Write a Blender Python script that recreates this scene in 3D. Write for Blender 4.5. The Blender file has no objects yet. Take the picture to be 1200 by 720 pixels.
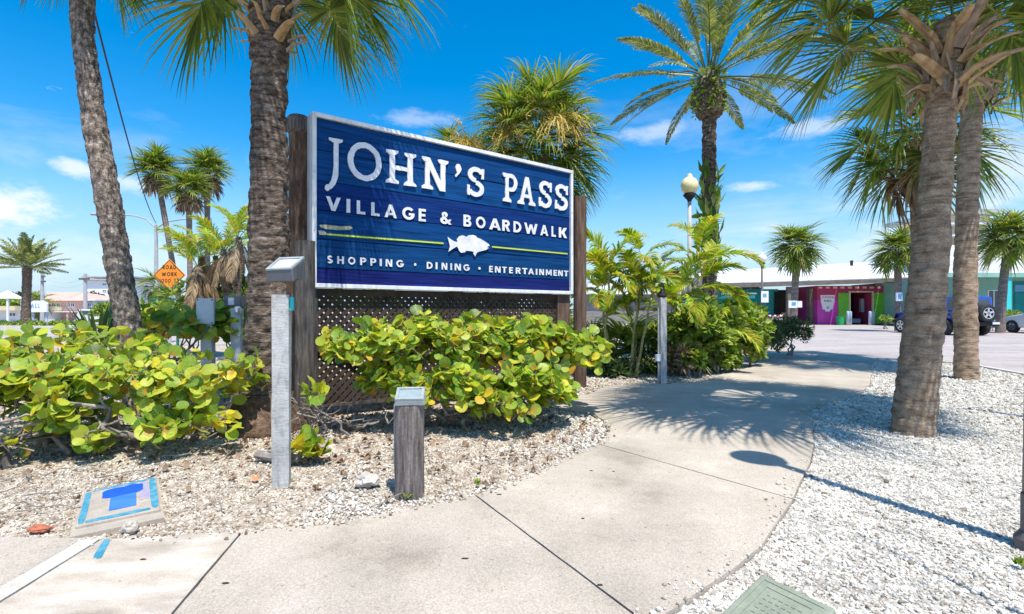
import bpy, bmesh, math, random
import numpy as np
from mathutils import Vector, Matrix, noise

random.seed(11)
rng = np.random.default_rng(11)
PI = math.pi
sc = bpy.context.scene
COL = sc.collection

# ------------------------------------------------------------------ camera
CH, F, HY = 1.15, 600.0, 364.0
cam_d = bpy.data.cameras.new('camera')
cam = bpy.data.objects.new('camera', cam_d)
COL.objects.link(cam)
cam.location = (0, 0, CH)
cam.rotation_euler = (math.radians(90), 0, 0)
cam_d.sensor_width = 36
cam_d.lens = 18.0
cam_d.shift_y = 4 / 1200
cam_d.clip_start = 0.05
cam_d.clip_end = 2000
sc.camera = cam
sc.render.resolution_x, sc.render.resolution_y = 1024, 614

# ------------------------------------------------------------------ light
SUN_EL = math.radians(66)
SX, SY = 0.42, -0.907          # horizontal direction towards the sun
world = bpy.data.worlds.new('World')
sc.world = world
world.use_nodes = True
nt = world.node_tree
nt.nodes.clear()
out = nt.nodes.new('ShaderNodeOutputWorld')
bg = nt.nodes.new('ShaderNodeBackground')
sky = nt.nodes.new('ShaderNodeTexSky')
sky.sky_type = 'NISHITA'
sky.sun_disc = False
sky.sun_elevation = SUN_EL
sky.sun_rotation = math.atan2(SX, SY)
sky.air_density = 1.0
sky.dust_density = 0.6
sky.ozone_density = 2.5
bg.inputs['Strength'].default_value = 0.125
hs = nt.nodes.new('ShaderNodeHueSaturation')
hs.inputs['Hue'].default_value = 0.496
hs.inputs['Saturation'].default_value = 1.52
hs.inputs['Value'].default_value = 1.42
nt.links.new(sky.outputs[0], hs.inputs['Color'])
tc = nt.nodes.new('ShaderNodeTexCoord')
mp = nt.nodes.new('ShaderNodeMapping')
mp.inputs['Scale'].default_value = (1.6, 1.6, 5.0)
mp.inputs['Location'].default_value = (0.35, 0.1, 0.2)
nt.links.new(tc.outputs['Generated'], mp.inputs['Vector'])
cn = nt.nodes.new('ShaderNodeTexNoise')
cn.inputs['Scale'].default_value = 1.7
cn.inputs['Detail'].default_value = 7
cn.inputs['Roughness'].default_value = 0.55
cn.inputs['Distortion'].default_value = 0.3
nt.links.new(mp.outputs[0], cn.inputs['Vector'])
cr = nt.nodes.new('ShaderNodeValToRGB')
cr.color_ramp.elements[0].position = 0.56
cr.color_ramp.elements[0].color = (0, 0, 0, 1)
cr.color_ramp.elements[1].position = 0.80
cr.color_ramp.elements[1].color = (0.8, 0.8, 0.8, 1)
nt.links.new(cn.outputs[0], cr.inputs[0])
sep = nt.nodes.new('ShaderNodeSeparateXYZ')
nt.links.new(tc.outputs['Generated'], sep.inputs[0])
mr = nt.nodes.new('ShaderNodeMapRange')       # clouds sit low in the sky
mr.inputs['From Min'].default_value = 0.46
mr.inputs['From Max'].default_value = 0.12
nt.links.new(sep.outputs['Z'], mr.inputs['Value'])
mm = nt.nodes.new('ShaderNodeMath'); mm.operation = 'MULTIPLY'
nt.links.new(cr.outputs[0], mm.inputs[0]); nt.links.new(mr.outputs[0], mm.inputs[1])
mx = nt.nodes.new('ShaderNodeMix'); mx.data_type = 'RGBA'
nt.links.new(mm.outputs[0], mx.inputs[0])
hz = nt.nodes.new('ShaderNodeMapRange'); hz.interpolation_type = 'SMOOTHSTEP'
hz.inputs['From Min'].default_value = 0.30; hz.inputs['From Max'].default_value = -0.02; hz.inputs['To Max'].default_value = 0.9
nt.links.new(sep.outputs['Z'], hz.inputs['Value'])
hm = nt.nodes.new('ShaderNodeMix'); hm.data_type = 'RGBA'
nt.links.new(hz.outputs[0], hm.inputs[0]); nt.links.new(hs.outputs[0], hm.inputs[6]); hm.inputs[7].default_value = (3.3, 4.75, 6.0, 1)
nt.links.new(hm.outputs[2], mx.inputs[6])
mx.inputs[7].default_value = (6.2, 6.6, 7.2, 1)
last = mx.outputs[2]
cn2 = nt.nodes.new('ShaderNodeTexNoise')
cn2.inputs['Scale'].default_value = 12.0; cn2.inputs['Detail'].default_value = 10; cn2.inputs['Roughness'].default_value = 0.66
mp3 = nt.nodes.new('ShaderNodeMapping'); mp3.inputs['Scale'].default_value = (1, 1, 2.2)
nt.links.new(tc.outputs['Generated'], mp3.inputs['Vector']); nt.links.new(mp3.outputs[0], cn2.inputs['Vector'])
for (px_, py_, rad_, wz, amt) in ((6, 238, 0.11, 1.6, 1.0), (88, 198, 0.05, 2.2, 0.75), (150, 215, 0.07, 2.4, 0.6), (1185, 195, 0.20, 1.6, 0.6), (885, 218, 0.07, 4.0, 0.6), (770, 156, 0.13, 4.5, 0.45), (945, 150, 0.13, 4.0, 0.5), (490, 140, 0.12, 5.0, 0.35), (1030, 300, 0.5, 5.0, 0.35), (60, 300, 0.4, 5.0, 0.35)):
    dv_ = Vector(((px_ - 600) / 600, 1, (364 - py_) / 600)).normalized()
    sb_ = nt.nodes.new('ShaderNodeVectorMath'); sb_.operation = 'SUBTRACT'; sb_.inputs[1].default_value = dv_
    nt.links.new(tc.outputs['Generated'], sb_.inputs[0])
    ml_ = nt.nodes.new('ShaderNodeVectorMath'); ml_.operation = 'MULTIPLY'; ml_.inputs[1].default_value = (1, 1, wz)
    nt.links.new(sb_.outputs[0], ml_.inputs[0])
    ln_ = nt.nodes.new('ShaderNodeVectorMath'); ln_.operation = 'LENGTH'; nt.links.new(ml_.outputs[0], ln_.inputs[0])
    fo_ = nt.nodes.new('ShaderNodeMapRange'); fo_.inputs['From Min'].default_value = rad_; fo_.inputs['From Max'].default_value = 0.0
    fo_.inputs['To Max'].default_value = 0.55
    nt.links.new(ln_.outputs['Value'], fo_.inputs['Value'])
    a1_ = nt.nodes.new('ShaderNodeMath'); a1_.operation = 'ADD'; nt.links.new(fo_.outputs[0], a1_.inputs[0]); nt.links.new(cn2.outputs[0], a1_.inputs[1])
    r1_ = nt.nodes.new('ShaderNodeMapRange'); r1_.interpolation_type = 'SMOOTHSTEP'
    r1_.inputs['From Min'].default_value = 0.68; r1_.inputs['From Max'].default_value = 1.02; r1_.inputs['To Max'].default_value = amt
    nt.links.new(a1_.outputs[0], r1_.inputs['Value'])
    m1_ = nt.nodes.new('ShaderNodeMix'); m1_.data_type = 'RGBA'; nt.links.new(r1_.outputs[0], m1_.inputs[0]); nt.links.new(last, m1_.inputs[6])
    m1_.inputs[7].default_value = (6.6, 6.9, 7.6, 1)
    last = m1_.outputs[2]
nt.links.new(last, bg.inputs['Color'])
nt.links.new(bg.outputs[0], out.inputs[0])

sd = bpy.data.lights.new('sun', 'SUN')
sd.energy = 5.0
sd.angle = math.radians(0.53)
sd.color = (1.0, 0.955, 0.87)
sun = bpy.data.objects.new('sun', sd)
COL.objects.link(sun)
sdir = Vector((SX * math.cos(SUN_EL), SY * math.cos(SUN_EL), math.sin(SUN_EL)))
sun.rotation_euler = sdir.to_track_quat('Z', 'Y').to_euler()
sun.location = sdir * 30

sc.view_settings.view_transform = 'Standard'
sc.view_settings.look = 'None'
sc.view_settings.exposure = 0.34
sc.view_settings.gamma = 1
sc.render.engine = 'CYCLES'
sc.cycles.max_bounces = 6
sc.cycles.transparent_max_bounces = 4

# ------------------------------------------------------------------ helpers
def P(px, py, Y):
    return Vector(((px - 600) / F * Y, Y, CH - (py - HY) / F * Y))

def G(px, py, z=0.0):
    Y = (CH - z) * F / (py - HY)
    return Vector(((px - 600) / F * Y, Y, z))

def wl(o):
    v = Vector((0, 0, 0))
    while o:
        v += o.location
        o = o.parent
    return v

def tag(o, label=None, cat=None, group=None, kind=None):
    if label: o['label'] = label
    if cat: o['category'] = cat
    if group: o['group'] = group
    if kind: o['kind'] = kind
    return o

def thing(name, loc, label, cat, group=None, rz=0.0):
    o = bpy.data.objects.new(name, None)
    COL.objects.link(o)
    o.location = loc
    o.rotation_euler = (0, 0, rz)
    o.empty_display_size = 0.2
    return tag(o, label, cat, group)

def np_mesh(name, V, Fc, smooth=False, uv=None):
    """V (n,3) array, Fc (m,k) int array or list of such arrays"""
    if not isinstance(Fc, list): Fc = [Fc]
    me = bpy.data.meshes.new(name)
    V = np.asarray(V, dtype=np.float32)
    me.vertices.add(len(V))
    me.vertices.foreach_set('co', V.ravel())
    idx = np.concatenate([f.ravel() for f in Fc]).astype(np.int32)
    tot = np.concatenate([np.full(len(f), f.shape[1]) for f in Fc]).astype(np.int32)
    st = np.concatenate([[0], np.cumsum(tot)[:-1]]).astype(np.int32)
    me.loops.add(len(idx)); me.polygons.add(len(tot))
    me.loops.foreach_set('vertex_index', idx)
    me.polygons.foreach_set('loop_start', st)
    me.polygons.foreach_set('loop_total', tot)
    me.polygons.foreach_set('use_smooth', np.full(len(tot), smooth))
    if uv is not None:
        l = me.uv_layers.new(name='UVMap')
        l.data.foreach_set('uv', np.asarray(uv, dtype=np.float32)[idx].ravel())
    me.update(calc_edges=True)
    return me

def link(name, me, mat, parent=None):
    if mat is not None and len(me.materials) == 0:
        me.materials.append(mat)
    o = bpy.data.objects.new(name, me)
    COL.objects.link(o)
    if parent is not None: o.parent = parent
    return o

class MB:
    def __init__(s): s.v, s.f = [], []
    def add(s, V, Fc):
        n = len(s.v)
        s.v += [tuple(p) for p in V]
        s.f += [tuple(i + n for i in f) for f in Fc]
        return s
    def box(s, x0, x1, y0, y1, z0, z1, m=None):
        V = [Vector((x, y, z)) for x in (x0, x1) for y in (y0, y1) for z in (z0, z1)]
        if m is not None: V = [m @ p for p in V]
        return s.add(V, [(0, 1, 3, 2), (4, 6, 7, 5), (0, 4, 5, 1), (2, 3, 7, 6), (0, 2, 6, 4), (1, 5, 7, 3)])
    def hexa(s, pts):
        """8 pts: bottom 4 ccw, top 4 ccw"""
        return s.add(pts, [(3, 2, 1, 0), (4, 5, 6, 7), (0, 1, 5, 4), (1, 2, 6, 5), (2, 3, 7, 6), (3, 0, 4, 7)])
    def tube(s, pts, radii, n=8, cap=True):
        pts = [Vector(p) for p in pts]
        if not hasattr(radii, '__len__'): radii = [radii] * len(pts)
        V, Fc = [], []
        up = Vector((0, 0, 1))
        a0 = (pts[1] - pts[0]).normalized()
        u = a0.cross(up)
        if u.length < 1e-3: u = Vector((1, 0, 0))
        u.normalize()
        for i, p in enumerate(pts):
            if i == 0: d = pts[1] - p
            elif i == len(pts) - 1: d = p - pts[i - 1]
            else: d = pts[i + 1] - pts[i - 1]
            d.normalize()
            u = (u - d * u.dot(d)).normalized()
            w = d.cross(u)
            for k in range(n):
                a = 2 * PI * k / n
                V.append(p + (u * math.cos(a) + w * math.sin(a)) * radii[i])
        for i in range(len(pts) - 1):
            for k in range(n):
                k2 = (k + 1) % n
                Fc.append((i * n + k, i * n + k2, (i + 1) * n + k2, (i + 1) * n + k))
        if cap:
            Fc.append(tuple(range(n))[::-1])
            Fc.append(tuple((len(pts) - 1) * n + k for k in range(n)))
        return s.add(V, Fc)
    def lathe(s, c, prof, n=16):
        """prof: (r, z) list from bottom to top around vertical axis at c"""
        V, Fc = [], []
        for r, z in prof:
            for k in range(n):
                a = 2 * PI * k / n
                V.append((c[0] + r * math.cos(a), c[1] + r * math.sin(a), c[2] + z))
        for i in range(len(prof) - 1):
            for k in range(n):
                k2 = (k + 1) % n
                Fc.append((i * n + k, i * n + k2, (i + 1) * n + k2, (i + 1) * n + k))
        Fc.append(tuple(range(n))[::-1])
        Fc.append(tuple((len(prof) - 1) * n + k for k in range(n)))
        return s.add(V, Fc)
    def build(s, name, mat, parent=None, smooth=False, world=True, bevel=0, loc=None):
        off = Vector((0, 0, 0))
        if parent is not None and world: off = wl(parent)
        if loc is not None: off = off + Vector(loc)
        me = bpy.data.meshes.new(name)
        me.from_pydata([(p[0] - off[0], p[1] - off[1], p[2] - off[2]) for p in s.v], [], s.f)
        if bevel:
            bm = bmesh.new(); bm.from_mesh(me)
            bmesh.ops.remove_doubles(bm, verts=bm.verts, dist=1e-5)
            es = [e for e in bm.edges if len(e.link_faces) == 2 and e.calc_face_angle(0) > 0.5]
            bmesh.ops.bevel(bm, geom=es, offset=bevel, segments=2, profile=0.5, affect='EDGES')
            bm.to_mesh(me); bm.free()
        if smooth:
            me.polygons.foreach_set('use_smooth', [True] * len(me.polygons))
        me.update()
        o = link(name, me, mat, parent)
        if loc is not None: o.location = loc
        return o

def extrude_poly(pts, d0, d1, axis='y', m=None):
    """polygon pts (a,b) -> prism. axis y: (a, y, b); axis z: (a, b, z)"""
    bm = bmesh.new()
    def mk(p, d):
        v = Vector((p[0], d, p[1])) if axis == 'y' else Vector((p[0], p[1], d))
        return m @ v if m is not None else v
    a = [bm.verts.new(mk(p, d0)) for p in pts]
    b = [bm.verts.new(mk(p, d1)) for p in pts]
    n = len(pts)
    bm.faces.new(a); bm.faces.new(b[::-1])
    for i in range(n):
        bm.faces.new((a[i], b[i], b[(i + 1) % n], a[(i + 1) % n]))
    bmesh.ops.recalc_face_normals(bm, faces=bm.faces)
    bmesh.ops.triangulate(bm, faces=[f for f in bm.faces if len(f.verts) > 4])
    V = [v.co.copy() for v in bm.verts]
    for i, v in enumerate(bm.verts): v.index = i
    Fc = [tuple(v.index for v in f.verts) for f in bm.faces]
    bm.free()
    return V, Fc

# ------------------------------------------------------------------ materials
MAT = {}
def node(nt, t, **kw):
    n = nt.nodes.new(t)
    for k, v in kw.items():
        n.inputs[k].default_value = v
    return n

def M(name, cols, scale=4.0, stretch=(1, 1, 1), rough=0.8, bump=0.0, bscale=None, bstretch=None, detail=6,
      metallic=0.0, spec=0.3, lo=0.3, hi=0.7, dist=0.02, coat=0.0, fine=None, tex='noise', lines=None, stain=None, flecks=None):
    """procedural: noise -> colour ramp over cols, second noise -> bump; fine=(scale, amount) speckle"""
    m = bpy.data.materials.new(name)
    m.use_nodes = True
    t = m.node_tree
    b = t.nodes['Principled BSDF']
    b.inputs['Roughness'].default_value = rough
    b.inputs['Metallic'].default_value = metallic
    b.inputs['Specular IOR Level'].default_value = spec
    b.inputs['Coat Weight'].default_value = coat
    tc = t.nodes.new('ShaderNodeTexCoord')
    mp = t.nodes.new('ShaderNodeMapping')
    mp.inputs['Scale'].default_value = stretch
    t.links.new(tc.outputs['Object'], mp.inputs[0])
    if tex == 'noise':
        n = node(t, 'ShaderNodeTexNoise', Scale=scale, Detail=detail, Roughness=0.6)
        fac = n.outputs[0]
    else:
        n = node(t, 'ShaderNodeTexVoronoi', Scale=scale)
        sp = t.nodes.new('ShaderNodeSeparateColor')
        t.links.new(n.outputs['Color'], sp.inputs[0])
        fac = sp.outputs[0]
    t.links.new(mp.outputs[0], n.inputs['Vector'])
    r = t.nodes.new('ShaderNodeValToRGB')
    r.color_ramp.elements[0].position = lo
    r.color_ramp.elements[1].position = hi
    r.color_ramp.elements[0].color = (*cols[0], 1)
    r.color_ramp.elements[1].color = (*cols[-1], 1)
    for i, c in enumerate(cols[1:-1]):
        e = r.color_ramp.elements.new(lo + (hi - lo) * (i + 1) / (len(cols) - 1))
        e.color = (*c, 1)
    t.links.new(fac, r.inputs[0])
    col = r.outputs[0]
    if fine:
        n2 = node(t, 'ShaderNodeTexNoise', Scale=fine[0], Detail=2.0, Roughness=0.7)
        t.links.new(tc.outputs['Object'], n2.inputs['Vector'])
        mr = t.nodes.new('ShaderNodeMapRange')
        mr.inputs['From Min'].default_value = 0.3; mr.inputs['From Max'].default_value = 0.7
        mr.inputs['To Min'].default_value = 1 - fine[1]; mr.inputs['To Max'].default_value = 1 + fine[1]
        t.links.new(n2.outputs[0], mr.inputs[0])
        mu = t.nodes.new('ShaderNodeVectorMath'); mu.operation = 'SCALE'
        t.links.new(col, mu.inputs[0]); t.links.new(mr.outputs[0], mu.inputs['Scale'])
        col = mu.outputs[0]
    def mulmask(col, nscale, nstretch, f0, f1, t0, t1, detail=4.0):
        mpx = t.nodes.new('ShaderNodeMapping'); mpx.inputs['Scale'].default_value = nstretch
        t.links.new(tc.outputs['Object'], mpx.inputs[0])
        nx = node(t, 'ShaderNodeTexNoise', Scale=nscale, Detail=detail, Roughness=0.6)
        t.links.new(mpx.outputs[0], nx.inputs['Vector'])
        mx_ = t.nodes.new('ShaderNodeMapRange')
        mx_.inputs['From Min'].default_value = f0; mx_.inputs['From Max'].default_value = f1
        mx_.inputs['To Min'].default_value = t0; mx_.inputs['To Max'].default_value = t1
        t.links.new(nx.outputs[0], mx_.inputs[0])
        mu_ = t.nodes.new('ShaderNodeVectorMath'); mu_.operation = 'SCALE'
        t.links.new(col, mu_.inputs[0]); t.links.new(mx_.outputs[0], mu_.inputs['Scale'])
        return mu_.outputs[0]
    if lines: col = mulmask(col, lines[0], lines[1], 0.34, 0.50, lines[2], 1.05)
    if stain: col = mulmask(col, stain[0], (1, 1, 1), 0.38, 0.56, 1 - stain[1], 1.04, 7.0)
    if flecks: col = mulmask(col, flecks[0], (1, 1, 1), 0.27, 0.31, 1 - flecks[1], 1.0, 2.0)
    t.links.new(col, b.inputs['Base Color'])
    if bump:
        mp2 = t.nodes.new('ShaderNodeMapping')
        mp2.inputs['Scale'].default_value = bstretch or stretch
        t.links.new(tc.outputs['Object'], mp2.inputs[0])
        nb = node(t, 'ShaderNodeTexNoise', Scale=bscale or scale * 3, Detail=8.0, Roughness=0.65)
        t.links.new(mp2.outputs[0], nb.inputs['Vector'])
        bp = t.nodes.new('ShaderNodeBump')
        bp.inputs['Strength'].default_value = bump
        bp.inputs['Distance'].default_value = dist
        t.links.new(nb.outputs[0], bp.inputs['Height'])
        t.links.new(bp.outputs[0], b.inputs['Normal'])
    MAT[name] = m
    return m

def leaf_mat(name, cols, trans=0.35, rough=0.45, veins=False, spec=0.4, tscale=(1.5, 1.6, 0.7)):
    """colour picked per leaf (per island and per object); cols = [(pos, rgb)...]; translucent"""
    m = bpy.data.materials.new(name)
    m.use_nodes = True
    t = m.node_tree
    b = t.nodes['Principled BSDF']
    b.inputs['Roughness'].default_value = rough
    b.inputs['Specular IOR Level'].default_value = spec
    geo = t.nodes.new('ShaderNodeNewGeometry')
    oi = t.nodes.new('ShaderNodeObjectInfo')
    ad = t.nodes.new('ShaderNodeMath'); ad.operation = 'ADD'
    t.links.new(geo.outputs['Random Per Island'], ad.inputs[0])
    t.links.new(oi.outputs['Random'], ad.inputs[1])
    fr = t.nodes.new('ShaderNodeMath'); fr.operation = 'FRACT'
    t.links.new(ad.outputs[0], fr.inputs[0])
    r = t.nodes.new('ShaderNodeValToRGB')
    els = r.color_ramp.elements
    els[0].position, els[0].color = cols[0][0], (*cols[0][1], 1)
    els[1].position, els[1].color = cols[-1][0], (*cols[-1][1], 1)
    for p, c in cols[1:-1]:
        els.new(p).color = (*c, 1)
    t.links.new(fr.outputs[0], r.inputs[0])
    col = r.outputs[0]
    tc = t.nodes.new('ShaderNodeTexCoord')
    n = node(t, 'ShaderNodeTexNoise', Scale=5.0, Detail=2.0)
    t.links.new(tc.outputs['Object'], n.inputs['Vector'])
    mr = t.nodes.new('ShaderNodeMapRange')
    mr.inputs['From Min'].default_value = 0.3; mr.inputs['From Max'].default_value = 0.7
    mr.inputs['To Min'].default_value = 0.75; mr.inputs['To Max'].default_value = 1.2
    t.links.new(n.outputs[0], mr.inputs[0])
    mu = t.nodes.new('ShaderNodeVectorMath'); mu.operation = 'SCALE'
    t.links.new(col, mu.inputs[0]); t.links.new(mr.outputs[0], mu.inputs['Scale'])
    col = mu.outputs[0]
    if veins:
        sp = t.nodes.new('ShaderNodeSeparateXYZ')
        t.links.new(tc.outputs['UV'], sp.inputs[0])
        def math_(op, a, bb=None):
            q = t.nodes.new('ShaderNodeMath'); q.operation = op
            for i, x in enumerate((a, bb)):
                if x is None: continue
                if isinstance(x, (int, float)): q.inputs[i].default_value = x
                else: t.links.new(x, q.inputs[i])
            return q.outputs[0]
        av = math_('ABSOLUTE', sp.outputs['Y'])
        mid = math_('LESS_THAN', av, 0.035)
        sv = math_('SUBTRACT', sp.outputs['X'], math_('MULTIPLY', av, 0.55))
        sf = math_('ABSOLUTE', math_('SUBTRACT', math_('FRACT', math_('MULTIPLY', sv, 2.6)), 0.5))
        side = math_('MULTIPLY', math_('LESS_THAN', sf, 0.055), 0.75)
        v = math_('MAXIMUM', mid, side)
        mx = t.nodes.new('ShaderNodeMix'); mx.data_type = 'RGBA'
        t.links.new(math_('MULTIPLY', v, 0.6), mx.inputs[0])
        t.links.new(col, mx.inputs[6])
        mx.inputs[7].default_value = (0.50, 0.46, 0.14, 1)
        col = mx.outputs[2]
        dx_ = math_('ADD', sp.outputs['X'], 0.75)
        dd_ = math_('SQRT', math_('ADD', math_('MULTIPLY', dx_, dx_), math_('MULTIPLY', sp.outputs['Y'], sp.outputs['Y'])))
        nn_ = node(t, 'ShaderNodeTexNoise', Scale=2.6, Detail=4.0); t.links.new(tc.outputs['UV'], nn_.inputs['Vector'])
        dd_ = math_('ADD', dd_, math_('MULTIPLY', math_('SUBTRACT', nn_.outputs[0], 0.5), 1.2))
        f2_ = math_('FRACT', math_('MULTIPLY', fr.outputs[0], 7.3))
        spot = math_('MULTIPLY', math_('LESS_THAN', dd_, math_('MULTIPLY', math_('MAXIMUM', math_('SUBTRACT', f2_, 0.45), 0.0), 1.5)), 0.75)
        mx3 = t.nodes.new('ShaderNodeMix'); mx3.data_type = 'RGBA'
        t.links.new(spot, mx3.inputs[0]); t.links.new(col, mx3.inputs[6]); mx3.inputs[7].default_value = (0.50, 0.24, 0.03, 1)
        col = mx3.outputs[2]
    t.links.new(col, b.inputs['Base Color'])
    tr = t.nodes.new('ShaderNodeBsdfTranslucent')
    sm = t.nodes.new('ShaderNodeVectorMath'); sm.operation = 'MULTIPLY'
    t.links.new(col, sm.inputs[0]); sm.inputs[1].default_value = tscale
    t.links.new(sm.outputs[0], tr.inputs[0])
    ms = t.nodes.new('ShaderNodeMixShader')
    ms.inputs[0].default_value = trans
    t.links.new(b.outputs[0], ms.inputs[1]); t.links.new(tr.outputs[0], ms.inputs[2])
    t.links.new(ms.outputs[0], t.nodes['Material Output'].inputs[0])
    MAT[name] = m
    return m

M('concrete', [(0.33, 0.28, 0.222), (0.445, 0.385, 0.312), (0.475, 0.41, 0.337), (0.56, 0.49, 0.41)], scale=1.9, rough=0.9, bump=0.7, bscale=90, dist=0.005, fine=(150, 0.30), lo=0.28, hi=0.72, stain=(0.9, 0.16), flecks=(26, 0.35))
M('concrete_pale', [(0.38, 0.315, 0.245), (0.50, 0.43, 0.35), (0.64, 0.575, 0.49)], scale=3.0, stretch=(1, 2.5, 1), rough=0.9, bump=0.35, bscale=70, dist=0.004, fine=(120, 0.16), lo=0.3, hi=0.65, stain=(2.2, 0.2), flecks=(20, 0.4))
M('concrete_band', [(0.48, 0.43, 0.36), (0.66, 0.61, 0.54)], scale=6, rough=0.9, bump=0.3, bscale=80, dist=0.003, fine=(120, 0.12), stain=(3, 0.2), flecks=(18, 0.4))
M('concrete_old', [(0.36, 0.31, 0.26), (0.48, 0.42, 0.36)], scale=5, rough=0.9, bump=0.4, bscale=60, dist=0.004, fine=(120, 0.15))
M('road', [(0.31, 0.27, 0.25), (0.40, 0.35, 0.325), (0.46, 0.405, 0.375)], scale=0.35, stretch=(1, 3, 1), rough=0.9, bump=0.2, bscale=30, dist=0.01, fine=(9, 0.13), lo=0.3, hi=0.7)
M('white_gravel_bed', [(0.30, 0.255, 0.21), (0.54, 0.50, 0.44), (0.72, 0.69, 0.64)], scale=34, rough=0.95, bump=0.9, bscale=30, dist=0.02, tex='voronoi', lo=0.0, hi=1.0, stain=(1.5, 0.12))
M('bed_soil', [(0.20, 0.15, 0.11), (0.45, 0.37, 0.285), (0.62, 0.54, 0.44)], scale=9, rough=1, bump=0.8, bscale=40, dist=0.02, fine=(60, 0.35))
M('stone_white', [(0.36, 0.33, 0.29), (0.58, 0.56, 0.52), (0.70, 0.685, 0.65), (0.78, 0.77, 0.74)], scale=25, rough=0.85, lo=0.28, hi=0.66, fine=(90, 0.08))
M('stone_mixed', [(0.27, 0.20, 0.15), (0.50, 0.42, 0.34), (0.70, 0.65, 0.58), (0.80, 0.77, 0.71)], scale=22, rough=0.85, lo=0.3, hi=0.68)
M('rock', [(0.34, 0.29, 0.25), (0.62, 0.58, 0.52)], scale=8, rough=0.9, bump=0.6, bscale=20, dist=0.02)
M('sign_white', [(0.70, 0.68, 0.71), (0.83, 0.82, 0.85)], scale=10, rough=0.5, fine=(60, 0.06), stain=(9, 0.10))
M('frame_white', [(0.70, 0.69, 0.68), (0.84, 0.84, 0.85)], scale=5, stretch=(4, 1, 1), rough=0.4, stain=(3.5, 0.14))
M('frame_metal', [(0.45, 0.46, 0.48), (0.62, 0.63, 0.65)], scale=6, rough=0.45)
M('letter_edge', [(0.03, 0.025, 0.04), (0.05, 0.04, 0.06)], scale=6, rough=0.7)
for nm, c in (('blue_a', (0.006, 0.058, 0.19)), ('blue_b', (0.005, 0.047, 0.165)), ('blue_c', (0.006, 0.030, 0.145)), ('blue_d', (0.005, 0.048, 0.155)), ('blue_e', (0.010, 0.018, 0.12))):
    M(nm, [tuple(x * 0.45 for x in c), c, tuple(x * 1.3 for x in c), (c[0] + 0.006, c[1] + 0.04, c[2] + 0.035)], scale=2.2, stretch=(0.9, 1, 16), rough=0.75,
      bump=0.4, bscale=3.2, bstretch=(0.6, 1, 22), dist=0.012, lo=0.2, hi=0.9, spec=0.06, lines=(2.0, (0.5, 1, 14), 0.62))
M('stripe_green', [(0.48, 0.62, 0.06), (0.66, 0.74, 0.20)], scale=9, stretch=(1, 1, 3), rough=0.6)
M('stripe_edge', [(0.03, 0.09, 0.02), (0.06, 0.16, 0.03)], scale=9, rough=0.7)
M('flaked_wood', [(0.22, 0.21, 0.12), (0.48, 0.48, 0.36)], scale=14, stretch=(1, 1, 5), rough=0.8, bump=0.4, bscale=40, dist=0.004)
M('timber_red', [(0.07, 0.035, 0.022), (0.18, 0.10, 0.065), (0.34, 0.23, 0.16)], scale=5, stretch=(5, 5, 0.8), rough=0.9, bump=1, bscale=14, bstretch=(4, 4, 0.7), dist=0.02)
M('timber_dark', [(0.03, 0.028, 0.028), (0.09, 0.08, 0.075), (0.17, 0.145, 0.12)], scale=5, stretch=(5, 5, 0.7), rough=0.8, bump=0.9, bscale=14, bstretch=(5, 5, 0.6), dist=0.015)
M('timber_grey', [(0.07, 0.055, 0.05), (0.20, 0.165, 0.15), (0.36, 0.31, 0.28)], scale=5.5, stretch=(8, 8, 0.7), rough=0.9, bump=1, bscale=9, bstretch=(9, 9, 0.7), dist=0.02, fine=(60, 0.2))
M('timber_brown', [(0.06, 0.035, 0.025), (0.13, 0.08, 0.055), (0.22, 0.15, 0.11)], scale=4, stretch=(5, 5, 0.6), rough=0.9, bump=0.9, bscale=9, bstretch=(6, 6, 0.5), dist=0.015)
M('lattice_wood', [(0.035, 0.024, 0.018), (0.09, 0.062, 0.046)], scale=9, rough=0.9)
M('post_grey', [(0.30, 0.295, 0.285), (0.42, 0.415, 0.40), (0.50, 0.495, 0.48)], scale=6, stretch=(2, 2, 1), rough=0.75, bump=0.6, bscale=14, bstretch=(1, 1, 5), dist=0.008, fine=(60, 0.10), lines=(9, (2.5, 2.5, 0.8), 0.75))
M('post_white', [(0.60, 0.60, 0.61), (0.74, 0.74, 0.74)], scale=6, rough=0.7, bump=0.3, bscale=30, dist=0.003)
M('lamp_grey', [(0.10, 0.105, 0.115), (0.16, 0.165, 0.18)], scale=5, rough=0.4, metallic=0.3)
M('lamp_pale', [(0.26, 0.29, 0.29), (0.42, 0.45, 0.45)], scale=14, rough=0.45, fine=(80, 0.08))
M('lamp_lens', [(0.52, 0.54, 0.62), (0.70, 0.71, 0.80)], scale=4, rough=0.15, spec=0.6)
M('lens_green', [(0.22, 0.28, 0.28), (0.36, 0.42, 0.41)], scale=6, rough=0.12, spec=0.6)
M('black', [(0.012, 0.012, 0.013), (0.03, 0.03, 0.03)], scale=5, rough=0.6)
M('interior_shade', [(0.006, 0.006, 0.007), (0.02, 0.016, 0.014)], scale=2, rough=0.9)  # near-black colour stands in for the shade inside doorways and openings
M('pole_dark', [(0.10, 0.09, 0.09), (0.16, 0.14, 0.14)], scale=5, rough=0.5)
M('pole_grey', [(0.36, 0.36, 0.36), (0.48, 0.47, 0.46)], scale=3, rough=0.6)
M('globe_cream', [(0.76, 0.62, 0.30), (0.84, 0.73, 0.42)], scale=4, rough=0.25, spec=0.5)
M('globe_white', [(0.80, 0.81, 0.84), (0.86, 0.87, 0.90)], scale=4, rough=0.2, spec=0.5)
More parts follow.
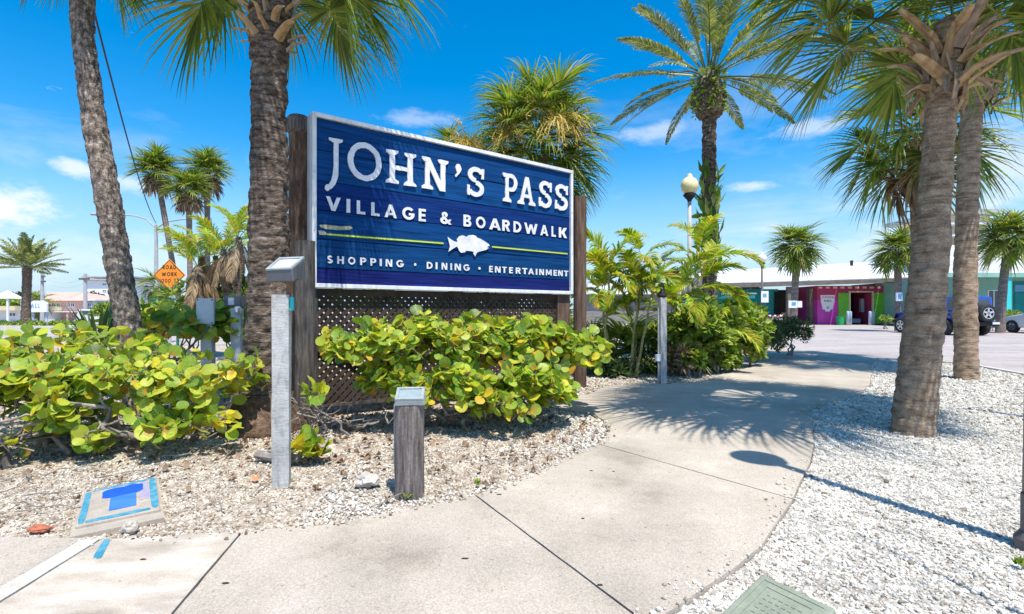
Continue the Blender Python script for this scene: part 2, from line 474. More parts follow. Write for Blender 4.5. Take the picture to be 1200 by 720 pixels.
M('trunk_dark', [(0.03, 0.02, 0.014), (0.11, 0.078, 0.058), (0.22, 0.165, 0.125), (0.46, 0.375, 0.30)], scale=9, stretch=(1.3, 1.3, 2.6), rough=0.95, bump=1, bscale=13, bstretch=(1, 1, 5), dist=0.03, lo=0.28, hi=0.74, fine=(70, 0.35), lines=(9, (0.5, 0.5, 3.5), 0.30))
M('trunk_scaly', [(0.06, 0.042, 0.034), (0.17, 0.13, 0.105), (0.34, 0.275, 0.225), (0.62, 0.52, 0.42)], scale=15, stretch=(1.6, 1.6, 1.0), rough=0.95, bump=1, bscale=18, bstretch=(1.4, 1.4, 1.6), dist=0.03, lo=0.3, hi=0.72, fine=(80, 0.3), lines=(20, (2.2, 2.2, 0.5), 0.45))
M('trunk_brown', [(0.14, 0.088, 0.055), (0.29, 0.20, 0.135), (0.40, 0.29, 0.20), (0.60, 0.44, 0.29)], scale=5, stretch=(1.4, 1.4, 2.2), rough=0.95, bump=1, bscale=9, bstretch=(1.2, 1.2, 6), dist=0.02, lo=0.28, hi=0.76, fine=(70, 0.3), lines=(7, (0.5, 0.5, 5.0), 0.62))
M('trunk_top', [(0.16, 0.095, 0.05), (0.30, 0.19, 0.105), (0.42, 0.29, 0.17)], scale=8, stretch=(1, 1, 4), rough=0.95, bump=1, bscale=16, bstretch=(1, 1, 5), dist=0.015, fine=(60, 0.3))
M('trunk_far', [(0.13, 0.10, 0.085), (0.22, 0.175, 0.15), (0.32, 0.26, 0.22)], scale=4, stretch=(1, 1, 4), rough=0.95, bump=0.8, bscale=8, bstretch=(1, 1, 5), dist=0.03)
M('root_mass', [(0.05, 0.03, 0.02), (0.15, 0.095, 0.06), (0.25, 0.17, 0.12)], scale=16, rough=1, bump=1, bscale=26, dist=0.03, fine=(90, 0.4))
M('boot_tan', [(0.17, 0.095, 0.045), (0.38, 0.25, 0.13), (0.56, 0.42, 0.26)], scale=4, stretch=(2, 2, 1), rough=0.8, bump=0.5, bscale=20, dist=0.006)
M('boot_grey', [(0.15, 0.10, 0.07), (0.32, 0.24, 0.18), (0.46, 0.37, 0.29)], scale=4, stretch=(2, 2, 1), rough=0.85, bump=0.5, bscale=20, dist=0.006)
M('branch', [(0.10, 0.08, 0.07), (0.26, 0.22, 0.19), (0.42, 0.38, 0.34)], scale=12, rough=0.9, bump=0.6, bscale=30, dist=0.006)
M('cane', [(0.20, 0.17, 0.05), (0.36, 0.30, 0.12), (0.50, 0.45, 0.24)], scale=5, stretch=(1, 1, 4), rough=0.6)
M('petiole', [(0.18, 0.22, 0.04), (0.34, 0.33, 0.09)], scale=4, rough=0.6)
M('asphalt_kerb', [(0.48, 0.45, 0.41), (0.60, 0.57, 0.52)], scale=4, rough=0.9, fine=(40, 0.12))
M('meter_box', [(0.34, 0.29, 0.24), (0.46, 0.40, 0.33)], scale=10, rough=0.85, bump=0.4, bscale=60, dist=0.003, fine=(120, 0.15))
M('paint_blue', [(0.006, 0.07, 0.42), (0.012, 0.11, 0.55)], scale=9, rough=0.7, bump=0.3, bscale=60, dist=0.003)
M('paint_blue_light', [(0.03, 0.15, 0.50), (0.06, 0.21, 0.58)], scale=9, rough=0.7, bump=0.4, bscale=90, dist=0.003)
M('paint_teal', [(0.02, 0.17, 0.27), (0.06, 0.27, 0.38), (0.22, 0.33, 0.37)], scale=16, rough=0.8, fine=(90, 0.2))
M('paint_purple', [(0.26, 0.24, 0.42), (0.42, 0.36, 0.36)], scale=14, rough=0.8)
M('box_green', [(0.20, 0.225, 0.165), (0.30, 0.325, 0.255)], scale=7, rough=0.8, bump=0.5, bscale=110, dist=0.003, fine=(60, 0.1))
M('brick_red', [(0.35, 0.10, 0.05), (0.50, 0.18, 0.10)], scale=10, rough=0.9)
M('dry_leaf', [(0.16, 0.08, 0.04), (0.38, 0.21, 0.11), (0.52, 0.36, 0.22)], scale=7, rough=0.8)
M('sign_orange', [(0.86, 0.24, 0.02), (0.92, 0.30, 0.03)], scale=3, rough=0.5)
M('sign_green', [(0.01, 0.12, 0.09), (0.02, 0.18, 0.13)], scale=3, rough=0.5)
M('white_paint', [(0.72, 0.72, 0.71), (0.82, 0.82, 0.81)], scale=2, rough=0.7)
M('white_metal_roof', [(0.72, 0.74, 0.76), (0.84, 0.85, 0.86)], scale=0.6, rough=0.5)
M('shingle_grey', [(0.17, 0.155, 0.15), (0.30, 0.275, 0.265)], scale=3, stretch=(1, 1, 5), rough=0.95, bump=0.5, bscale=10, dist=0.03)
M('shingle_pale', [(0.32, 0.33, 0.31), (0.58, 0.58, 0.55)], scale=1.2, stretch=(1, 1, 4), rough=0.95, bump=0.5, bscale=8, dist=0.04)
M('fascia', [(0.10, 0.085, 0.075), (0.22, 0.19, 0.16)], scale=2, stretch=(1, 1, 6), rough=0.9)
M('magenta', [(0.50, 0.05, 0.34), (0.60, 0.08, 0.42)], scale=1.0, rough=0.8)
M('maroon', [(0.38, 0.04, 0.12), (0.46, 0.06, 0.16)], scale=1.0, rough=0.8)
M('shutter_green', [(0.14, 0.45, 0.04), (0.20, 0.55, 0.06)], scale=1.5, rough=0.7)
M('bin_green', [(0.02, 0.30, 0.10), (0.03, 0.38, 0.14)], scale=1.5, rough=0.5)
M('cream', [(0.62, 0.50, 0.30), (0.74, 0.64, 0.44)], scale=2, rough=0.8)
M('teal_wall', [(0.01, 0.20, 0.19), (0.02, 0.28, 0.26)], scale=1, rough=0.8)
M('teal_pale', [(0.20, 0.42, 0.34), (0.28, 0.50, 0.42)], scale=1, rough=0.8)
M('cyan_paint', [(0.03, 0.52, 0.52), (0.06, 0.62, 0.62)], scale=1, rough=0.7)
M('beige_wall', [(0.62, 0.52, 0.36), (0.72, 0.62, 0.46)], scale=1, rough=0.8)
M('pink_wall', [(0.62, 0.37, 0.33), (0.72, 0.46, 0.41)], scale=1, rough=0.8)
M('pink_roof', [(0.52, 0.33, 0.26), (0.66, 0.45, 0.37)], scale=1, stretch=(1, 1, 5), rough=0.9)
M('glass_dark', [(0.03, 0.045, 0.06), (0.07, 0.09, 0.11)], scale=1, rough=0.12, spec=0.7)
M('box_brown', [(0.42, 0.24, 0.13), (0.55, 0.34, 0.20)], scale=2, rough=0.8)
M('car_blue', [(0.008, 0.06, 0.42), (0.012, 0.08, 0.52)], scale=1, rough=0.25, coat=0.8)
M('car_white', [(0.66, 0.67, 0.69), (0.72, 0.73, 0.74)], scale=1, rough=0.25, coat=0.6)
M('tyre', [(0.02, 0.02, 0.02), (0.045, 0.043, 0.04)], scale=8, rough=0.85)
M('chrome', [(0.55, 0.56, 0.58), (0.75, 0.76, 0.78)], scale=3, rough=0.3, metallic=0.6)
M('red_light', [(0.45, 0.01, 0.01), (0.6, 0.03, 0.02)], scale=3, rough=0.3)
M('sign_blue_print', [(0.10, 0.28, 0.50), (0.16, 0.38, 0.60)], scale=3, rough=0.6)
M('soft_blue', [(0.33, 0.42, 0.55), (0.46, 0.55, 0.66)], scale=2, rough=0.7)

leaf_mat('leaf_grape', [(0.0, (0.06, 0.14, 0.018)), (0.25, (0.17, 0.30, 0.028)), (0.55, (0.38, 0.48, 0.045)), (0.84, (0.55, 0.58, 0.06)), (0.95, (0.70, 0.56, 0.03)), (1.0, (0.62, 0.30, 0.03))], veins=True, trans=0.40)
leaf_mat('leaf_shrub', [(0.0, (0.06, 0.13, 0.02)), (0.4, (0.18, 0.28, 0.04)), (0.8, (0.38, 0.44, 0.08)), (1.0, (0.58, 0.55, 0.22))], trans=0.35)
leaf_mat('leaf_hedge', [(0.0, (0.035, 0.06, 0.02)), (0.6, (0.08, 0.12, 0.035)), (1.0, (0.22, 0.21, 0.08))], trans=0.25)
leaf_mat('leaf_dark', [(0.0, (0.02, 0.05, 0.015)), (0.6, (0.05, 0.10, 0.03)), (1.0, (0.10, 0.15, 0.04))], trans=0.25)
leaf_mat('frond_sabal', [(0.0, (0.07, 0.12, 0.018)), (0.45, (0.16, 0.23, 0.03)), (0.8, (0.30, 0.34, 0.06)), (0.95, (0.38, 0.33, 0.10)), (1.0, (0.45, 0.33, 0.14))], trans=0.38, rough=0.4)
leaf_mat('frond_date', [(0.0, (0.09, 0.13, 0.05)), (0.5, (0.20, 0.24, 0.07)), (0.85, (0.36, 0.35, 0.13)), (1.0, (0.55, 0.46, 0.22))], trans=0.25)
leaf_mat('frond_areca', [(0.0, (0.12, 0.24, 0.02)), (0.4, (0.28, 0.40, 0.03)), (0.7, (0.48, 0.50, 0.04)), (0.9, (0.58, 0.43, 0.03)), (1.0, (0.45, 0.22, 0.08))], trans=0.42)
leaf_mat('frond_dead', [(0.0, (0.14, 0.09, 0.055)), (0.6, (0.32, 0.22, 0.13)), (1.0, (0.50, 0.38, 0.22))], trans=0.2, rough=0.8, tscale=(1, 1, 1))
leaf_mat('flower_straw', [(0.0, (0.38, 0.24, 0.05)), (0.5, (0.58, 0.42, 0.08)), (1.0, (0.66, 0.52, 0.16))], trans=0.3, rough=0.8, tscale=(1, 1, 1))
leaf_mat('leaf_litter', [(0.0, (0.12, 0.08, 0.05)), (0.6, (0.30, 0.19, 0.12)), (0.93, (0.34, 0.22, 0.13)), (1.0, (0.50, 0.20, 0.08))], trans=0.1, rough=0.8, tscale=(1, 1, 1))
leaf_mat('leaf_yucca', [(0.0, (0.03, 0.07, 0.03)), (1.0, (0.10, 0.17, 0.06))], trans=0.15)

leaf_mat('stone_white', [(0.0, (0.22, 0.18, 0.14)), (0.12, (0.42, 0.37, 0.30)), (0.38, (0.57, 0.53, 0.46)), (0.8, (0.67, 0.64, 0.58)), (1.0, (0.78, 0.755, 0.70))], trans=0.0, rough=0.85, spec=0.2)
leaf_mat('stone_mixed', [(0.0, (0.15, 0.105, 0.075)), (0.2, (0.32, 0.25, 0.18)), (0.5, (0.48, 0.41, 0.325)), (0.78, (0.61, 0.56, 0.48)), (1.0, (0.76, 0.73, 0.66))], trans=0.0, rough=0.85, spec=0.2)
# ------------------------------------------------------------------ ground
mb = MB()
mb.box(-400, 400, -60, 900, -0.6, -0.05)
g = mb.build('road', MAT['road']); tag(g, kind='structure')

def poly_thing(name, pts, z0, z1, mat, parent=None):
    V, Fc = extrude_poly(pts, z0, z1, 'z')
    m = MB(); m.add(V, Fc)
    return m.build(name, mat, parent)

C_top, C_bot = (0.737, 4.42), (1.717, 3.12)
B_top, B_bot = (-0.229, 3.19), (0.50, 1.87)
D_l, D_r = (3.2, 8.4), (4.657, 6.9)
planter_edge = [(-9, 2.60), (-2.61, 2.61), (-2.162, 2.594), (-2.068, 2.575), (-1.404, 2.674), (-0.927, 2.78), (-0.60, 2.98), B_top, (0.07, 3.52), (0.30, 3.80), (0.474, 4.06), C_top,
                (0.86, 4.70), (0.93, 5.04), (0.955, 5.40), (0.85, 5.72), (0.45, 6.1), (0.62, 6.6), (1.056, 7.04), (1.41, 7.75), (1.87, 8.02), (2.54, 8.02), D_l, (3.63, 9.08), (4.88, 10.45), (6.76, 13.5), (8.6, 15.2)]
right_edge = [(8.75, 13.0), (8.7, 12.17), (7.6, 10.9), (6.6, 9.4), (5.6, 8.0), D_r, (4.15, 6.55), (3.685, 6.16), (3.44, 5.92), (3.25, 5.55), (3.10, 5.22), (2.85, 4.85), (2.65, 4.48), (2.28, 3.9), (1.924, 3.416), C_bot,
              (1.464, 2.805), (1.212, 2.49), (1.0, 2.285), (0.80, 2.12), (0.674, 2.01), B_bot, (0.3, 1.65), (0.12, 1.35), (0.0, 1.0), (0.0, -3)]
path = thing('footpath', (0, 0, -0.05), None, None); tag(path, kind='structure')
def shrink(pts, d=0.006):
    """pull polygon in from its joints by d"""
    n = len(pts); A = sum(pts[i][0] * pts[(i + 1) % n][1] - pts[(i + 1) % n][0] * pts[i][1] for i in range(n))
    s = 1 if A > 0 else -1
    o = []
    for i in range(n):
        a, b, c = Vector(pts[i - 1]), Vector(pts[i]), Vector(pts[(i + 1) % n])
        e1, e2 = (b - a).normalized(), (c - b).normalized()
        n1, n2 = Vector((-e1.y, e1.x)) * s, Vector((-e2.y, e2.x)) * s
        k = (n1 + n2); k = k / max(0.4, k.dot(n1)) if k.length > 0.3 else n1
        o.append(tuple(b + k * d))
    return o
def slab(pts, mat, z=0.0, gap=0.006):
    pts = shrink(pts, gap); q = []
    for i in range(len(pts)):
        a, b = Vector(pts[i]), Vector(pts[(i + 1) % len(pts)]); L = (b - a).length; k = max(1, int(min(L, 6) / 0.09)) if L < 7 else 1
        nn = Vector((-(b - a).y, (b - a).x)) / max(L, 1e-6)
        for j in range(k):
            p = a.lerp(b, j / k) + nn * (0.0035 * noise.noise(Vector((a.lerp(b, j / k).x * 9, a.lerp(b, j / k).y * 9, 1.5 * i))) if j else 0)
            q.append((p.x, p.y))
    pts = q
    V, Fc = extrude_poly(pts, -0.11, z, 'z')
    m = MB(); m.add(V, Fc)
    return m.build('slab', mat, path)
pe, re_ = planter_edge, right_edge
slab([(-9, -3), (-1.66, -3), (-2.162, 2.594), (-2.61, 2.61), (-9, 2.6)], MAT['concrete'])
o = slab([(-1.66, -3), (-1.57, -3), (-2.068, 2.575), (-2.162, 2.594)], MAT['concrete_band'], 0.004, 0.002); o['label'] = 'narrow bleached white concrete strip'
slab([(-1.57, -3), (-0.51, -3), (-1.404, 2.674), (-2.068, 2.575)], MAT['concrete_pale'])
slab([(-0.51, -3), (0, -3), (0, 1.0), (0.12, 1.35), (0.3, 1.65), B_bot, B_top, (-0.60, 2.98), (-0.927, 2.78), (-1.404, 2.674)], MAT['concrete'])
slab([B_bot, (0.674, 2.01), (0.80, 2.12), (1.0, 2.285), (1.212, 2.49), (1.464, 2.805), C_bot, C_top, (0.474, 4.06), (0.30, 3.80), (0.07, 3.52), B_top], MAT['concrete'])
i0, i1 = re_.index(D_r), re_.index(C_bot)
j0, j1 = pe.index(C_top), pe.index(D_l)
slab(pe[j0:j1 + 1] + re_[i0:i1 + 1], MAT['concrete'])
slab(pe[j1:] + re_[:i0 + 1], MAT['concrete'])

# right gravel bed and planter bed
gravel_pts = right_edge[1:] + [(8.6, -3), (8.7, 4), (8.9, 7), (9.2, 9.2), (9.56, 10.45), (9.7, 11.3), (9.3, 11.9)]
gv = poly_thing('gravel_bed', gravel_pts, -0.12, -0.022, MAT['white_gravel_bed']); tag(gv, kind='structure')
bed_pts = planter_edge + [(8.4, 16.4), (6, 17), (-2, 17), (-12, 17), (-20, 17), (-20, 2.6)]
bd = poly_thing('planting_bed', bed_pts, -0.12, -0.026, MAT['bed_soil']); tag(bd, kind='structure')
# kerbs
def kerb(pts, w, h, name='kerb', z=-0.05):
    m = MB()
    for a, b in zip(pts[:-1], pts[1:]):
        a, b = Vector(a), Vector(b)
        e = (b - a).normalized(); nn = Vector((-e.y, e.x)) * w
        m.hexa([(a.x, a.y, z), (b.x, b.y, z), (b.x + nn.x, b.y + nn.y, z), (a.x + nn.x, a.y + nn.y, z),
                (a.x, a.y, h), (b.x, b.y, h), (b.x + nn.x, b.y + nn.y, h), (a.x + nn.x, a.y + nn.y, h)])
    o = m.build(name, MAT['asphalt_kerb']); tag(o, kind='structure'); return o
kerb([(8.62, -3), (8.72, 4), (8.92, 7), (9.22, 9.2), (9.58, 10.45), (9.72, 11.3), (9.32, 11.92), (8.72, 12.2)], -0.12, 0.012)
kerb([(8.42, 16.42), (6, 17.02), (-20, 17.02)], -0.14, 0.05)
# far left road verge
kerb([(-60, 24.5), (-22, 24.5), (-20.5, 25.2)], 0.2, 0.06)

def inpoly(x, y, pts):
    ins = np.zeros(len(x), bool); n = len(pts)
    for i in range(n):
        x0, y0 = pts[i]; x1, y1 = pts[(i + 1) % n]
        if y0 == y1: continue
        c = ((y0 > y) != (y1 > y)) & (x < (x1 - x0) * (y - y0) / (y1 - y0) + x0)
        ins ^= c
    return ins

ICO = None
def ico():
    bm = bmesh.new(); bmesh.ops.create_icosphere(bm, subdivisions=1, radius=1)
    V = np.array([v.co[:] for v in bm.verts]); Fc = np.array([[v.index for v in f.verts] for f in bm.faces]); bm.free()
    return V, Fc
ICO = ico()

def rotmats(n, flat=1.0):
    a = rng.uniform(0, 2 * PI, n); t = rng.normal(0, 0.5 * flat, n); u = rng.normal(0, 0.5 * flat, n)
    ca, sa, ct, st, cu, su = np.cos(a), np.sin(a), np.cos(t), np.sin(t), np.cos(u), np.sin(u)
    Z = np.zeros(n); O = np.ones(n)
    Rz = np.stack([ca, -sa, Z, sa, ca, Z, Z, Z, O], 1).reshape(-1, 3, 3)
    Rx = np.stack([O, Z, Z, Z, ct, -st, Z, st, ct], 1).reshape(-1, 3, 3)
    Ry = np.stack([cu, Z, su, Z, O, Z, -su, Z, cu], 1).reshape(-1, 3, 3)
    return Rz @ Rx @ Ry

def stones(name, poly, n_try, bounds, dens, size, zb, mat, label, sizevar=0.3, avoid=None):
    x0, x1, y0, y1 = bounds
    x = rng.uniform(x0, x1, n_try); y = rng.uniform(y0, y1, n_try)
    area = (x1 - x0) * (y1 - y0)
    p = dens(x, y) * area / n_try
    k = (rng.uniform(0, 1, n_try) < p) & (np.abs(x) < y * 1.12 + 0.5)
    x, y = x[k], y[k]
    k = inpoly(x, y, poly); x, y = x[k], y[k]
    if avoid is not None:
        k = ~avoid(x, y); x, y = x[k], y[k]
    n = len(x)
    V0, F0 = ICO
    s = size * np.exp(rng.normal(0, sizevar, n)) * np.clip(y / 4, 1, 1.7)
    jit = 1 + rng.uniform(-0.28, 0.28, (n, 12, 1))
    V = V0[None] * jit * np.stack([s, s * rng.uniform(0.55, 0.95, n), s * rng.uniform(0.4, 0.75, n)], 1)[:, None, :]
    V = np.einsum('nij,nkj->nki', rotmats(n), V)
    V += np.stack([x, y, zb + s * rng.uniform(0.05, 0.75, n)], 1)[:, None, :]
    Fc = F0[None] + (np.arange(n) * 12)[:, None, None]
    me = np_mesh(name, V.reshape(-1, 3), Fc.reshape(-1, 3))
    o = link(name, me, mat)
    tag(o, label, 'gravel', kind='stuff')
    print(name, n)
    return o

def stray(name, edge, off, n, mat, label):
    xs, ys = [], []
    E = [Vector(e) for e in edge]
    for _ in range(n):
        i = random.randrange(len(E) - 1); a, b = E[i], E[i + 1]
        if min(a.y, b.y) < 1.5 or max(a.y, b.y) > 9: continue
        p = a.lerp(b, random.random()); d = (b - a).normalized(); nn = Vector((-d.y, d.x)) * off
        p = p + nn * abs(random.gauss(0, 1)); xs.append(p.x); ys.append(p.y)
    x, y = np.array(xs), np.array(ys); n = len(x)
    V0, F0 = ICO; s = 0.0062 * np.exp(rng.normal(0, .45, n))
    V = V0[None] * (1 + rng.uniform(-.28, .28, (n, 12, 1))) * np.stack([s, s * .8, s * .6], 1)[:, None, :]
    V = np.einsum('nij,nkj->nki', rotmats(n), V) + np.stack([x, y, s * .5], 1)[:, None, :]
    o = link(name, np_mesh(name, V.reshape(-1, 3), (F0[None] + (np.arange(n) * 12)[:, None, None]).reshape(-1, 3)), mat)
    tag(o, label, 'gravel', kind='stuff')
def mean_xy(pts): return sum(p.x for p in pts) / len(pts), sum(p.y for p in pts) / len(pts)
stones('white_gravel', gravel_pts, 1400000, (0, 10, 1.5, 11.5), lambda x, y: 6200 * np.minimum(1, (3.0 / y) ** 1.6), 0.0074, -0.024, MAT['stone_white'],
       'loose crushed white marble chips filling the bed right of the path')
def no_box(x, y):   # meter box footprint
    return (x > -2.42) & (x < -1.83) & (y > 2.70) & (y < 3.50) & False
def ldens(x, y):
    v = 5200 * np.minimum(1, (3.4 / y) ** 1.5)
    w = np.array([noise.noise(Vector((a * 1.3, b * 1.3, 3.1))) for a, b in zip(x, y)]) if len(x) < 0 else 0.75 + 0.35 * np.sin(x * 2.3 + 1) * np.sin(y * 3.1 + x)
    return v * w
stones('bed_gravel', bed_pts, 900000, (-9, 6, 2.4, 10), ldens, 0.0070, -0.027, MAT['stone_mixed'],
       'loose cream and brown gravel chips under the sea grape shrubs', 0.3)
stones('edge_gravel', bed_pts, 260000, (-1.2, 1.1, 2.6, 6.0), lambda x, y: 2900 * (np.clip(1 - np.abs(np.hypot((x + 0.45) / 1.35, (y - 4.6) / 1.85) - 0.93) * 3.2, 0, 1)), 0.0085, -0.020, MAT['stone_white'],
       'white marble chips ringing the rounded end of the planting bed', 0.35)

stray('stray_gravel', right_edge, -0.05, 420, MAT['stone_white'], 'white chips strayed onto the right edge of the path')
stray('stray_gravel', planter_edge[2:18], -0.035, 500, MAT['stone_mixed'], 'small chips strayed from the planting bed onto the path')
# ------------------------------------------------------------------ leaf-like scatter helpers
def leaf_template(n=10):
    """round sea-grape leaf, slightly folded, notch at the stem; +X away from the stem"""
    V = [(0.0, 0, 0)]; uv = [(-1, 0)]
    V = [(0.06, 0, 0.0)]
    uv = [(-0.9, 0)]
    for i in range(n + 1):
        a = -PI + 2 * PI * i / n
        r = 0.5
        x = 0.5 + r * math.cos(a) * 0.96; y = r * math.sin(a) * 1.06
        if i in (0, n): x, y = -0.015, (-0.07 if i == 0 else 0.07)
        z = 0.20 * abs(y) - 0.10 * (x - 0.3) ** 2 + 0.018 * math.sin(i * 2.1)
        V.append((x, y, z)); uv.append(((x - 0.5) * 2, y * 2))
    V.append((0.52, 0, -0.01)); uv.append((0.04, 0))
    c = len(V) - 1
    Fc = []
    for i in range(1, n + 1):
        Fc.append((c, i, i + 1))
    Fc.append((c, 0, 1)); Fc.append((c, n + 1, 0))
    return np.array(V), np.array(Fc), np.array(uv)
LEAF = leaf_template(12)

def basis(xd, nd):
    x = xd.normalized(); z = (nd - x * nd.dot(x))
    if z.length < 1e-4: z = Vector((0, 0, 1))
    z.normalize(); y = z.cross(x)
    return Matrix(((x.x, y.x, z.x), (x.y, y.y, z.y), (x.z, y.z, z.z)))

def place_template(T, items):
    """items: list of (pos, R 3x3, size) -> merged V, F, uv"""
    V0, F0, uv0 = T
    n = len(items)
    Rm = np.array([[list(r) for r in R] for _, R, _ in items])
    S = np.array([s for _, _, s in items]); Pp = np.array([p[:] for p, _, _ in items])
    V = np.einsum('nij,kj->nki', Rm, V0) * S[:, None, None] + Pp[:, None, :]
    Fc = F0[None] + (np.arange(n) * len(V0))[:, None, None]
    return V.reshape(-1, 3), Fc.reshape(-1, 3), np.tile(uv0, (n, 1))

def rv(s=1.0): return Vector((random.gauss(0, s), random.gauss(0, s), random.gauss(0, s)))

leaf_me = [None] * 3
def grape_leaf_mesh(k):
    if leaf_me[k] is None:
        V, Fc, uv = LEAF
        V = V.copy()
        V[:, 2] += [0.0, 0.06, -0.05][k] * np.sin(V[:, 0] * 5) + [0.02, -0.03, 0.04][k] * V[:, 1] * 2
        V[:, 1] *= [1, 0.92, 1.06][k]
        leaf_me[k] = np_mesh('leaf', V, Fc, True, uv)
        leaf_me[k].materials.append(MAT['leaf_grape'])
    return leaf_me[k]

def crooked(a, b, n=6, amp=0.12):
    a, b = Vector(a), Vector(b)
    L = (b - a).length
    pts = []
    for i in range(n + 1):
        t = i / n
        w = math.sin(PI * t)
        pts.append(a.lerp(b, t) + Vector((random.gauss(0, 1), random.gauss(0, 1), random.gauss(0, 0.6))) * amp * L * 0.35 * (w > 0.01))
    return pts

def grape_shrub(name, base, blobs, nsprig, size, label, nobj=300, stems=7, lowfrac=0.12, group=None, up=0.55, gapk=0.12):
    """blobs: list of (center, (rx,ry,rz), weight)"""
    root = thing(name, base, label, 'shrub', group)
    items = []
    mbr = MB(); tw = MB()
    W = [b[2] for b in blobs]
    tips = []
    for _ in range(nsprig):
        c, r, w = random.choices(blobs, W)[0]
        d = rv(); d.normalize()
        if d.z < -0.25: d.z *= -0.6
        d.normalize()
        rad = random.uniform(0.55, 1.0) ** 0.6
        p = Vector(c) + Vector((d.x * r[0], d.y * r[1], d.z * r[2])) * rad
        if p.z < 0.10: p.z = random.uniform(0.10, 0.3)
        if noise.noise(p * 3.4) > gapk + 0.22 * random.random(): continue
        outd = (Vector((d.x, d.y, d.z * 0.6)) + Vector((0, -0.25, up)) + rv(0.35)).normalized()
        tips.append((p, Vector(c)))
        L = random.uniform(0.10, 0.22)
        q0 = p - outd * L
        tw.tube([q0, p + outd * 0.02], [0.006, 0.003], 4, False)
        nl = random.randint(3, 6)
        for k in range(nl):
            a = k * 2.4 + random.uniform(-0.4, 0.4)
            s1 = outd.cross(Vector((0, 0, 1)))
            if s1.length < 0.1: s1 = Vector((1, 0, 0))
            s1.normalize(); s2 = s1.cross(outd)
            side = s1 * math.cos(a) + s2 * math.sin(a)
            pos = q0.lerp(p, k / max(1, nl - 1))
            xd = (side * 0.85 + outd * 0.45 + Vector((0, 0, -0.05)) + rv(0.15)).normalized()
            nd = (outd * 0.7 + Vector((0, 0, 0.45)) - side * 0.3 + rv(0.45))
            sz = size * random.uniform(0.6, 1.15)
            pos = pos + xd * 0.03
            items.append((pos, basis(xd, nd), sz * (0.7 if random.random() < .15 else 1)))
    # branches
    for i in range(stems):
        mbr = MB()
        p, c = random.choice(tips)
        b0 = Vector((base[0], base[1], 0)) + Vector(((c.x - base[0]) * random.uniform(0.3, 0.9), (c.y - base[1]) * random.uniform(0.3, 0.9) + random.uniform(-.1, .2), -0.03))
        pts = crooked(b0, c + rv(0.12), 7, 0.35)
        r0 = random.uniform(0.018, 0.034)
        mbr.tube(pts, [r0 * (1 - 0.6 * k / 7) for k in range(8)], 7)
        for k in range(7):
            p2, c2 = min(random.sample(tips, min(30, len(tips))), key=lambda q: (q[0] - pts[4 + k % 4]).length)
            bp = crooked(pts[4 + k % 4], p2, 5, 0.25)
            mbr.tube(bp, [0.012 - 0.0015 * j for j in range(6)], 5)
        mbr.build('branch', MAT['branch'], root, True)
    tw.build('twigs', MAT['branch'], root)['kind'] = 'stuff'
    camp = Vector((0, 0, CH))
    items.sort(key=lambda it: (it[0] - camp).length / it[2] - (1.2 if it[0].z > 0.5 else 0))
    near, far = items[:nobj], items[nobj:]
    for p, R, s in near:
        o = link('leaf', grape_leaf_mesh(random.randrange(3)), MAT['leaf_grape'], root)
        o.matrix_local = Matrix.Translation(p - wl(root)) @ (R.to_4x4()) @ Matrix.Scale(s, 4)
    if far:
        V, Fc, uv = place_template(LEAF, far)
        V = V - np.array(wl(root)[:])
        o = link('foliage', np_mesh('foliage', V, Fc, True, uv), MAT['leaf_grape'], root)
        o['kind'] = 'stuff'
    return root

def small_leaf_T(L=1.0, W=0.45):
    V = np.array([(0, 0, 0), (0.45 * L, W / 2, 0.06), (L, 0, -0.05), (0.45 * L, -W / 2, 0.06)])
    return V, np.array([(0, 1, 2), (0, 2, 3)]), np.array([(0, 0), (.5, 1), (1, 0), (.5, -1)])

def leafy(name, base, blobs, n, size, mat, label, cat, W=0.45, stems=4, group=None, upn=0.5, trunk=None, stem_mat='branch'):
    root = thing(name, base, label, cat, group)
    Ws = [b[2] for b in blobs]; items = []
    clumps = []
    for c, r, w in blobs:
        for _ in range(max(3, int(w * 14))):
            d = rv(); d.normalize()
            if d.z < -0.3: d.z *= -1
            clumps.append((Vector(c) + Vector((d.x * r[0], d.y * r[1], d.z * r[2])) * random.uniform(0.5, 0.95), min(r) * random.uniform(0.25, 0.5), Vector(c)))
    for _ in range(n):
        cp, cr_, c = random.choice(clumps)
        d = rv(); d.normalize()
        p = cp + d * cr_ * random.uniform(0.4, 1.0)
        if p.z < 0.03: continue
        od = (p - c).normalized()
        xd = (d + od * 0.5 + rv(0.3)).normalized()
        nd = od + Vector((0, 0, upn)) + rv(0.4)
        items.append((p, basis(xd, nd), size * random.uniform(0.6, 1.2)))
    V, Fc, uv = place_template(small_leaf_T(1, W), items)
    V = V - np.array(wl(root)[:])
    o = link('foliage', np_mesh('foliage', V, Fc, False, uv), MAT[mat], root); o['kind'] = 'stuff'
    for i in range(stems):
        m = MB()
        c = random.choice(blobs)[0]
        b0 = Vector(base) + Vector((random.uniform(-.1, .1), random.uniform(-.1, .1), 0)) * 0.2
        if not trunk: b0 = Vector((c[0] + random.uniform(-.15, .15), c[1] + random.uniform(-.15, .15), -0.04))
        m.tube(crooked(b0, c, 5, 0.2), [(trunk or 0.03) * (1 - 0.14 * k) for k in range(6)], 6)
        m.build('trunk' if trunk else 'branch', MAT[stem_mat], root, True)
    return root

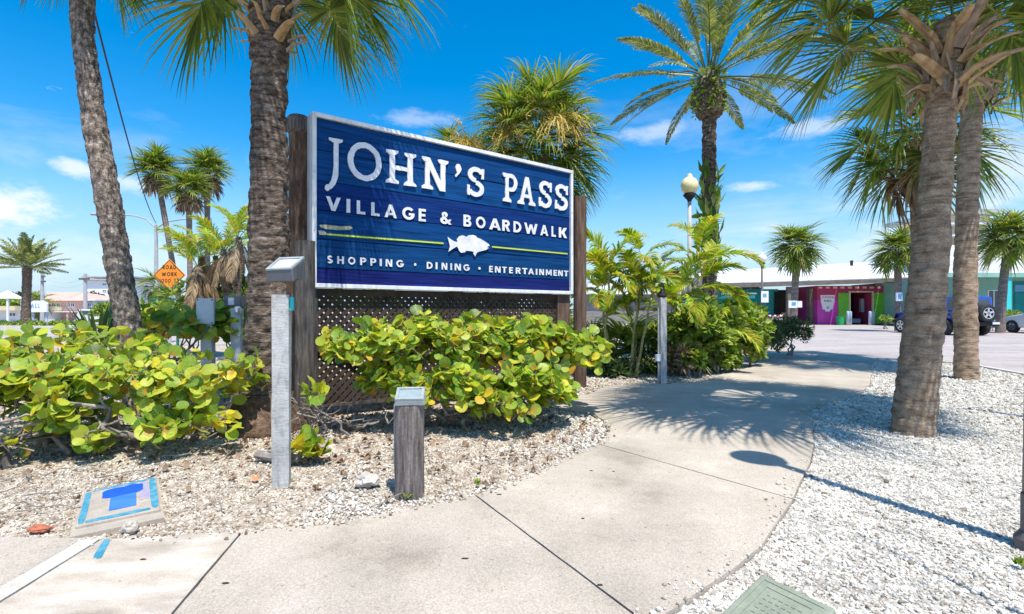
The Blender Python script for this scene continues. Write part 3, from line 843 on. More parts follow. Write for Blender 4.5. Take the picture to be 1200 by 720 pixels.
# ------------------------------------------------------------------ palms
def spline(pts, n):
    """Catmull-Rom through (vector, radius) points"""
    P_ = [Vector((*p, r)) for p, r in pts]
    P_ = [P_[0] * 2 - P_[1]] + P_ + [P_[-1] * 2 - P_[-2]]
    outp = []
    segs = len(P_) - 3
    for i in range(n + 1):
        t = i / n * segs; k = min(int(t), segs - 1); u = t - k
        a, b, c, d = P_[k:k + 4]
        q = 0.5 * ((2 * b) + (c - a) * u + (2 * a - 5 * b + 4 * c - d) * u * u + (3 * b - a - 3 * c + d) * u ** 3)
        outp.append((Vector(q[:3]), q[3]))
    return outp

def trunk_mesh(pts, n_ring, n_side, rough=0.02, ring=0.0, ringf=9.0, scaly=0.0, seed=0):
    sp = spline(pts, n_ring)
    V = []
    for i, (p, r) in enumerate(sp):
        rr_ = ring * (abs(((p.z * ringf) % 1.0) - 0.5) * 2 - 0.5)
        for k in range(n_side):
            a = 2 * PI * k / n_side
            q = Vector((math.cos(a) * 1.2, math.sin(a) * 1.2, p.z * 2.2 + seed))
            d = noise.fractal(q * 1.3, 1.0, 2.0, 4) * rough
            if scaly:
                q2 = Vector((math.cos(a) * r * 9, math.sin(a) * r * 9, p.z * 9 + seed))
                d += scaly * (noise.cell(q2 * 1.6 + noise.noise_vector(q2) * 0.8) - 0.5)
                d += scaly * 0.6 * noise.fractal(Vector((math.cos(a) * 3, math.sin(a) * 3, p.z * 26)), 1.0, 2.0, 3)
            wob = rr_ * (0.6 + 0.8 * noise.noise(Vector((math.cos(a) * 2, math.sin(a) * 2, p.z * 7 + seed))))
            R = r * (1 + wob) + d
            V.append((p.x + math.cos(a) * R, p.y + math.sin(a) * R, p.z))
    Fc = []
    for i in range(n_ring):
        for k in range(n_side):
            k2 = (k + 1) % n_side
            Fc.append((i * n_side + k, i * n_side + k2, (i + 1) * n_side + k2, (i + 1) * n_side + k))
    m = MB(); m.add(V, Fc)
    m.f.append(tuple(len(V) - n_side + k for k in range(n_side)))
    return m

def strip(V, Fc, pts, wid, side, nrm, fold):
    """leaflet: V-folded strip"""
    n0 = len(V)
    for p, w in zip(pts, wid):
        V.append(p + side * w - nrm * fold * w); V.append(p); V.append(p - side * w - nrm * fold * w)
    for i in range(len(pts) - 1):
        a = n0 + i * 3
        Fc.append((a, a + 1, a + 4, a + 3)); Fc.append((a + 1, a + 2, a + 5, a + 4))

FAN = {}
def fan_frond(pitch, seed, R=0.95, pet=0.75, nseg=40, droop=0.5, dead=False):
    key = (round(pitch), seed, R, pet, nseg, droop, dead)
    if key in FAN: return FAN[key]
    rs = random.Random(seed * 77 + int(pitch))
    m = MB()
    pr = math.radians(pitch)
    p = Vector((0, 0, 0)); pts = [p.copy()]
    bend = 0.35 if not dead else 0.2
    ns = 6
    for i in range(ns):
        pr -= bend / ns * (1.0 if pr > -1.3 else 0.0)
        p = p + Vector((math.cos(pr), 0, math.sin(pr))) * pet / ns
        pts.append(p.copy())
    m.tube(pts, [0.022 - 0.002 * i for i in range(ns + 1)], 4, False)
    nV = len(m.v)
    V, Fc = [], []
    costa = []
    q = p.copy(); cp = pr
    for i in range(5):
        costa.append((q.copy(), cp)); cp -= 0.16; q = q + Vector((math.cos(cp), 0, math.sin(cp))) * R * 0.09
    amax = 2.35
    for i in range(nseg):
        a = -amax + 2 * amax * i / (nseg - 1) + rs.uniform(-0.02, 0.02)
        k = max(0, 1 - abs(a) / 1.3) * 4
        c0, c1 = costa[int(k)], costa[min(4, int(k) + 1)]
        base = c0[0].lerp(c1[0], k - int(k)); cpi = c0[1]
        d = Vector((math.cos(cpi), 0, math.sin(cpi))); s = Vector((0, 1, 0)); n = d.cross(s) * -1
        if n.z < 0 and pitch > -60: n = -n
        dirv = (d * math.cos(a) + s * math.sin(a) + n * (0.26 * abs(math.sin(a)) + rs.uniform(-0.05, 0.05))).normalized()
        L = R * (0.80 + 0.22 * math.cos(a)) * rs.uniform(0.9, 1.06)
        if dead: L *= rs.uniform(0.5, 1.0)
        pt = base.copy(); lp = [pt.copy()]
        nsg = 5
        for j in range(nsg):
            g = (0.02 + droop * (j / nsg) ** 2.2) * rs.uniform(0.7, 1.5) * (1.8 if dead else 1)
            dirv = (dirv + Vector((0, 0, -g)) + (Vector((rs.uniform(-.1, .1), rs.uniform(-.1, .1), 0)) if dead else Vector((0, 0, 0)))).normalized()
            pt = pt + dirv * L / nsg
            lp.append(pt.copy())
        w0 = 0.026 * R * 40 / nseg
        wid = [w0 * 0.25, w0 * 1.0, w0 * 0.95, w0 * 0.6, w0 * 0.32, 0.001]
        sd_ = (dirv.cross(n)); sd_ = sd_.normalized() if sd_.length > 0.05 else s
        strip(V, Fc, lp, wid, sd_, n, 0.5)
    m.add(V, Fc)
    me = bpy.data.meshes.new('frond')
    me.from_pydata([tuple(v) for v in m.v], [], m.f)
    me.materials.append(MAT['frond_dead' if dead else 'frond_sabal'])
    me.update()
    FAN[key] = me
    return me

PIN = {}
def pin_frond(pitch, seed, L=2.2, bend=0.9, n=42, ll=0.42, w=0.016, vee=0.45, droop=0.25, mat='frond_date', bare=0.18, back=0.9):
    key = (round(pitch), seed, L, bend, n, ll, w, vee, droop, mat)
    if key in PIN: return PIN[key]
    rs = random.Random(seed * 31 + int(pitch) * 3 + 5)
    m = MB(); pr = math.radians(pitch); p = Vector((0, 0, 0)); pts = [p.copy()]; dirs = []
    ns = 14
    for i in range(ns):
        pr -= bend / ns * (0.4 + 1.2 * i / ns) * (1.0 if pr > -1.45 else 0.1)
        d = Vector((math.cos(pr), 0, math.sin(pr))); dirs.append(d)
        p = p + d * L / ns; pts.append(p.copy())
    dirs.append(dirs[-1])
    m.tube(pts, [0.020 * L / 2.2 * (1 - 0.85 * i / ns) for i in range(ns + 1)], 4, False)
    V, Fc = [], []
    for i in range(n):
        t = bare + (1 - bare) * (i + 0.5) / n
        k = t * ns; ki = min(int(k), ns - 1)
        base = pts[ki].lerp(pts[ki + 1], k - ki); d = dirs[ki]
        nrm = Vector((-d.z, 0, d.x))
        prof = math.sin(PI * min(1, max(0.05, (t - bare) / (1 - bare) * 0.86 + 0.12))) ** 0.6
        for s in (1, -1):
            side = Vector((0, s, 0))
            bk = back * (1 - 0.45 * t)
            dv = (side * math.sin(bk) + d * math.cos(bk) + nrm * (vee + rs.uniform(-0.2, 0.2))).normalized()
            l = ll * prof * rs.uniform(0.85, 1.1)
            lp = [base.copy()]; q = base.copy()
            for j in range(3):
                dv = (dv + Vector((0, 0, -droop * (j + 0.3) * rs.uniform(0.6, 1.4)))).normalized()
                q = q + dv * l / 3; lp.append(q.copy())
            sd_ = dv.cross(nrm); sd_ = sd_.normalized() if sd_.length > 0.05 else d
            n0 = len(V)
            ww = [w * 0.4, w, w * 0.8, 0.0008]
            for pp, wv in zip(lp, ww):
                V.append(pp + sd_ * wv); V.append(pp - sd_ * wv)
            for j in range(3):
                a = n0 + j * 2; Fc.append((a, a + 1, a + 3, a + 2))
    m.add(V, Fc)
    me = bpy.data.meshes.new('frond')
    me.from_pydata([tuple(v) for v in m.v], [], m.f)
    me.materials.append(MAT[mat]); me.update()
    PIN[key] = me
    return me

def put(me, name, root, pos, az, scale=1.0, tilt=0.0, label=None):
    o = link(name, me, None, root)
    o.location = Vector(pos) - wl(root)
    o.rotation_euler = (tilt, 0, az)
    o.scale = (scale,) * 3
    if label: o['label'] = label
    return o

def boot_mesh(L, w, curve, seed):
    """old leaf base: curved trough-like blade rising outward"""
    rs = random.Random(seed); V, Fc = [], []
    n = 6; p = Vector((0, 0, 0)); a = 1.15
    for i in range(n + 1):
        t = i / n
        ww = w * (1.0 - 0.45 * t ** 1.5) * (1 if i < n else 0.75)
        c, s_ = math.cos(a), math.sin(a); nn = Vector((-s_, 0, c))
        th = 0.014 * (1 - 0.5 * t)
        for u in (-1, 0, 1):
            q = p + Vector((0, u * ww, 0)) + nn * (abs(u) * ww * 0.35)
            V.append(q); V.append(q - nn * th)
        a -= curve / n; p = p + Vector((math.cos(a), 0, math.sin(a))) * L / n
    for i in range(n):
        b = i * 6
        for (x, y) in ((0, 2), (2, 4)):
            Fc.append((b + x, b + y, b + y + 6, b + x + 6)); Fc.append((b + x + 1, b + x + 7, b + y + 7, b + y + 1))
        Fc.append((b, b + 6, b + 7, b + 1)); Fc.append((b + 4, b + 5, b + 11, b + 10))
    b = n * 6; Fc.append((b, b + 2, b + 3, b + 1)); Fc.append((b + 2, b + 4, b + 5, b + 3))
    me = bpy.data.meshes.new('leaf_base'); me.from_pydata([tuple(v) for v in V], [], Fc); me.update()
    return me
BOOTS = [boot_mesh(0.30 + 0.05 * (i % 3), 0.040 + 0.008 * (i % 2), 0.2 + 0.35 * i, i) for i in range(4)]
BOOTS_G = [b.copy() for b in BOOTS]
for b in BOOTS: b.materials.append(MAT['boot_tan'])
for b in BOOTS_G: b.materials.append(MAT['boot_grey'])

def boots(root, c, r, z0, z1, n, scale=1.0, grey=False, tilt=0.0, azr=None):
    for i in range(n):
        t = (i + 0.5) / n
        az = i * 2.399 + random.uniform(-.2, .2)
        rr = r * 0.75
        pos = Vector((c[0] + math.cos(az) * rr, c[1] + math.sin(az) * rr, z0 + (z1 - z0) * t))
        o = put(random.choice(BOOTS_G if (grey or random.random() < 0.4) else BOOTS), 'leaf_base', root, pos, az, scale * random.uniform(0.6, 1.3))
        o.rotation_euler = (random.uniform(-.5, .5), random.uniform(-.35, .75) * (1.2 - t), az + random.uniform(-.3, .3))
        o.scale = (o.scale[0], o.scale[0] * random.uniform(.5, 1.1), o.scale[0])

def fan_crown(root, c, n, R, pet, pmin=-45, pmax=85, spread=0.3, nseg=40, droop=0.5, dead=0, seed=0, az0=0.0, deadp=-75, jit=0.0, skip=None):
    for i in range(n):
        t = (i + 0.5) / n
        pitch = pmax - (pmax - pmin) * t ** 0.85
        pitch = round(pitch / 15) * 15
        az = az0 + i * 2.399 + random.uniform(-.15, .15)
        if skip and skip(az % (2 * PI), pitch): continue
        pos = Vector(c) + Vector((math.cos(az) * 0.08, math.sin(az) * 0.08, spread * (0.5 - t)))
        put(fan_frond(pitch, seed + i % 2, R, pet, nseg, droop), 'frond', root, pos, az, random.uniform(0.88, 1.12), random.uniform(-.25, .25))
    for i in range(dead):
        az = az0 + i * 2.399 + 1.1
        pos = Vector(c) + Vector((math.cos(az) * 0.12, math.sin(az) * 0.12, -spread * 0.6))
        put(fan_frond(deadp, seed + i % 2, R * 1.0, pet * 0.9, nseg // 2, 0.5, True), 'dead_frond', root, pos, az, random.uniform(0.8, 1.1), random.uniform(-.3, .3), 'dry brown hanging frond')

def sabal(name, label, trunk_pts, mat, crown_n, R, pet, rings=40, sides=20, group=None, nseg=40, dead=0, pmin=-45, spread=0.35,
          boots_n=0, rough=0.01, ring=0.03, scaly=0.0, droop=0.5, seed=0, az0=0.0, crown_up=0.15, cat='palm tree', boot_scale=1.0, ringf=9.0, skip=None, deadp=-75):
    trunk_pts = [(p, r / math.sqrt(1 + (p[0] / p[1]) ** 2)) for p, r in trunk_pts]
    base = trunk_pts[0][0]
    root = thing(name, (base[0], base[1], base[2]), label, cat, group)
    tm = trunk_mesh([(Vector(p), r) for p, r in trunk_pts], rings, sides, rough, ring, ringf, scaly, seed)
    tm.build('trunk', MAT[mat], root, True)
    top, rt = Vector(trunk_pts[-1][0]), trunk_pts[-1][1]
    fan_crown(root, top + Vector((0, 0, crown_up)), crown_n, R, pet, pmin=pmin, spread=spread, nseg=nseg, droop=droop, dead=dead, seed=seed, az0=az0, skip=skip, deadp=deadp)
    if boots_n:
        boots(root, top, rt, top.z - 0.45 * boot_scale, top.z + 0.15, boots_n, boot_scale)
    return root

# main left palm beside the sign
Yp = 5.07
pts = [(P(309, 505, Yp) - Vector((0, 0, 0.08)), 0.30), (P(309, 470, Yp), 0.25), (P(311, 425, Yp), 0.232), (P(314, 360, Yp), 0.226), (P(315, 300, Yp), 0.216), (P(315, 250, Yp), 0.204), (P(315, 180, Yp), 0.193), (P(315, 120, Yp), 0.185), (P(315, 80, Yp), 0.185), (P(316, 45, Yp), 0.205), (P(318, 12, Yp), 0.22), (P(320, -22, Yp), 0.17)]
main_palm = sabal('cabbage_palm', 'stout dark barked palm standing between grey post and the blue sign', pts, 'trunk_dark', 40, 0.82, 0.78, rings=260, sides=56, nseg=54, pmin=-25,
      boots_n=0, rough=0.016, ring=0.02, scaly=0.012, seed=1, crown_up=0.62, az0=0.5, spread=0.35, ringf=7, skip=lambda az, p: abs(az - 5.26) < 0.8 and p < 30)
boots(main_palm, P(317, 20, Yp), 0.20, P(0, 62, Yp).z, P(0, 2, Yp).z, 40, 0.85)
# root mass
m = MB()
m.lathe(P(309, 497, Yp) - Vector((0, 0, 0.05)), [(0.42, -0.05), (0.40, 0.05), (0.33, 0.16), (0.29, 0.28), (0.26, 0.36)], 28)
for i, v in enumerate(m.v):
    q = Vector(v); d = noise.fractal(q * 7, 1.0, 2.0, 3) * 0.07
    c = P(309, 497, Yp); r_ = Vector((q.x - c.x, q.y - c.y, 0)).normalized()
    m.v[i] = tuple(q + r_ * d + Vector((0, 0, d * 0.4)))
m.build('root_mass', MAT['root_mass'], main_palm, True)
# leaning palm at left
Yl = 6.0
pts = [(P(163, 479, Yl) - Vector((0, 0, 0.06)), 0.20), (P(158, 440, Yl), 0.185), (P(151, 385, Yl), 0.175), (P(140, 320, Yl), 0.170), (P(131, 260, Yl), 0.168), (P(119, 190, Yl), 0.166), (P(109, 130, Yl), 0.155), (P(101, 70, Yl), 0.145), (P(97, 30, Yl), 0.150), (P(97, 0, Yl), 0.155), (P(97, -25, Yl), 0.12)]
sabal('leaning_palm', 'tall leaning palm with mottled grey bark at the left edge of the bed', pts, 'trunk_scaly', 26, 0.55, 0.36, rings=240, sides=44, nseg=48, pmin=-30,
      rough=0.012, ring=0.0, scaly=0.010, seed=3, crown_up=0.55, spread=0.2, boots_n=0)

# big right palm
Yr_ = 4.89
pts = [(P(1070, 507, Yr_) - Vector((0, 0, 0.05)), 0.24), (P(1071, 490, Yr_), 0.225), (P(1075, 450, Yr_), 0.215), (P(1080, 400, Yr_), 0.210), (P(1087, 330, Yr_), 0.199), (P(1094, 250, Yr_), 0.172), (P(1098, 190, Yr_), 0.165), (P(1102, 130, Yr_), 0.160), (P(1106, 95, Yr_), 0.165), (P(1110, 60, Yr_), 0.185), (P(1113, 25, Yr_), 0.16)]
rp = sabal('cabbage_palm', 'thick brown palm in the white gravel right beside the path', pts, 'trunk_brown', 48, 0.95, 0.98, rings=240, sides=48, nseg=54, pmin=-14,
      rough=0.012, ring=0.006, scaly=0.008, seed=5, crown_up=0.58, spread=0.4, az0=0.2, ringf=6,
      skip=lambda az, p: abs(az - 4.0) < 0.95 and p < 28)
cc = P(1107, 92, Yr_)
for az_, k_ in ((3.45, 0), (3.75, 1), (4.05, 0), (4.3, 1), (4.6, 0)):
    put(fan_frond(30, 5 + k_, 0.95, 0.98, 54, 0.5), 'frond', rp, P(1113, 25, Yr_) + Vector((0, 0, 0.6)), az_, 1.38, 0.1)  # oversized fronds above the view, added to stretch the crown shadow on the path
boots(rp, cc, 0.2, P(0, 112, Yr_).z, P(0, 50, Yr_).z, 48, 1.1)
for i in range(14):
    az = i * 0.47 + 0.3
    o = put((BOOTS_G + BOOTS)[(i * 3) % 8], 'leaf_base', rp, cc + Vector((math.cos(az) * 0.17, math.sin(az) * 0.17, -0.02)), az, 1.0, 0.2)
    o.rotation_euler = (random.uniform(-.4, .4), 1.4 + 0.9 * random.random(), az); o.scale = (random.uniform(.6, 1.1), random.uniform(.4, .9), 1)
# second right palm
Y2 = 8.73
pts = [(P(1132, 444, Y2) - Vector((0, 0, 0.05)), 0.25), (P(1132, 435, Y2), 0.232), (P(1132, 400, Y2), 0.222), (P(1131, 330, Y2), 0.215), (P(1133, 260, Y2), 0.205), (P(1135, 190, Y2), 0.205), (P(1138, 140, Y2), 0.205), (P(1142, 110, Y2), 0.22), (P(1148, 70, Y2), 0.22)]
rp2 = sabal('cabbage_palm', 'slimmer upright palm in the gravel behind the thick brown palm', pts, 'trunk_brown', 34, 1.0, 0.9, rings=200, sides=36, nseg=50, pmin=-25,
      rough=0.012, ring=0.014, scaly=0.008, seed=7, crown_up=0.6, spread=0.3, az0=1.2, ringf=8, skip=lambda az, p: abs(az - 4.0) < 0.8 and p < 40)
boots(rp2, P(1148, 95, Y2), 0.26, P(0, 135, Y2).z, P(0, 60, Y2).z, 44, 1.2, grey=True)
# third one hidden behind
Y3 = 11.0
pts = [(P(1079, 427, Y3), 0.25), (P(1079, 330, Y3), 0.22), (P(1079, 260, Y3), 0.23), (P(1077, 200, Y3), 0.25), (P(1073, 165, Y3), 0.22)]
rp3 = sabal('cabbage_palm', 'palm with shaggy old leaf bases hidden behind the thick brown trunk', pts, 'trunk_brown', 30, 1.05, 0.85, rings=60, sides=20,
      seed=9, crown_up=0.25, spread=0.5, az0=2.2, dead=5, droop=0.45)
boots(rp3, P(1077, 200, Y3), 0.26, P(0, 265, Y3).z, P(0, 150, Y3).z, 40, 1.1, grey=True)
# behind the sign
Yb = 11.3
pts = [(P(640, 425, Yb), 0.22), (P(636, 330, Yb), 0.20), (P(632, 250, Yb), 0.20), (P(630, 185, Yb), 0.22)]
bp_ = sabal('cabbage_palm', 'full crowned palm rising behind the right half of the sign', pts, 'trunk_far', 96, 0.85, 0.72, rings=40, sides=16,
      seed=11, crown_up=0.10, spread=1.2, az0=0.9, pmin=-70, droop=0.6, nseg=44)
def straw(root, c, L, seed, n=26):
    rs = random.Random(seed); V, Fc = [], []
    for i in range(n):
        a = rs.uniform(0, 2 * PI); p = Vector(c); d = Vector((math.cos(a) * 0.4, math.sin(a) * 0.4 - 0.4, rs.uniform(0.1, 0.8))).normalized()
        lp = [p.copy()]
        for j in range(5):
            d = (d + Vector((rs.uniform(-.15, .15), rs.uniform(-.15, .15), -0.42))).normalized(); p = p + d * L / 5 * rs.uniform(0.7, 1.2); lp.append(p.copy())
            for q in range(7):
                dd = rv(0.5) + Vector((0, 0, -0.3)); e = p + dd.normalized() * 0.10; k = len(V)
                V += [p, e, e + Vector((0.015, 0, 0.012))]; Fc.append((k, k + 1, k + 2))
        strip(V, Fc, lp, [0.008, 0.012, 0.012, 0.012, 0.012, 0.004], Vector((1, 0, 0)), Vector((0, -1, 0)), 0.2)
    m = MB(); m.add(V, Fc); return m.build('flower_stalk', MAT['flower_straw'], root)
straw(bp_, P(592, 160, Yb - 0.7), 0.7, 1, 18); straw(bp_, P(655, 145, Yb - 0.9), 0.95, 2, 30); straw(bp_, P(545, 170, Yb - 0.3), 0.6, 3)
pts = [(P(534, 425, 12.5), 0.2), (P(534, 300, 12.5), 0.18), (P(534, 200, 12.5), 0.18)]
sp = sabal('cabbage_palm', 'palm whose top just shows over the middle of the sign', pts, 'trunk_far', 18, 0.6, 0.4, rings=20, sides=12, seed=13)

# far fan palms
def far_palm(label, bx, by, Y, cx, cy, rad, n, R, pet, seed, dead=0, mat='trunk_far', group='fan palms by the road', pmin=-45, nseg=28, bn=10, droop=0.4, mid=None, deadp=-75):
    b = P(bx, by, Y)
    pts = [(b, rad * 1.15)]
    if mid: pts.append((P(mid[0], mid[1], Y), rad))
    else: pts.append((b.lerp(P(cx, cy, Y), 0.5), rad))
    pts.append((P(cx, cy, Y), rad * 1.1))
    r = sabal('fan_palm', label, pts, mat, n, R, pet, rings=24, sides=12, seed=seed, group=group, dead=dead, nseg=nseg, pmin=pmin, droop=droop, az0=seed, ring=0.05, ringf=4, deadp=deadp)
    if bn: boots(r, P(cx, cy, Y), rad * 1.5, P(cx, cy, Y).z - 0.7, P(cx, cy, Y).z, bn, 1.5, grey=True)
    return r
far_palm('fan palm with a white notice plate on its trunk, left of the magenta shop', 929, 390, 28, 934, 292, 0.20, 36, 1.0, 0.6, 20, pmin=-40, dead=2)
far_palm('fan palm with drooping left side between shop and thick trunk', 1053, 388, 29, 1052, 296, 0.22, 34, 1.0, 0.55, 21, pmin=-35)
far_palm('fan palm at the right edge before the teal building', 1172, 390, 27, 1183, 282, 0.26, 40, 1.1, 0.65, 22, pmin=-30, mid=(1176, 330))
# drooping side cluster of that middle palm
o = put(fan_frond(-45, 3, 0.95, 0.9, 28, 0.4), 'frond', bpy.data.objects['fan_palm.001'], P(1048, 285, 29), PI + 0.2, 1.2)

# Washingtonia trio, left
W = 'tall fan palms with brown skirts'
far_palm('leftmost of three tall slim fan palms behind the road work sign', 216, 388, 27, 184, 204, 0.16, 34, 0.85, 0.5, 30, dead=16, group=W, mid=(199, 290), pmin=5, bn=0, deadp=-45)
far_palm('lowest crowned of the three tall slim fan palms', 224, 388, 26, 221, 226, 0.15, 32, 0.8, 0.45, 31, dead=20, group=W, pmin=5, bn=0, deadp=-45)
far_palm('rightmost of three tall slim fan palms, with yellowing skirt', 243, 388, 28, 243, 204, 0.16, 34, 0.88, 0.5, 32, dead=18, group=W, pmin=5, bn=0, deadp=-45)
far_palm('low round fan palm crown left of the road work sign', 186, 392, 24, 183, 338, 0.14, 20, 0.55, 0.35, 33, pmin=-60, bn=0, dead=2)
far_palm('small far fan palm behind the white notice board', 47, 378, 52, 46, 356, 0.2, 18, 1.0, 0.6, 34, pmin=-70, bn=0, dead=3)

# date palms
def date_palm(name, label, base, top, rad, n, L, seed, ll, pmin=-25, pmax=88, bend=0.8, boots_r=None, mat='trunk_dark', w=0.016, nl=46, back=0.9, ring=0.06, ringf=7, bare=0.18):
    root = thing(name, base, label, 'palm tree')
    b, t = Vector(base), Vector(top)
    trunk_mesh([(b, rad * 1.2), (b.lerp(t, 0.35), rad), (b.lerp(t, 0.75), rad), (t, rad * 1.1)], 110, 20, 0.012, ring, ringf, 0.02, seed).build('trunk', MAT[mat], root, False)
    for i in range(n):
        u = (i + 0.5) / n
        pitch = round((pmax - (pmax - pmin) * u ** 0.9) / 12) * 12
        az = i * 2.399 + seed
        put(pin_frond(pitch, i % 2, L, bend, nl, ll, w, back=back, bare=bare), 'frond', root, t + Vector((math.cos(az) * 0.1, math.sin(az) * 0.1, 0.1 * (1 - u))), az, random.uniform(0.85, 1.1), random.uniform(-.5, .5))
    return root
Yd = 12.5
dp = date_palm('date_palm', 'tall date palm with long feathery fronds behind the cream globe lamp', P(831, 420, Yd), P(831, 92, Yd), 0.17, 46, 2.6, 4, 0.30, bend=0.5, pmin=-20, ring=0.10, ringf=9, nl=64, w=0.015, bare=0.30)
# pineapple-like head with green growth
m = MB(); m.lathe(P(831, 118, Yd) - Vector((0, 0, 0.35)), [(0.2, -0.1), (0.30, 0.0), (0.36, 0.25), (0.36, 0.55), (0.30, 0.8), (0.24, 0.98)], 20)
for i, v in enumerate(m.v):
    q = Vector(v); m.v[i] = tuple(q + Vector((noise.noise(q * 6), noise.noise(q * 6 + Vector((9, 0, 0))), 0)) * 0.06)
m.build('boot_head', MAT['trunk_dark'], dp)
items = []
for i in range(420):
    a = random.uniform(0, 2 * PI); z = random.uniform(-0.45, 0.55); r = 0.34
    od = Vector((math.cos(a), math.sin(a), 0.1))
    items.append((P(831, 113, Yd) + Vector((od.x * r, od.y * r, z)), basis(od + rv(0.6), od + rv(0.5) + Vector((0, 0, .5))), random.uniform(0.07, 0.15)))
V, Fc, uv = place_template(small_leaf_T(1, 0.6), items)
o = link('fern_growth', np_mesh('fern', V - np.array(wl(dp)[:]), Fc, False, uv), MAT['leaf_shrub'], dp); o['kind'] = 'stuff'
items = []
for i in range(160):
    a = random.uniform(0, 2 * PI); od = Vector((math.cos(a), math.sin(a), 0.2)); z = random.uniform(0, 2.6)
    items.append((P(831, 330, Yd) + Vector((od.x * .2, od.y * .2, z)), basis(Vector((0, 0, 1)) + rv(0.4), od + rv(0.3)), random.uniform(0.25, 0.5)))
V, Fc, uv = place_template(small_leaf_T(1, 0.3), items)
o = link('climbing_leaves', np_mesh('climber', V - np.array(wl(dp)[:]), Fc, False, uv), MAT['leaf_shrub'], dp); o['kind'] = 'stuff'

date_palm('date_palm', 'stocky date palm on the planted island at the far left', P(30, 383.5, 36), P(32, 314, 36), 0.27, 36, 2.4, 2, 0.5, bend=0.28, pmin=-5, w=0.035, nl=32)

# ------------------------------------------------------------------ areca clumps
def areca(name, label, canes, fronds_each, L, seed, cat='palm', mat='frond_areca', ll=0.32, w=0.018, dead=0.0, group=None, cane_r=0.022, cmat='cane', bend=1.5, pmin=10):
    root = thing(name, canes[0][0], label, cat, group)
    random.seed(seed)
    for ci, (b, t) in enumerate(canes):
        b, t = Vector(b), Vector(t)
        pts = crooked(b, t, 6, 0.05); rr = [cane_r * (1.25 - 0.08 * k) for k in range(7)]
        MB().tube(pts, rr, 8).build('cane', MAT[cmat], root, True)
        for i in range(fronds_each):
            u = (i + 0.5) / fronds_each
            pitch = round((85 - (85 - pmin) * u) / 12) * 12
            az = i * 2.399 + ci * 1.7 + seed
            isdead = random.random() < dead * (u + 0.3)
            if isdead:
                me = pin_frond(-60, i % 2, L * 0.9, 0.5, 26, ll, w * 0.7, 0.1, 0.6, 'frond_dead')
            else:
                me = pin_frond(pitch, i % 2, L, bend, 34, ll, w, 0.35, 0.22, mat)
            o = put(me, 'frond', root, t + Vector((0, 0, -0.12 * u)), az, random.uniform(0.75, 1.15), random.uniform(-.4, .4))
            if isdead: o['label'] = 'dry brown hanging frond'
    return root

A = 9.0
areca('areca_palm', 'slender areca palm clump with thin canes just right of the sign', [(P(711, 441, A), P(713, 318, A)), (P(717, 442, A + .2), P(706, 345, A + .2))], 7, 0.95, 41, ll=0.34, bend=1.4)
areca('areca_palm', 'yellow green areca palm clump left of the tall grey post', [(P(736, 445, A), P(750, 330, A)), (P(744, 446, A - .1), P(764, 348, A - .1)), (P(742, 440, A + .4), P(752, 300, A + .4)), (P(750, 442, A + .3), P(735, 362, A + .3))], 6, 0.9, 42, ll=0.34, bend=1.5, dead=0.15)
areca('areca_palm', 'bushy areca palm clump behind the grey post below the globe lamp', [(P(784, 440, A + .6), P(800, 345, A + .6)), (P(790, 440, A + .9), P(812, 330, A + .9)), (P(786, 440, A + .8), P(822, 300, A + .8)), (P(795, 440, A + .4), P(790, 370, A + .4)), (P(800, 440, A + .9), P(842, 380, A + .9))], 6, 1.05, 43, ll=0.36, bend=1.5, dead=0.12)
# background green fans behind canes
for (cx, cy, Y, s, lb) in ((715, 405, 10.2, 8, 'dark green fan palm seedling behind the thin canes'), (760, 400, 10.4, 10, 'dark green fan palm seedling beside the grey post')):
    r = thing('palm_seedling', P(cx, 430, Y), lb, 'palm')
    fan_crown(r, P(cx, cy + 15, Y), 16, 0.75, 0.55, pmin=10, pmax=80, spread=0.1, nseg=30, seed=s)
# left cluster of queen palms with dead fronds
Q = 'untidy feather palms with dead fronds'
areca('feather_palm', 'untidy feather palm with drooping dead fronds right of the road work sign', [(P(229, 395, 12.5), P(236, 300, 12.5)), (P(240, 395, 12.2), P(232, 312, 12.2))], 13, 1.05, 51, dead=0.8, cane_r=0.09, cmat='trunk_dark', group=Q, bend=1.1, ll=0.3, w=0.014)
areca('feather_palm', 'untidy feather palm with yellow fronds seen against the left of the dark trunk', [(P(268, 395, 12), P(262, 292, 12)), (P(281, 395, 11.6), P(279, 278, 11.6)), (P(256, 395, 12.8), P(252, 300, 12.8))], 12, 1.05, 52, dead=0.75, cane_r=0.08, cmat='trunk_dark', group=Q, bend=1.1, ll=0.3, w=0.015)
random.seed(99)

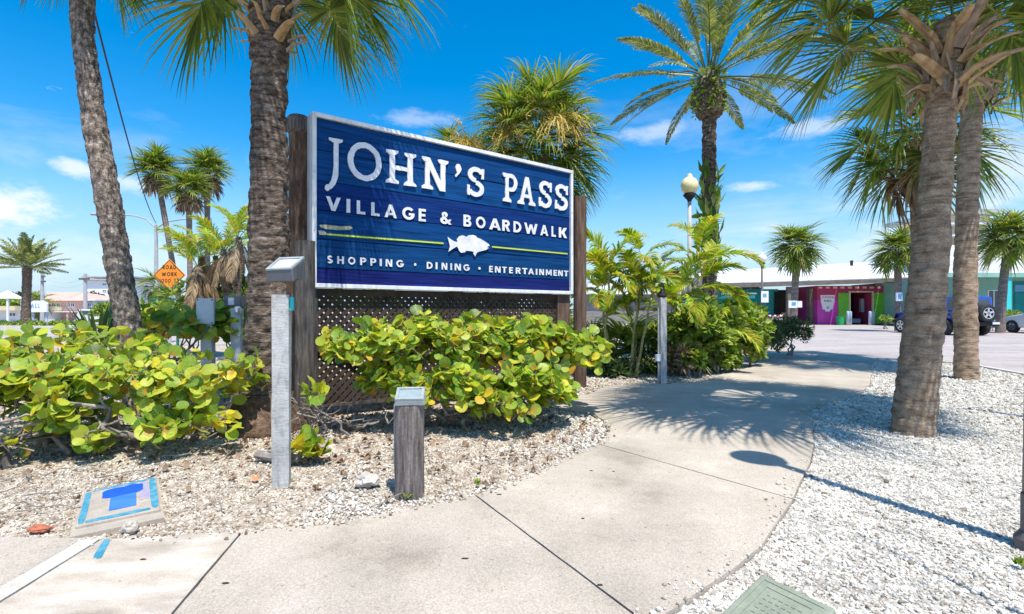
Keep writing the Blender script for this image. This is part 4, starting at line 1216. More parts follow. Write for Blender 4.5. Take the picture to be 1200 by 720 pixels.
# ------------------------------------------------------------------ shrubs
def blob(px, py, Y, rx, ry, rz, w): return (P(px, py, Y), (rx, ry, rz), w)
grape_shrub('sea_grape', (-2.9, 4.4, 0),
    [blob(30, 455, 4.2, 0.65, 0.6, 0.26, 1.2), blob(95, 452, 4.4, 0.6, 0.6, 0.30, 1.3), blob(165, 440, 4.5, 0.6, 0.6, 0.30, 1.3), blob(225, 455, 4.5, 0.40, 0.45, 0.26, 1.0),
     blob(-60, 450, 4.2, 0.8, 0.7, 0.35, 0.9), blob(110, 405, 5.4, 0.8, 0.6, 0.2, 0.8), blob(235, 495, 4.2, 0.26, 0.2, 0.2, 0.5), blob(275, 440, 4.6, 0.22, 0.25, 0.25, 0.5), blob(40, 410, 5.2, 0.8, 0.6, 0.2, 0.7), blob(20, 475, 3.9, 0.5, 0.35, 0.2, 0.7), blob(120, 485, 4.1, 0.5, 0.25, 0.16, 0.5), blob(50, 495, 4.0, 0.3, 0.25, 0.16, 0.5), blob(100, 512, 3.95, 0.12, 0.12, 0.10, 0.22), blob(30, 520, 3.8, 0.2, 0.15, 0.12, 0.35), blob(185, 505, 4.0, 0.12, 0.1, 0.1, 0.2)],
    900, 0.112, 'sprawling yellow green sea grape left of the tall grey post', stems=16, gapk=-0.10)
grape_shrub('sea_grape', (0.0, 5.4, 0),
    [blob(426, 406, 5.0, 0.38, 0.40, 0.27, 1.1), blob(500, 414, 5.2, 0.5, 0.5, 0.40, 1.4), blob(462, 448, 5.0, 0.32, 0.3, 0.24, 0.8), blob(530, 455, 4.9, 0.4, 0.3, 0.30, 0.9), blob(615, 455, 5.0, 0.4, 0.3, 0.30, 0.9), blob(520, 400, 5.4, 0.5, 0.3, 0.22, 0.6), blob(610, 402, 5.7, 0.6, 0.3, 0.22, 0.7), blob(560, 415, 5.4, 0.5, 0.55, 0.42, 1.4), blob(622, 416, 5.6, 0.5, 0.55, 0.42, 1.4), blob(676, 418, 5.8, 0.36, 0.5, 0.38, 1.1),
     blob(590, 475, 4.8, 0.32, 0.3, 0.24, 0.7), blob(405, 400, 5.0, 0.16, 0.2, 0.10, 0.18), blob(640, 460, 5.2, 0.3, 0.3, 0.25, 0.5), blob(540, 460, 4.95, 0.3, 0.3, 0.2, 0.3)],
    1600, 0.108, 'dense sea grape in front of the lattice below the sign', stems=9, gapk=0.05)
grape_shrub('sea_grape', (-1.8, 4.2, 0), [blob(362, 525, 3.9, 0.06, 0.06, 0.07, 1), blob(372, 462, 4.5, 0.10, 0.08, 0.05, 0.5)], 11, 0.125, 'small sea grape sprout at the foot of the tall grey post', nobj=60, stems=2, gapk=2)
grape_shrub('sea_grape', (-3.8, 6.6, 0), [blob(215, 385, 6.6, 0.7, 0.5, 0.25, 1), blob(265, 380, 6.8, 0.4, 0.4, 0.3, 0.7), blob(170, 385, 7.2, 0.6, 0.4, 0.25, 0.6)], 150, 0.15, 'sea grape behind the white post with flat panel', nobj=200, stems=4)
leafy('shrub', (3.8, 9.6, 0), [blob(815, 392, 9.2, 0.5, 0.5, 0.5, 1), blob(845, 385, 9.9, 0.6, 0.55, 0.5, 1), blob(875, 392, 10.6, 0.5, 0.6, 0.55, 1), blob(840, 410, 9.4, 0.5, 0.4, 0.4, 0.9), blob(805, 418, 9.1, 0.3, 0.3, 0.3, 0.6), blob(845, 420, 9.7, 0.5, 0.35, 0.32, 0.9), blob(875, 410, 10.8, 0.5, 0.4, 0.38, 0.8)],
      9000, 0.125, 'leaf_shrub', 'large pale green shrub at the bend of the path', 'shrub', W=0.85, stems=8)
leafy('hedge', (6.0, 12.8, 0), [blob(905, 400, 12.4, 0.65, 0.6, 0.46, 1), blob(928, 398, 13.2, 0.6, 0.6, 0.46, 1), blob(888, 401, 11.8, 0.5, 0.5, 0.44, 1)],
      12000, 0.07, 'leaf_hedge', 'low dark clipped hedge mound where the path meets the road', 'hedge', W=0.55, stems=6)
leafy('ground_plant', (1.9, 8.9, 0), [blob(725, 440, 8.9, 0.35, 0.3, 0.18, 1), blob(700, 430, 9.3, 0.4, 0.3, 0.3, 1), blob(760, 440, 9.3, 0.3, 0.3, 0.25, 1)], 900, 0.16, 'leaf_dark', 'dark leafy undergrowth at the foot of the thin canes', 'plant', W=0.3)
leafy('ground_plant', (2.9, 9.3, 0), [blob(805, 410, 10.2, 0.7, 0.3, 0.5, 1)], 900, 0.2, 'leaf_shrub', 'tall leafy undergrowth behind the grey post', 'plant', W=0.3)
leafy('ground_plant', (2.8, 8.9, 0), [blob(800, 425, 9.0, 0.28, 0.3, 0.26, 1)], 500, 0.16, 'frond_dead', 'heap of dry pinkish brown leaves beside the grey post', 'plant', W=0.35)
leafy('shrub', (-2.6, 9.5, 0), [blob(270, 350, 13, 0.8, 0.5, 0.9, 1), blob(235, 365, 13.5, 1.0, 0.5, 0.7, 1), blob(200, 372, 14, 1.0, 0.5, 0.5, 0.7)], 2600, 0.2, 'leaf_shrub', 'mass of bright foliage behind the untidy feather palms', 'shrub', W=0.5)
leafy('shrub', (-0.5, 13.5, 0), [blob(430, 372, 13, 1.6, 0.6, 0.9, 1), blob(560, 372, 14, 1.8, 0.6, 0.9, 1), blob(650, 385, 12.6, 0.6, 0.5, 0.7, 1)], 2600, 0.22, 'leaf_shrub', 'row of green bushes glimpsed through the lattice', 'shrub', W=0.5)

# yucca at left
yr = thing('yucca', P(115, 420, 6.6), 'spiky dark yucca showing above the left sea grape', 'plant')
for i in range(34):
    az = i * 2.399; pit = random.uniform(0.25, 1.3); L = random.uniform(0.5, 0.85)
    d = Vector((math.cos(az) * math.cos(pit), math.sin(az) * math.cos(pit), math.sin(pit)))
    b0 = P(115, 410, 6.6); s = d.cross(Vector((0, 0, 1))).normalized()
    V, Fc = [], []
    lp = [b0, b0 + d * L * 0.3, b0 + d * L * 0.7 + Vector((0, 0, -.02)), b0 + d * L + Vector((0, 0, -.06))]
    strip(V, Fc, lp, [0.018, 0.024, 0.018, 0.001], s, s.cross(d), 0.4)
    mm_ = MB(); mm_.add(V, Fc); mm_.build('leaf', MAT['leaf_yucca'], yr)

# ------------------------------------------------------------------ litter, twigs, rocks
items = []
for i in range(950):
    x, y = random.uniform(-4.8, 0.9), random.uniform(2.9, 6.2)
    if not inpoly(np.array([x]), np.array([y]), bed_pts)[0]: continue
    if random.random() < (0.88 if y < 3.5 else 0.45 if y < 3.9 else 0.0): continue
    items.append((Vector((x, y, random.uniform(-0.01, 0.015))), basis(Vector((random.gauss(0, 1), random.gauss(0, 1), random.gauss(0, .25))), Vector((random.gauss(0, .35), random.gauss(0, .35), 1))), random.uniform(0.025, 0.07)))
LC = LEAF[0].copy(); LC[:, 2] = 0.4 * np.abs(LC[:, 1]) + 0.3 * np.sin(LC[:, 0] * 6); LC[:, 1] *= 0.6
V, Fc, uv = place_template((LC, LEAF[1], LEAF[2]), items)
o = link('leaf_litter', np_mesh('leaf_litter', V, Fc, True, uv), MAT['leaf_litter'])
tag(o, 'scattered dry brown leaves lying on the gravel under the shrubs', 'leaf litter', kind='stuff')
m = MB()
for i in range(90):
    x, y = random.uniform(-4.2, 0.6), random.uniform(2.9, 6)
    if not inpoly(np.array([x]), np.array([y]), bed_pts)[0]: continue
    a = random.uniform(0, PI); L = random.uniform(0.08, 0.35)
    m.tube(crooked((x, y, 0.005), (x + math.cos(a) * L, y + math.sin(a) * L, random.uniform(0.0, 0.03)), 4, 0.2), [0.005, 0.004, 0.004, 0.003, 0.002], 5)
o = m.build('fallen_twigs', MAT['branch']); tag(o, 'thin fallen twigs on the gravel under the shrubs', 'twigs', kind='stuff')

def rock(name, pos, s, label, mat='rock', group=None, seed=0, flat=0.6):
    bm = bmesh.new(); bmesh.ops.create_icosphere(bm, subdivisions=3, radius=1)
    for v in bm.verts:
        n_ = v.co.normalized(); d = 1 + 0.35 * noise.fractal(n_ * 1.3 + Vector((seed, 0, 0)), 1, 2, 3) + 0.12 * (noise.cell(n_ * 2 + Vector((seed, 0, 0))) - .5)
        v.co = Vector((n_.x * s[0], n_.y * s[1], n_.z * s[2])) * d
    me = bpy.data.meshes.new(name); bm.to_mesh(me); bm.free()
    o = link(name, me, MAT[mat]); o.location = pos
    return tag(o, label, 'stone', group)
rock('stone', G(430, 568) + Vector((0, 0, 0.03)), (0.085, 0.06, 0.045), 'pale lump of stone left of the short timber bollard', seed=1)
rock('stone', G(152, 620) + Vector((0, 0, 0.01)), (0.045, 0.035, 0.04), 'white pointed stone against the near edge of the meter box', 'stone_white', seed=2)
rock('stone', G(40, 620) + Vector((0.03, 0, 0.0)), (0.055, 0.03, 0.02), 'red brick chip lying beside the far left kerb', 'brick_red', seed=4)
rock('boulder', G(388, 478) + Vector((0, 0, 0.05)), (0.13, 0.11, 0.10), 'grey brown boulder under the left end of the sign', seed=5)
rock('boulder', P(345, 474, 5.6), (0.25, 0.2, 0.12), 'low dark boulder beside the left sign post', seed=6)
FLK = ['dark fleck near the top of the bleached slab', 'dark fleck in the middle of the bleached slab', 'larger dark fleck right of the bleached slab joint', 'dark fleck on the path right of the diagonal joint', 'dark fleck on the path below the rounded planting bed', 'dark fleck in the middle of the large front slab', 'dark fleck just right of another fleck near the bed tip', 'dark fleck at the lower end of the diagonal joint', 'dark fleck beside the top of the diagonal joint']
# bits on the path
for i, (px, py) in enumerate(((156, 632 + 0), (168, 656), (264, 684), (683, 608), (693, 552), (545, 655), (719, 553), (703, 686), (585, 560 + 20))):
    rock('pebble', G(px, py) + Vector((0, 0, 0.002)), (0.009 + 0.004 * (i % 3), 0.006, 0.003), FLK[i], 'black', 'dark flecks on the footpath', seed=10 + i)

m = MB()
for i in range(14):
    a0 = Vector((random.uniform(-2.0, -1.35), random.uniform(4.7, 5.1), 0.0)); b0 = a0 + Vector((random.uniform(-.5, .6), random.uniform(-.5, .2), random.uniform(.1, .45)))
    pp = crooked(a0, b0, 6, 0.3); m.tube(pp, [0.014, 0.012, 0.010, 0.008, 0.006, 0.005, 0.003], 6)
    for q in (3, 5): m.tube(crooked(pp[q], pp[q] + Vector((random.uniform(-.25, .25), random.uniform(-.2, .1), random.uniform(.0, .15))), 4, .3), [0.006, 0.005, 0.004, 0.003, 0.002], 5)
o = m.build('dead_branches', MAT['branch']); tag(o, 'tangle of bare grey branches right of the tall grey post foot', 'dead branches', kind='stuff')
for (gx, gy, n_, lb_) in ((478, 583, 40, 'small tuft of green weeds at the foot of the short timber bollard'), (560, 568, 26, 'tiny green weed in the gravel right of the short timber bollard'), (338, 563, 22, 'small green weed at the foot of the tall grey post'), (1196, 662, 60, 'green weed tuft in the white gravel by the lamp post base')):
    g0 = G(gx, gy); its = []
    for _ in range(n_):
        p = g0 + Vector((random.gauss(0, .012), random.gauss(0, .010), 0)); its.append((p, basis(Vector((random.gauss(0, .6), random.gauss(0, .6), 1)), rv(1)), random.uniform(.02, .05)))
    V, Fc, uv = place_template(small_leaf_T(1, .3), its)
    o = link('weed_tuft', np_mesh('weed_tuft', V - np.array(g0[:]), Fc, False, uv), MAT['leaf_shrub']); o.location = g0; tag(o, lb_, 'weed')
# stump far left
m = MB(); c = G(10, 545); m.tube([c - Vector((0, 0, .05)), c + Vector((-0.05, 0.0, 0.14))], [0.035, 0.03], 10)
o = m.build('stump', MAT['timber_dark'], bevel=0.004); tag(o, 'short dark cut stump at the left edge below the sea grape', 'stump')

# dry plank piece and a bed board near sign
m = MB()
a, b = P(300, 562, 3.9), P(325, 552, 4.05)
m.tube([Vector((-1.98, 3.98, 0.03)), Vector((-1.78, 3.90, 0.03)), Vector((-1.6, 3.86, 0.035))], [0.035, 0.04, 0.03], 8)
o = m.build('driftwood', MAT['branch'], bevel=0.0); tag(o, 'pale piece of dead wood lying left of the tall grey post foot', 'dead wood')

# ------------------------------------------------------------------ the big sign
H = 1.87
Ya, Yb2 = H * 600 / 207, H * 600 / 145
Apt = P(366, 337, Ya); Bpt = P(672, 345, Yb2)
Av, Bv = Vector((Apt.x, Apt.y)), Vector((Bpt.x, Bpt.y))
Ls = (Bv - Av).length
th = math.atan2(Bv.y - Av.y, Bv.x - Av.x)
DX, DY = (Bv - Av).normalized()
def U(px):
    k = (px - 600) / F
    return (k * Av.y - Av.x) / (DX - k * DY)
Z0 = Apt.z; Z1 = Z0 + H
def VZ(f): return Z1 - f * H
def VZp(px, py):
    u = U(px); Y = Av.y + u * DY
    return CH - (py - HY) / F * Y
sign = thing('village_sign', (Av.x, Av.y, 0), "large blue carved timber sign reading John's Pass Village and Boardwalk", 'sign', rz=th)
FW = 0.046
# frame pieces
MB().box(0, Ls, 0.0, 0.10, Z1 - FW, Z1).build('frame', MAT['frame_white'], sign, world=False, bevel=0.004)
MB().box(0, Ls, 0.0, 0.10, Z0, Z0 + FW).build('frame', MAT['frame_white'], sign, world=False, bevel=0.004)
MB().box(0, FW, 0.002, 0.102, Z0 + FW + .001, Z1 - FW - .001).build('frame', MAT['frame_white'], sign, world=False, bevel=0.004)
MB().box(Ls - FW, Ls, 0.002, 0.102, Z0 + FW + .001, Z1 - FW - .001).build('frame', MAT['frame_white'], sign, world=False, bevel=0.004)
MB().box(0.004, Ls - .004, 0.104, 0.20, Z0 + .004, Z1 - .004).build('sign_box', MAT['frame_metal'], sign, world=False)
for x_ in (0.022, Ls - 0.022):
    for z_ in (Z0 + .022, Z0 + H * .33, Z0 + H * .66, Z1 - .022):
        MB().tube([(x_, 0.006, z_), (x_, -0.004, z_)], 0.007, 8).build('bolt', MAT['frame_metal'], sign, world=False)
# planks
cuts = [0.0, 0.21, 0.385, 0.556, 0.72, 0.887, 1.0]
pm = ['blue_b', 'blue_a', 'blue_c', 'blue_b', 'blue_d', 'blue_e']
for i in range(6):
    za = VZ(cuts[i]); zb = VZ(cuts[i + 1])
    if i == 0: za = Z1 - FW
    if i == 5: zb = Z0 + FW
    n = 90; V, Fc = [], []
    y0 = 0.034 + 0.003 * (i % 3)
    for k in range(n + 1):
        x = FW + (Ls - 2 * FW) * k / n
        rows = [0.004, 0.012, 0.25, 0.5, 0.75, 0.97, 0.992]
        hh = za - zb
        for j, r in enumerate(rows):
            wob = 0.006 * noise.noise(Vector((x * 2.5, i * 7.7 + r * 3, 0.3)))
            dy = 0.012 if j in (0, 6) else 0.004 * noise.fractal(Vector((x * 1.2, (za - r * hh) * 16, i)), 1, 2, 3)
            V.append((x, y0 + dy, za - r * hh + (wob if 0 < j < 6 else wob * .6)))
    nr = 7
    for k in range(n):
        for j in range(nr - 1):
            a = k * nr + j; Fc.append((a, a + 1, a + nr + 1, a + nr))
    mm_ = MB(); mm_.add(V, Fc)
    mm_.box(FW, Ls - FW, y0 + 0.02, y0 + 0.03, zb + .002, za - .002)
    mm_.build('plank', MAT[pm[i]], sign, world=False)
MB().box(FW, Ls - FW, 0.07, 0.09, Z0 + FW, Z1 - FW).build('backing', MAT['letter_edge'], sign, world=False)

# ---- stroke lettering
def arc(cx, cy, rx, ry, a0, a1, t, n=16):
    Lp, Rp = [], []
    for i in range(n + 1):
        a = math.radians(a0 + (a1 - a0) * i / n)
        Lp.append((cx + rx * math.cos(a), cy + ry * math.sin(a)))
        Rp.append((cx + (rx - t) * math.cos(a), cy + (ry - t) * math.sin(a)))
    return Lp, Rp
def rct(x0, y0, x1, y1, n=1):
    return ([(x0 + (x1 - x0) * i / n, y1) for i in range(n + 1)], [(x0 + (x1 - x0) * i / n, y0) for i in range(n + 1)]) if abs(x1 - x0) > abs(y1 - y0) else \
           ([(x0, y0 + (y1 - y0) * i / n) for i in range(n + 1)], [(x1, y0 + (y1 - y0) * i / n) for i in range(n + 1)])
def dg(x0, y0, x1, y1, w, n=1):
    """slanted bar with level ends; x0 = left edge at y0"""
    return ([(x0 + (x1 - x0) * i / n, y0 + (y1 - y0) * i / n) for i in range(n + 1)], [(x0 + w + (x1 - x0) * i / n, y0 + (y1 - y0) * i / n) for i in range(n + 1)])
def glyph(c, t=0.21):
    h = t * 0.92
    if c == 'V': return 0.86, [dg(0.32, 0, 0.0, 1, t * 1.08), dg(0.32, 0, 0.86 - t * 1.08, 1, t * 1.08)]
    if c == 'I': return t, [rct(0, 0, t, 1)]
    if c == 'L': return 0.55, [rct(0, 0, t, 1), rct(t, 0, 0.55, h)]
    if c == 'A': return 0.92, [dg(0, 0, 0.46 - t * .54, 1, t * 1.05), dg(0.92 - t * 1.05, 0, 0.46 - t * .54, 1, t * 1.05), rct(0.22, 0.2, 0.70, 0.2 + h * .85)]
    if c == 'G': return 0.92, [arc(0.5, 0.5, 0.5, 0.5, 42, 340, t), rct(0.52, 0.36, 0.97, 0.36 + h * .9)]
    if c == 'C': return 0.85, [arc(0.5, 0.5, 0.5, 0.5, 45, 315, t)]
    if c == 'E': return 0.56, [rct(0, 0, t, 1), rct(t, 0, 0.56, h), rct(t, 1 - h, 0.56, 1), rct(t, .5 - h * .5, 0.52, .5 + h * .5)]
    if c == 'F': return 0.54, [rct(0, 0, t, 1), rct(t, 1 - h, 0.54, 1), rct(t, .44 - h * .5, 0.50, .44 + h * .5)]
    if c == '&': return 0.82, [arc(0.36, 0.77, 0.22, 0.23, -60, 230, t * .85), arc(0.34, 0.29, 0.32, 0.29, 75, 345, t * .95), dg(0.14, 0.62, 0.66, 0.0, t * 1.1), dg(0.58, .22, .70, .42, t * .8)]
    if c == 'B': return 0.66, [rct(0, 0, t, 1), rct(t, 0, .38, h), rct(t, 1 - h, .36, 1), rct(t, .5 - h * .5, .38, .5 + h * .5), arc(.36, .75, .25, .25, -90, 90, h), arc(.38, .28, .28, .28, -90, 90, h)]
    if c == 'O': return 1.0, [arc(0.5, 0.5, 0.5, 0.5, 0, 360, t, 28)]
    if c == '0': return 0.72, [arc(0.36, 0.5, 0.36, 0.5, 0, 360, t * .8, 24)]
    if c == '1': return 0.3, [rct(.1, 0, .1 + t * .8, 1)]
    if c == 'R': return 0.68, [rct(0, 0, t, 1), rct(t, 1 - h, .36, 1), rct(t, .42, .36, .42 + h * .9), arc(.36, .71, .29, .29, -90, 90, h), dg(.68 - t * 1.1, 0, .24, .45, t * 1.1)]
    if c == 'P': return 0.64, [rct(0, 0, t, 1), rct(t, 1 - h, .36, 1), rct(t, .38, .36, .38 + h * .9), arc(.35, .69, .31, .31, -90, 90, h)]
    if c == 'D': return 0.8, [rct(0, 0, t, 1), rct(t, 1 - h, .32, 1), rct(t, 0, .32, h), arc(.30, .5, .5, .5, -90, 90, t)]
    if c == 'W': return 1.25, [dg(0.26, 0, 0, 1, t), dg(.26, 0, .54, .9, t * .95), dg(.80, 0, .54, .9, t * .95), dg(.80, 0, 1.25 - t, 1, t)]
    if c == 'K': return 0.74, [rct(0, 0, t, 1), dg(.16, .40, .74 - t * 1.25, 1, t * 1.25), dg(.74 - t * 1.2, 0, .22, .55, t * 1.2)]
    if c == 'S': return 0.6, [arc(.30, .715, .28, .285, 25, 270, h), arc(.30, .275, .29, .275, 90, -155, h)]
    if c == 'H': return 0.74, [rct(0, 0, t, 1), rct(.74 - t, 0, .74, 1), rct(t, .5 - h * .5, .74 - t, .5 + h * .5)]
    if c == 'N': return 0.8, [rct(0, 0, t * .95, 1), rct(.8 - t * .95, 0, .8, 1), dg(.78 - t * 1.2, 0, .02, 1, t * 1.2)]
    if c == 'T': return 0.62, [rct(.31 - t * .5, 0, .31 + t * .5, 1 - h), rct(0, 1 - h, .62, 1)]
    if c == 'M': return 0.95, [rct(0, 0, t * .9, 1), rct(.95 - t * .9, 0, .95, 1), dg(.475 - t * .5, .15, .02, 1, t * 1.0), dg(.475 - t * .5, .15, .93 - t, 1, t * 1.0)]
    if c == 'Z': return 0.66, [rct(0, 1 - h, .66, 1), rct(0, 0, .66, h), dg(.02, h * .5, .64 - t * 1.2, 1 - h * .5, t * 1.2)]
    if c == 'Y': return 0.8, [rct(.4 - t * .5, 0, .4 + t * .5, .45), dg(.4 - t * .5, .4, 0, 1, t), dg(.4 - t * .5, .4, .8 - t, 1, t)]
    if c == 'U': return 0.74, [rct(0, .3, t, 1), rct(.74 - t, .3, .74, 1), arc(.37, .36, .37, .36, 180, 360, t)]
    if c == '.': return 0.24, [arc(.12, .5, .12, .20, 0, 360, .118, 14)]
    raise KeyError(c)
def serif(cx, y, w, up, hgt=0.10):
    """slab serif: thin outside, rising to the stem"""
    s = 1 if up else -1
    return ([(cx - w / 2, y), (cx - w / 2 * .5, y), (cx + w / 2 * .5, y), (cx + w / 2, y)],
            [(cx - w / 2 * .96, y + s * hgt * .75), (cx - w * .20, y + s * hgt * 1.45), (cx + w * .20, y + s * hgt * 1.45), (cx + w / 2 * .96, y + s * hgt * .75)])
def slabglyph(c, t=0.15):
    N = 7
    if c == 'J': return 0.5, [([(.24, 1), (.24, .6), (.235, .25), (.21, 0), (.15, -.18), (.04, -.33), (-.02, -.38)], [(.40, 1), (.405, .6), (.40, .2), (.385, -.06), (.30, -.28), (.16, -.43), (.0, -.49)]), serif(.31, 1.0, .48, False, .08), arc(.02, -.41, .085, .095, 0, 360, .083, 10)]
    if c == 'O': return 0.98, [arc(.49, .5, .50, .56, 0, 360, .16, 40)]
    if c == 'H': return 0.86, [rct(.10, 0, .10 + t, 1, N), rct(.86 - .10 - t, 0, .76, 1, N), rct(.2, .43, .7, .55, N), serif(.175, 1, .34, False), serif(.175, 0, .36, True), serif(.685, 1, .34, False), serif(.685, 0, .36, True)]
    if c == 'N': return 0.86, [rct(.12, 0, .12 + t * .95, 1, N), rct(.86 - .10 - t, 0, .76, 1, N), dg(.58, 0, .08, 1, t * 1.25, N), serif(.19, 0, .36, True), serif(.69, 1, .34, False), serif(.13, 1, .22, False)]
    if c == "'": return 0.22, [arc(.12, .84, .11, .15, 0, 360, .108, 12), ([(.22, .84), (.17, .68), (.02, .53)], [(.10, .80), (.08, .70), (-.02, .58)])]
    if c == 'S': return 0.62, [arc(.32, .735, .29, .265, 15, 270, .15, 16), arc(.31, .27, .31, .275, 90, -165, .15, 16), rct(.53, .62, .62, .97, 3), rct(0.0, .03, .09, .36, 3)]
    if c == 'P': return 0.66, [rct(.12, 0, .12 + t, 1, N), rct(.2, .86, .42, 1, 3), rct(.2, .38, .42, .51, 3), arc(.38, .69, .28, .31, -90, 90, .14, 14), serif(.195, 0, .38, True), serif(.10, 1, .2, False)]
    if c == 'A': return 0.92, [dg(.10, 0, .40, 1, t * 1.05, N), dg(.92 - .10 - t * 1.05, 0, .40, 1, t * 1.05, N), rct(.25, .25, .68, .37, 5), serif(.17, 0, .34, True), serif(.75, 0, .34, True)]
    raise KeyError(c)
def letter_obj(prims, w, u0, u1, zb, zt, ydepth, thick, mat, parent, rough=0.0, name='letter', seed=0, xf=None):
    m = MB()
    sx, sz = (u1 - u0) / w, (zt - zb)
    def jit(p, k):
        if not rough: return p
        q = Vector((p[0] * 14, p[1] * 14, seed * 3.3 + k))
        return (p[0] + noise.noise(q) * rough, p[1] + noise.noise(q + Vector((5, 5, 5))) * rough)
    for k, (Lp, Rp) in enumerate(prims):
        y = ydepth - thick - 0.0006 * k
        yb = ydepth
        V = []
        for a, b in zip(Lp, Rp):
            a, b = jit(a, k), jit(b, k + 50)
            for yy in (y, yb):
                V.append((u0 + a[0] * sx, yy, zb + a[1] * sz)); V.append((u0 + b[0] * sx, yy, zb + b[1] * sz))
        n = len(Lp); Fc = []
        for i in range(n - 1):
            a = i * 4; c = a + 4
            Fc += [(a, a + 1, c + 1, c), (a, c, c + 2, a + 2), (a + 1, a + 3, c + 3, c + 1)]
        Fc += [(0, 2, 3, 1), (4 * n - 4, 4 * n - 3, 4 * n - 1, 4 * n - 2)]
        m.add(V, Fc)
    if xf is not None: m.v = [tuple(xf @ Vector(v)) for v in m.v]
    return m.build(name, mat, parent, world=False)
def word(items, ft, fb, fn, thick, rough=0.0, t=None):
    for i, (c, a, b) in enumerate(items):
        w, pr = fn(c) if t is None else fn(c, t)
        letter_obj(pr, w, U(a), U(b), VZ(fb), VZ(ft), 0.030, thick, MAT['sign_white'], sign, rough, seed=i)
big = [('J', 383.5, 400.5), ('O', 408.5, 447.5), ('H', 453, 488.5), ('N', 494.5, 526.2), ("'", 534.5, 541), ('S', 548.5, 568), ('P', 590, 607), ('A', 607.5, 628.3), ('S', 632.5, 647.3), ('S', 651.3, 666.3)]
word(big, 0.128, 0.335, slabglyph, 0.016, 0.018)
word(list(zip('VILLAGE', (383, 407, 419, 436, 451.7, 472.5, 491.7), (400, 411.3, 429, 446, 466, 486, 500))) + [('&', 516.7, 529.3)] +
     list(zip('BOARDWALK', (544.3, 559, 574.6, 589.8, 603, 615.6, 634.6, 647.6, 656.2), (553.3, 570, 588, 598.8, 612, 631, 643.6, 652.6, 665.6))), 0.470, 0.551, glyph, 0.008)
word(list(zip('SHOPPING', (384, 396, 409, 423, 435, 446, 453, 465.5), (391, 404, 417.3, 430, 441.7, 448.5, 460.7, 473.8))) + [('.', 486.3, 489.1)] +
     list(zip('DINING', (501.3, 511.7, 518.7, 529, 534, 544.3), (508, 513.8, 525.3, 530.9, 541.3, 551.3))) + [('.', 561.8, 564.5)] +
     list(zip('ENTERTAINMENT', (574.5, 581.3, 589.8, 598, 605.7, 613.4, 620.5, 629.2, 633.3, 641, 650, 655.5, 662.2), (578.7, 587.8, 595, 602.3, 611.5, 619.2, 627, 631, 638.7, 647.8, 654, 660.8, 667.4))), 0.812, 0.857, glyph, 0.006)
# stripes
def stripe(pa, pb, fa, fb, hw):
    ua, ub = U(pa), U(pb)
    for (e, d, mt, nm) in ((hw * 2.1, 0.004, 'stripe_edge', 'stripe_edge'), (hw, 0.009, 'stripe_green', 'stripe')):
        m = MB(); za, zb = VZ(fa), VZ(fb)
        m.hexa([(ua, 0.0295 - d, za - e), (ub, 0.0295 - d, zb - e), (ub, 0.034, zb - e), (ua, 0.034, za - e), (ua, 0.0295 - d, za + e), (ub, 0.0295 - d, zb + e), (ub, 0.034, zb + e), (ua, 0.034, za + e)])
        m.build(nm, MAT[mt], sign, world=False)
stripe(384, 520.8, 0.690, 0.682, 0.008); stripe(577.7, 666.3, 0.675, 0.676, 0.008)
# flaked patches
def patch(pts, d=0.0285):
    pp = [(U(x), VZp(x, y)) for x, y in pts]
    V, Fc = extrude_poly(pp, d - 0.004, d + 0.006, 'y'); m = MB(); m.add(V, Fc); return m
patch([(375, 263.5), (383, 263), (398, 265), (412, 264.8), (414, 267), (411, 269.3), (396, 269.4), (384, 268.4), (377, 266.5)]).build('paint_flake', MAT['flaked_wood'], sign, world=False)
patch([(373.5, 270), (380, 270.5), (384, 274), (382, 275.5), (375, 275)], 0.019).build('paint_flake', MAT['flaked_wood'], sign, world=False)
# fish
fish = [(85, 208), (105, 224), (128, 238), (150, 243), (145, 226), (160, 206), (178, 199), (192, 201), (200, 207), (212, 206), (224, 198), (250, 196), (268, 203), (277, 214), (300, 222), (330, 240), (352, 256), (358, 266), (340, 274), (353, 280), (335, 293), (300, 302), (280, 307), (272, 316), (264, 336), (252, 318), (254, 306), (235, 301), (207, 298), (196, 309), (172, 312), (160, 300), (154, 283), (146, 270), (128, 280), (92, 304), (100, 272), (93, 240)]
m = patch([(510 + x / 5.539, 240 + y / 5.539) for x, y in fish], 0.018)
m.build('fish_emblem', MAT['sign_white'], sign, world=False)

# posts and lattice (world coordinates; root is rotated so put them through its inverse)
inv = (Matrix.Translation((Av.x, Av.y, 0)) @ Matrix.Rotation(th, 4, 'Z')).inverted()
def post(pts, r, mat, name='post', n=18, rough=0.006, label=None):
    pts = [Vector(p) for p in pts]
    seg = 30
    line = [pts[0].lerp(pts[-1], i / seg) for i in range(seg + 1)]
    m = MB().tube(line, [r * (1 + 0.03 * noise.noise(Vector((i * .4, r * 50, 0)))) for i in range(seg + 1)], n)
    ax = pts[0]
    for i, v in enumerate(m.v):
        q = Vector(v); k = i % n
        d = rough * noise.noise(Vector((k * 1.7, q.z * 0.8, r * 40)))
        rd = Vector((q.x - ax.x, q.y - ax.y, 0))
        if rd.length > 1e-4: q = q + rd.normalized() * d
        m.v[i] = tuple(inv @ q)
    o = m.build(name, MAT[mat], sign, world=False)
    if label: o['label'] = label
    return o
pt = P(350, 137, 5.72); post([(pt.x, pt.y, -0.03), pt - Vector((0, 0, 0.20))], 0.105, 'timber_red', label='tall reddish round pile left of the board')
capv = MB().lathe(pt - Vector((0.0, 0, 0.20)), [(0.10, 0.0), (0.135, 0.03), (0.135, 0.16), (0.10, 0.20)], 14)
capv.v = [tuple(inv @ Vector(v)) for v in capv.v]; capv.build('post_cap', MAT['timber_grey'], sign, world=False)
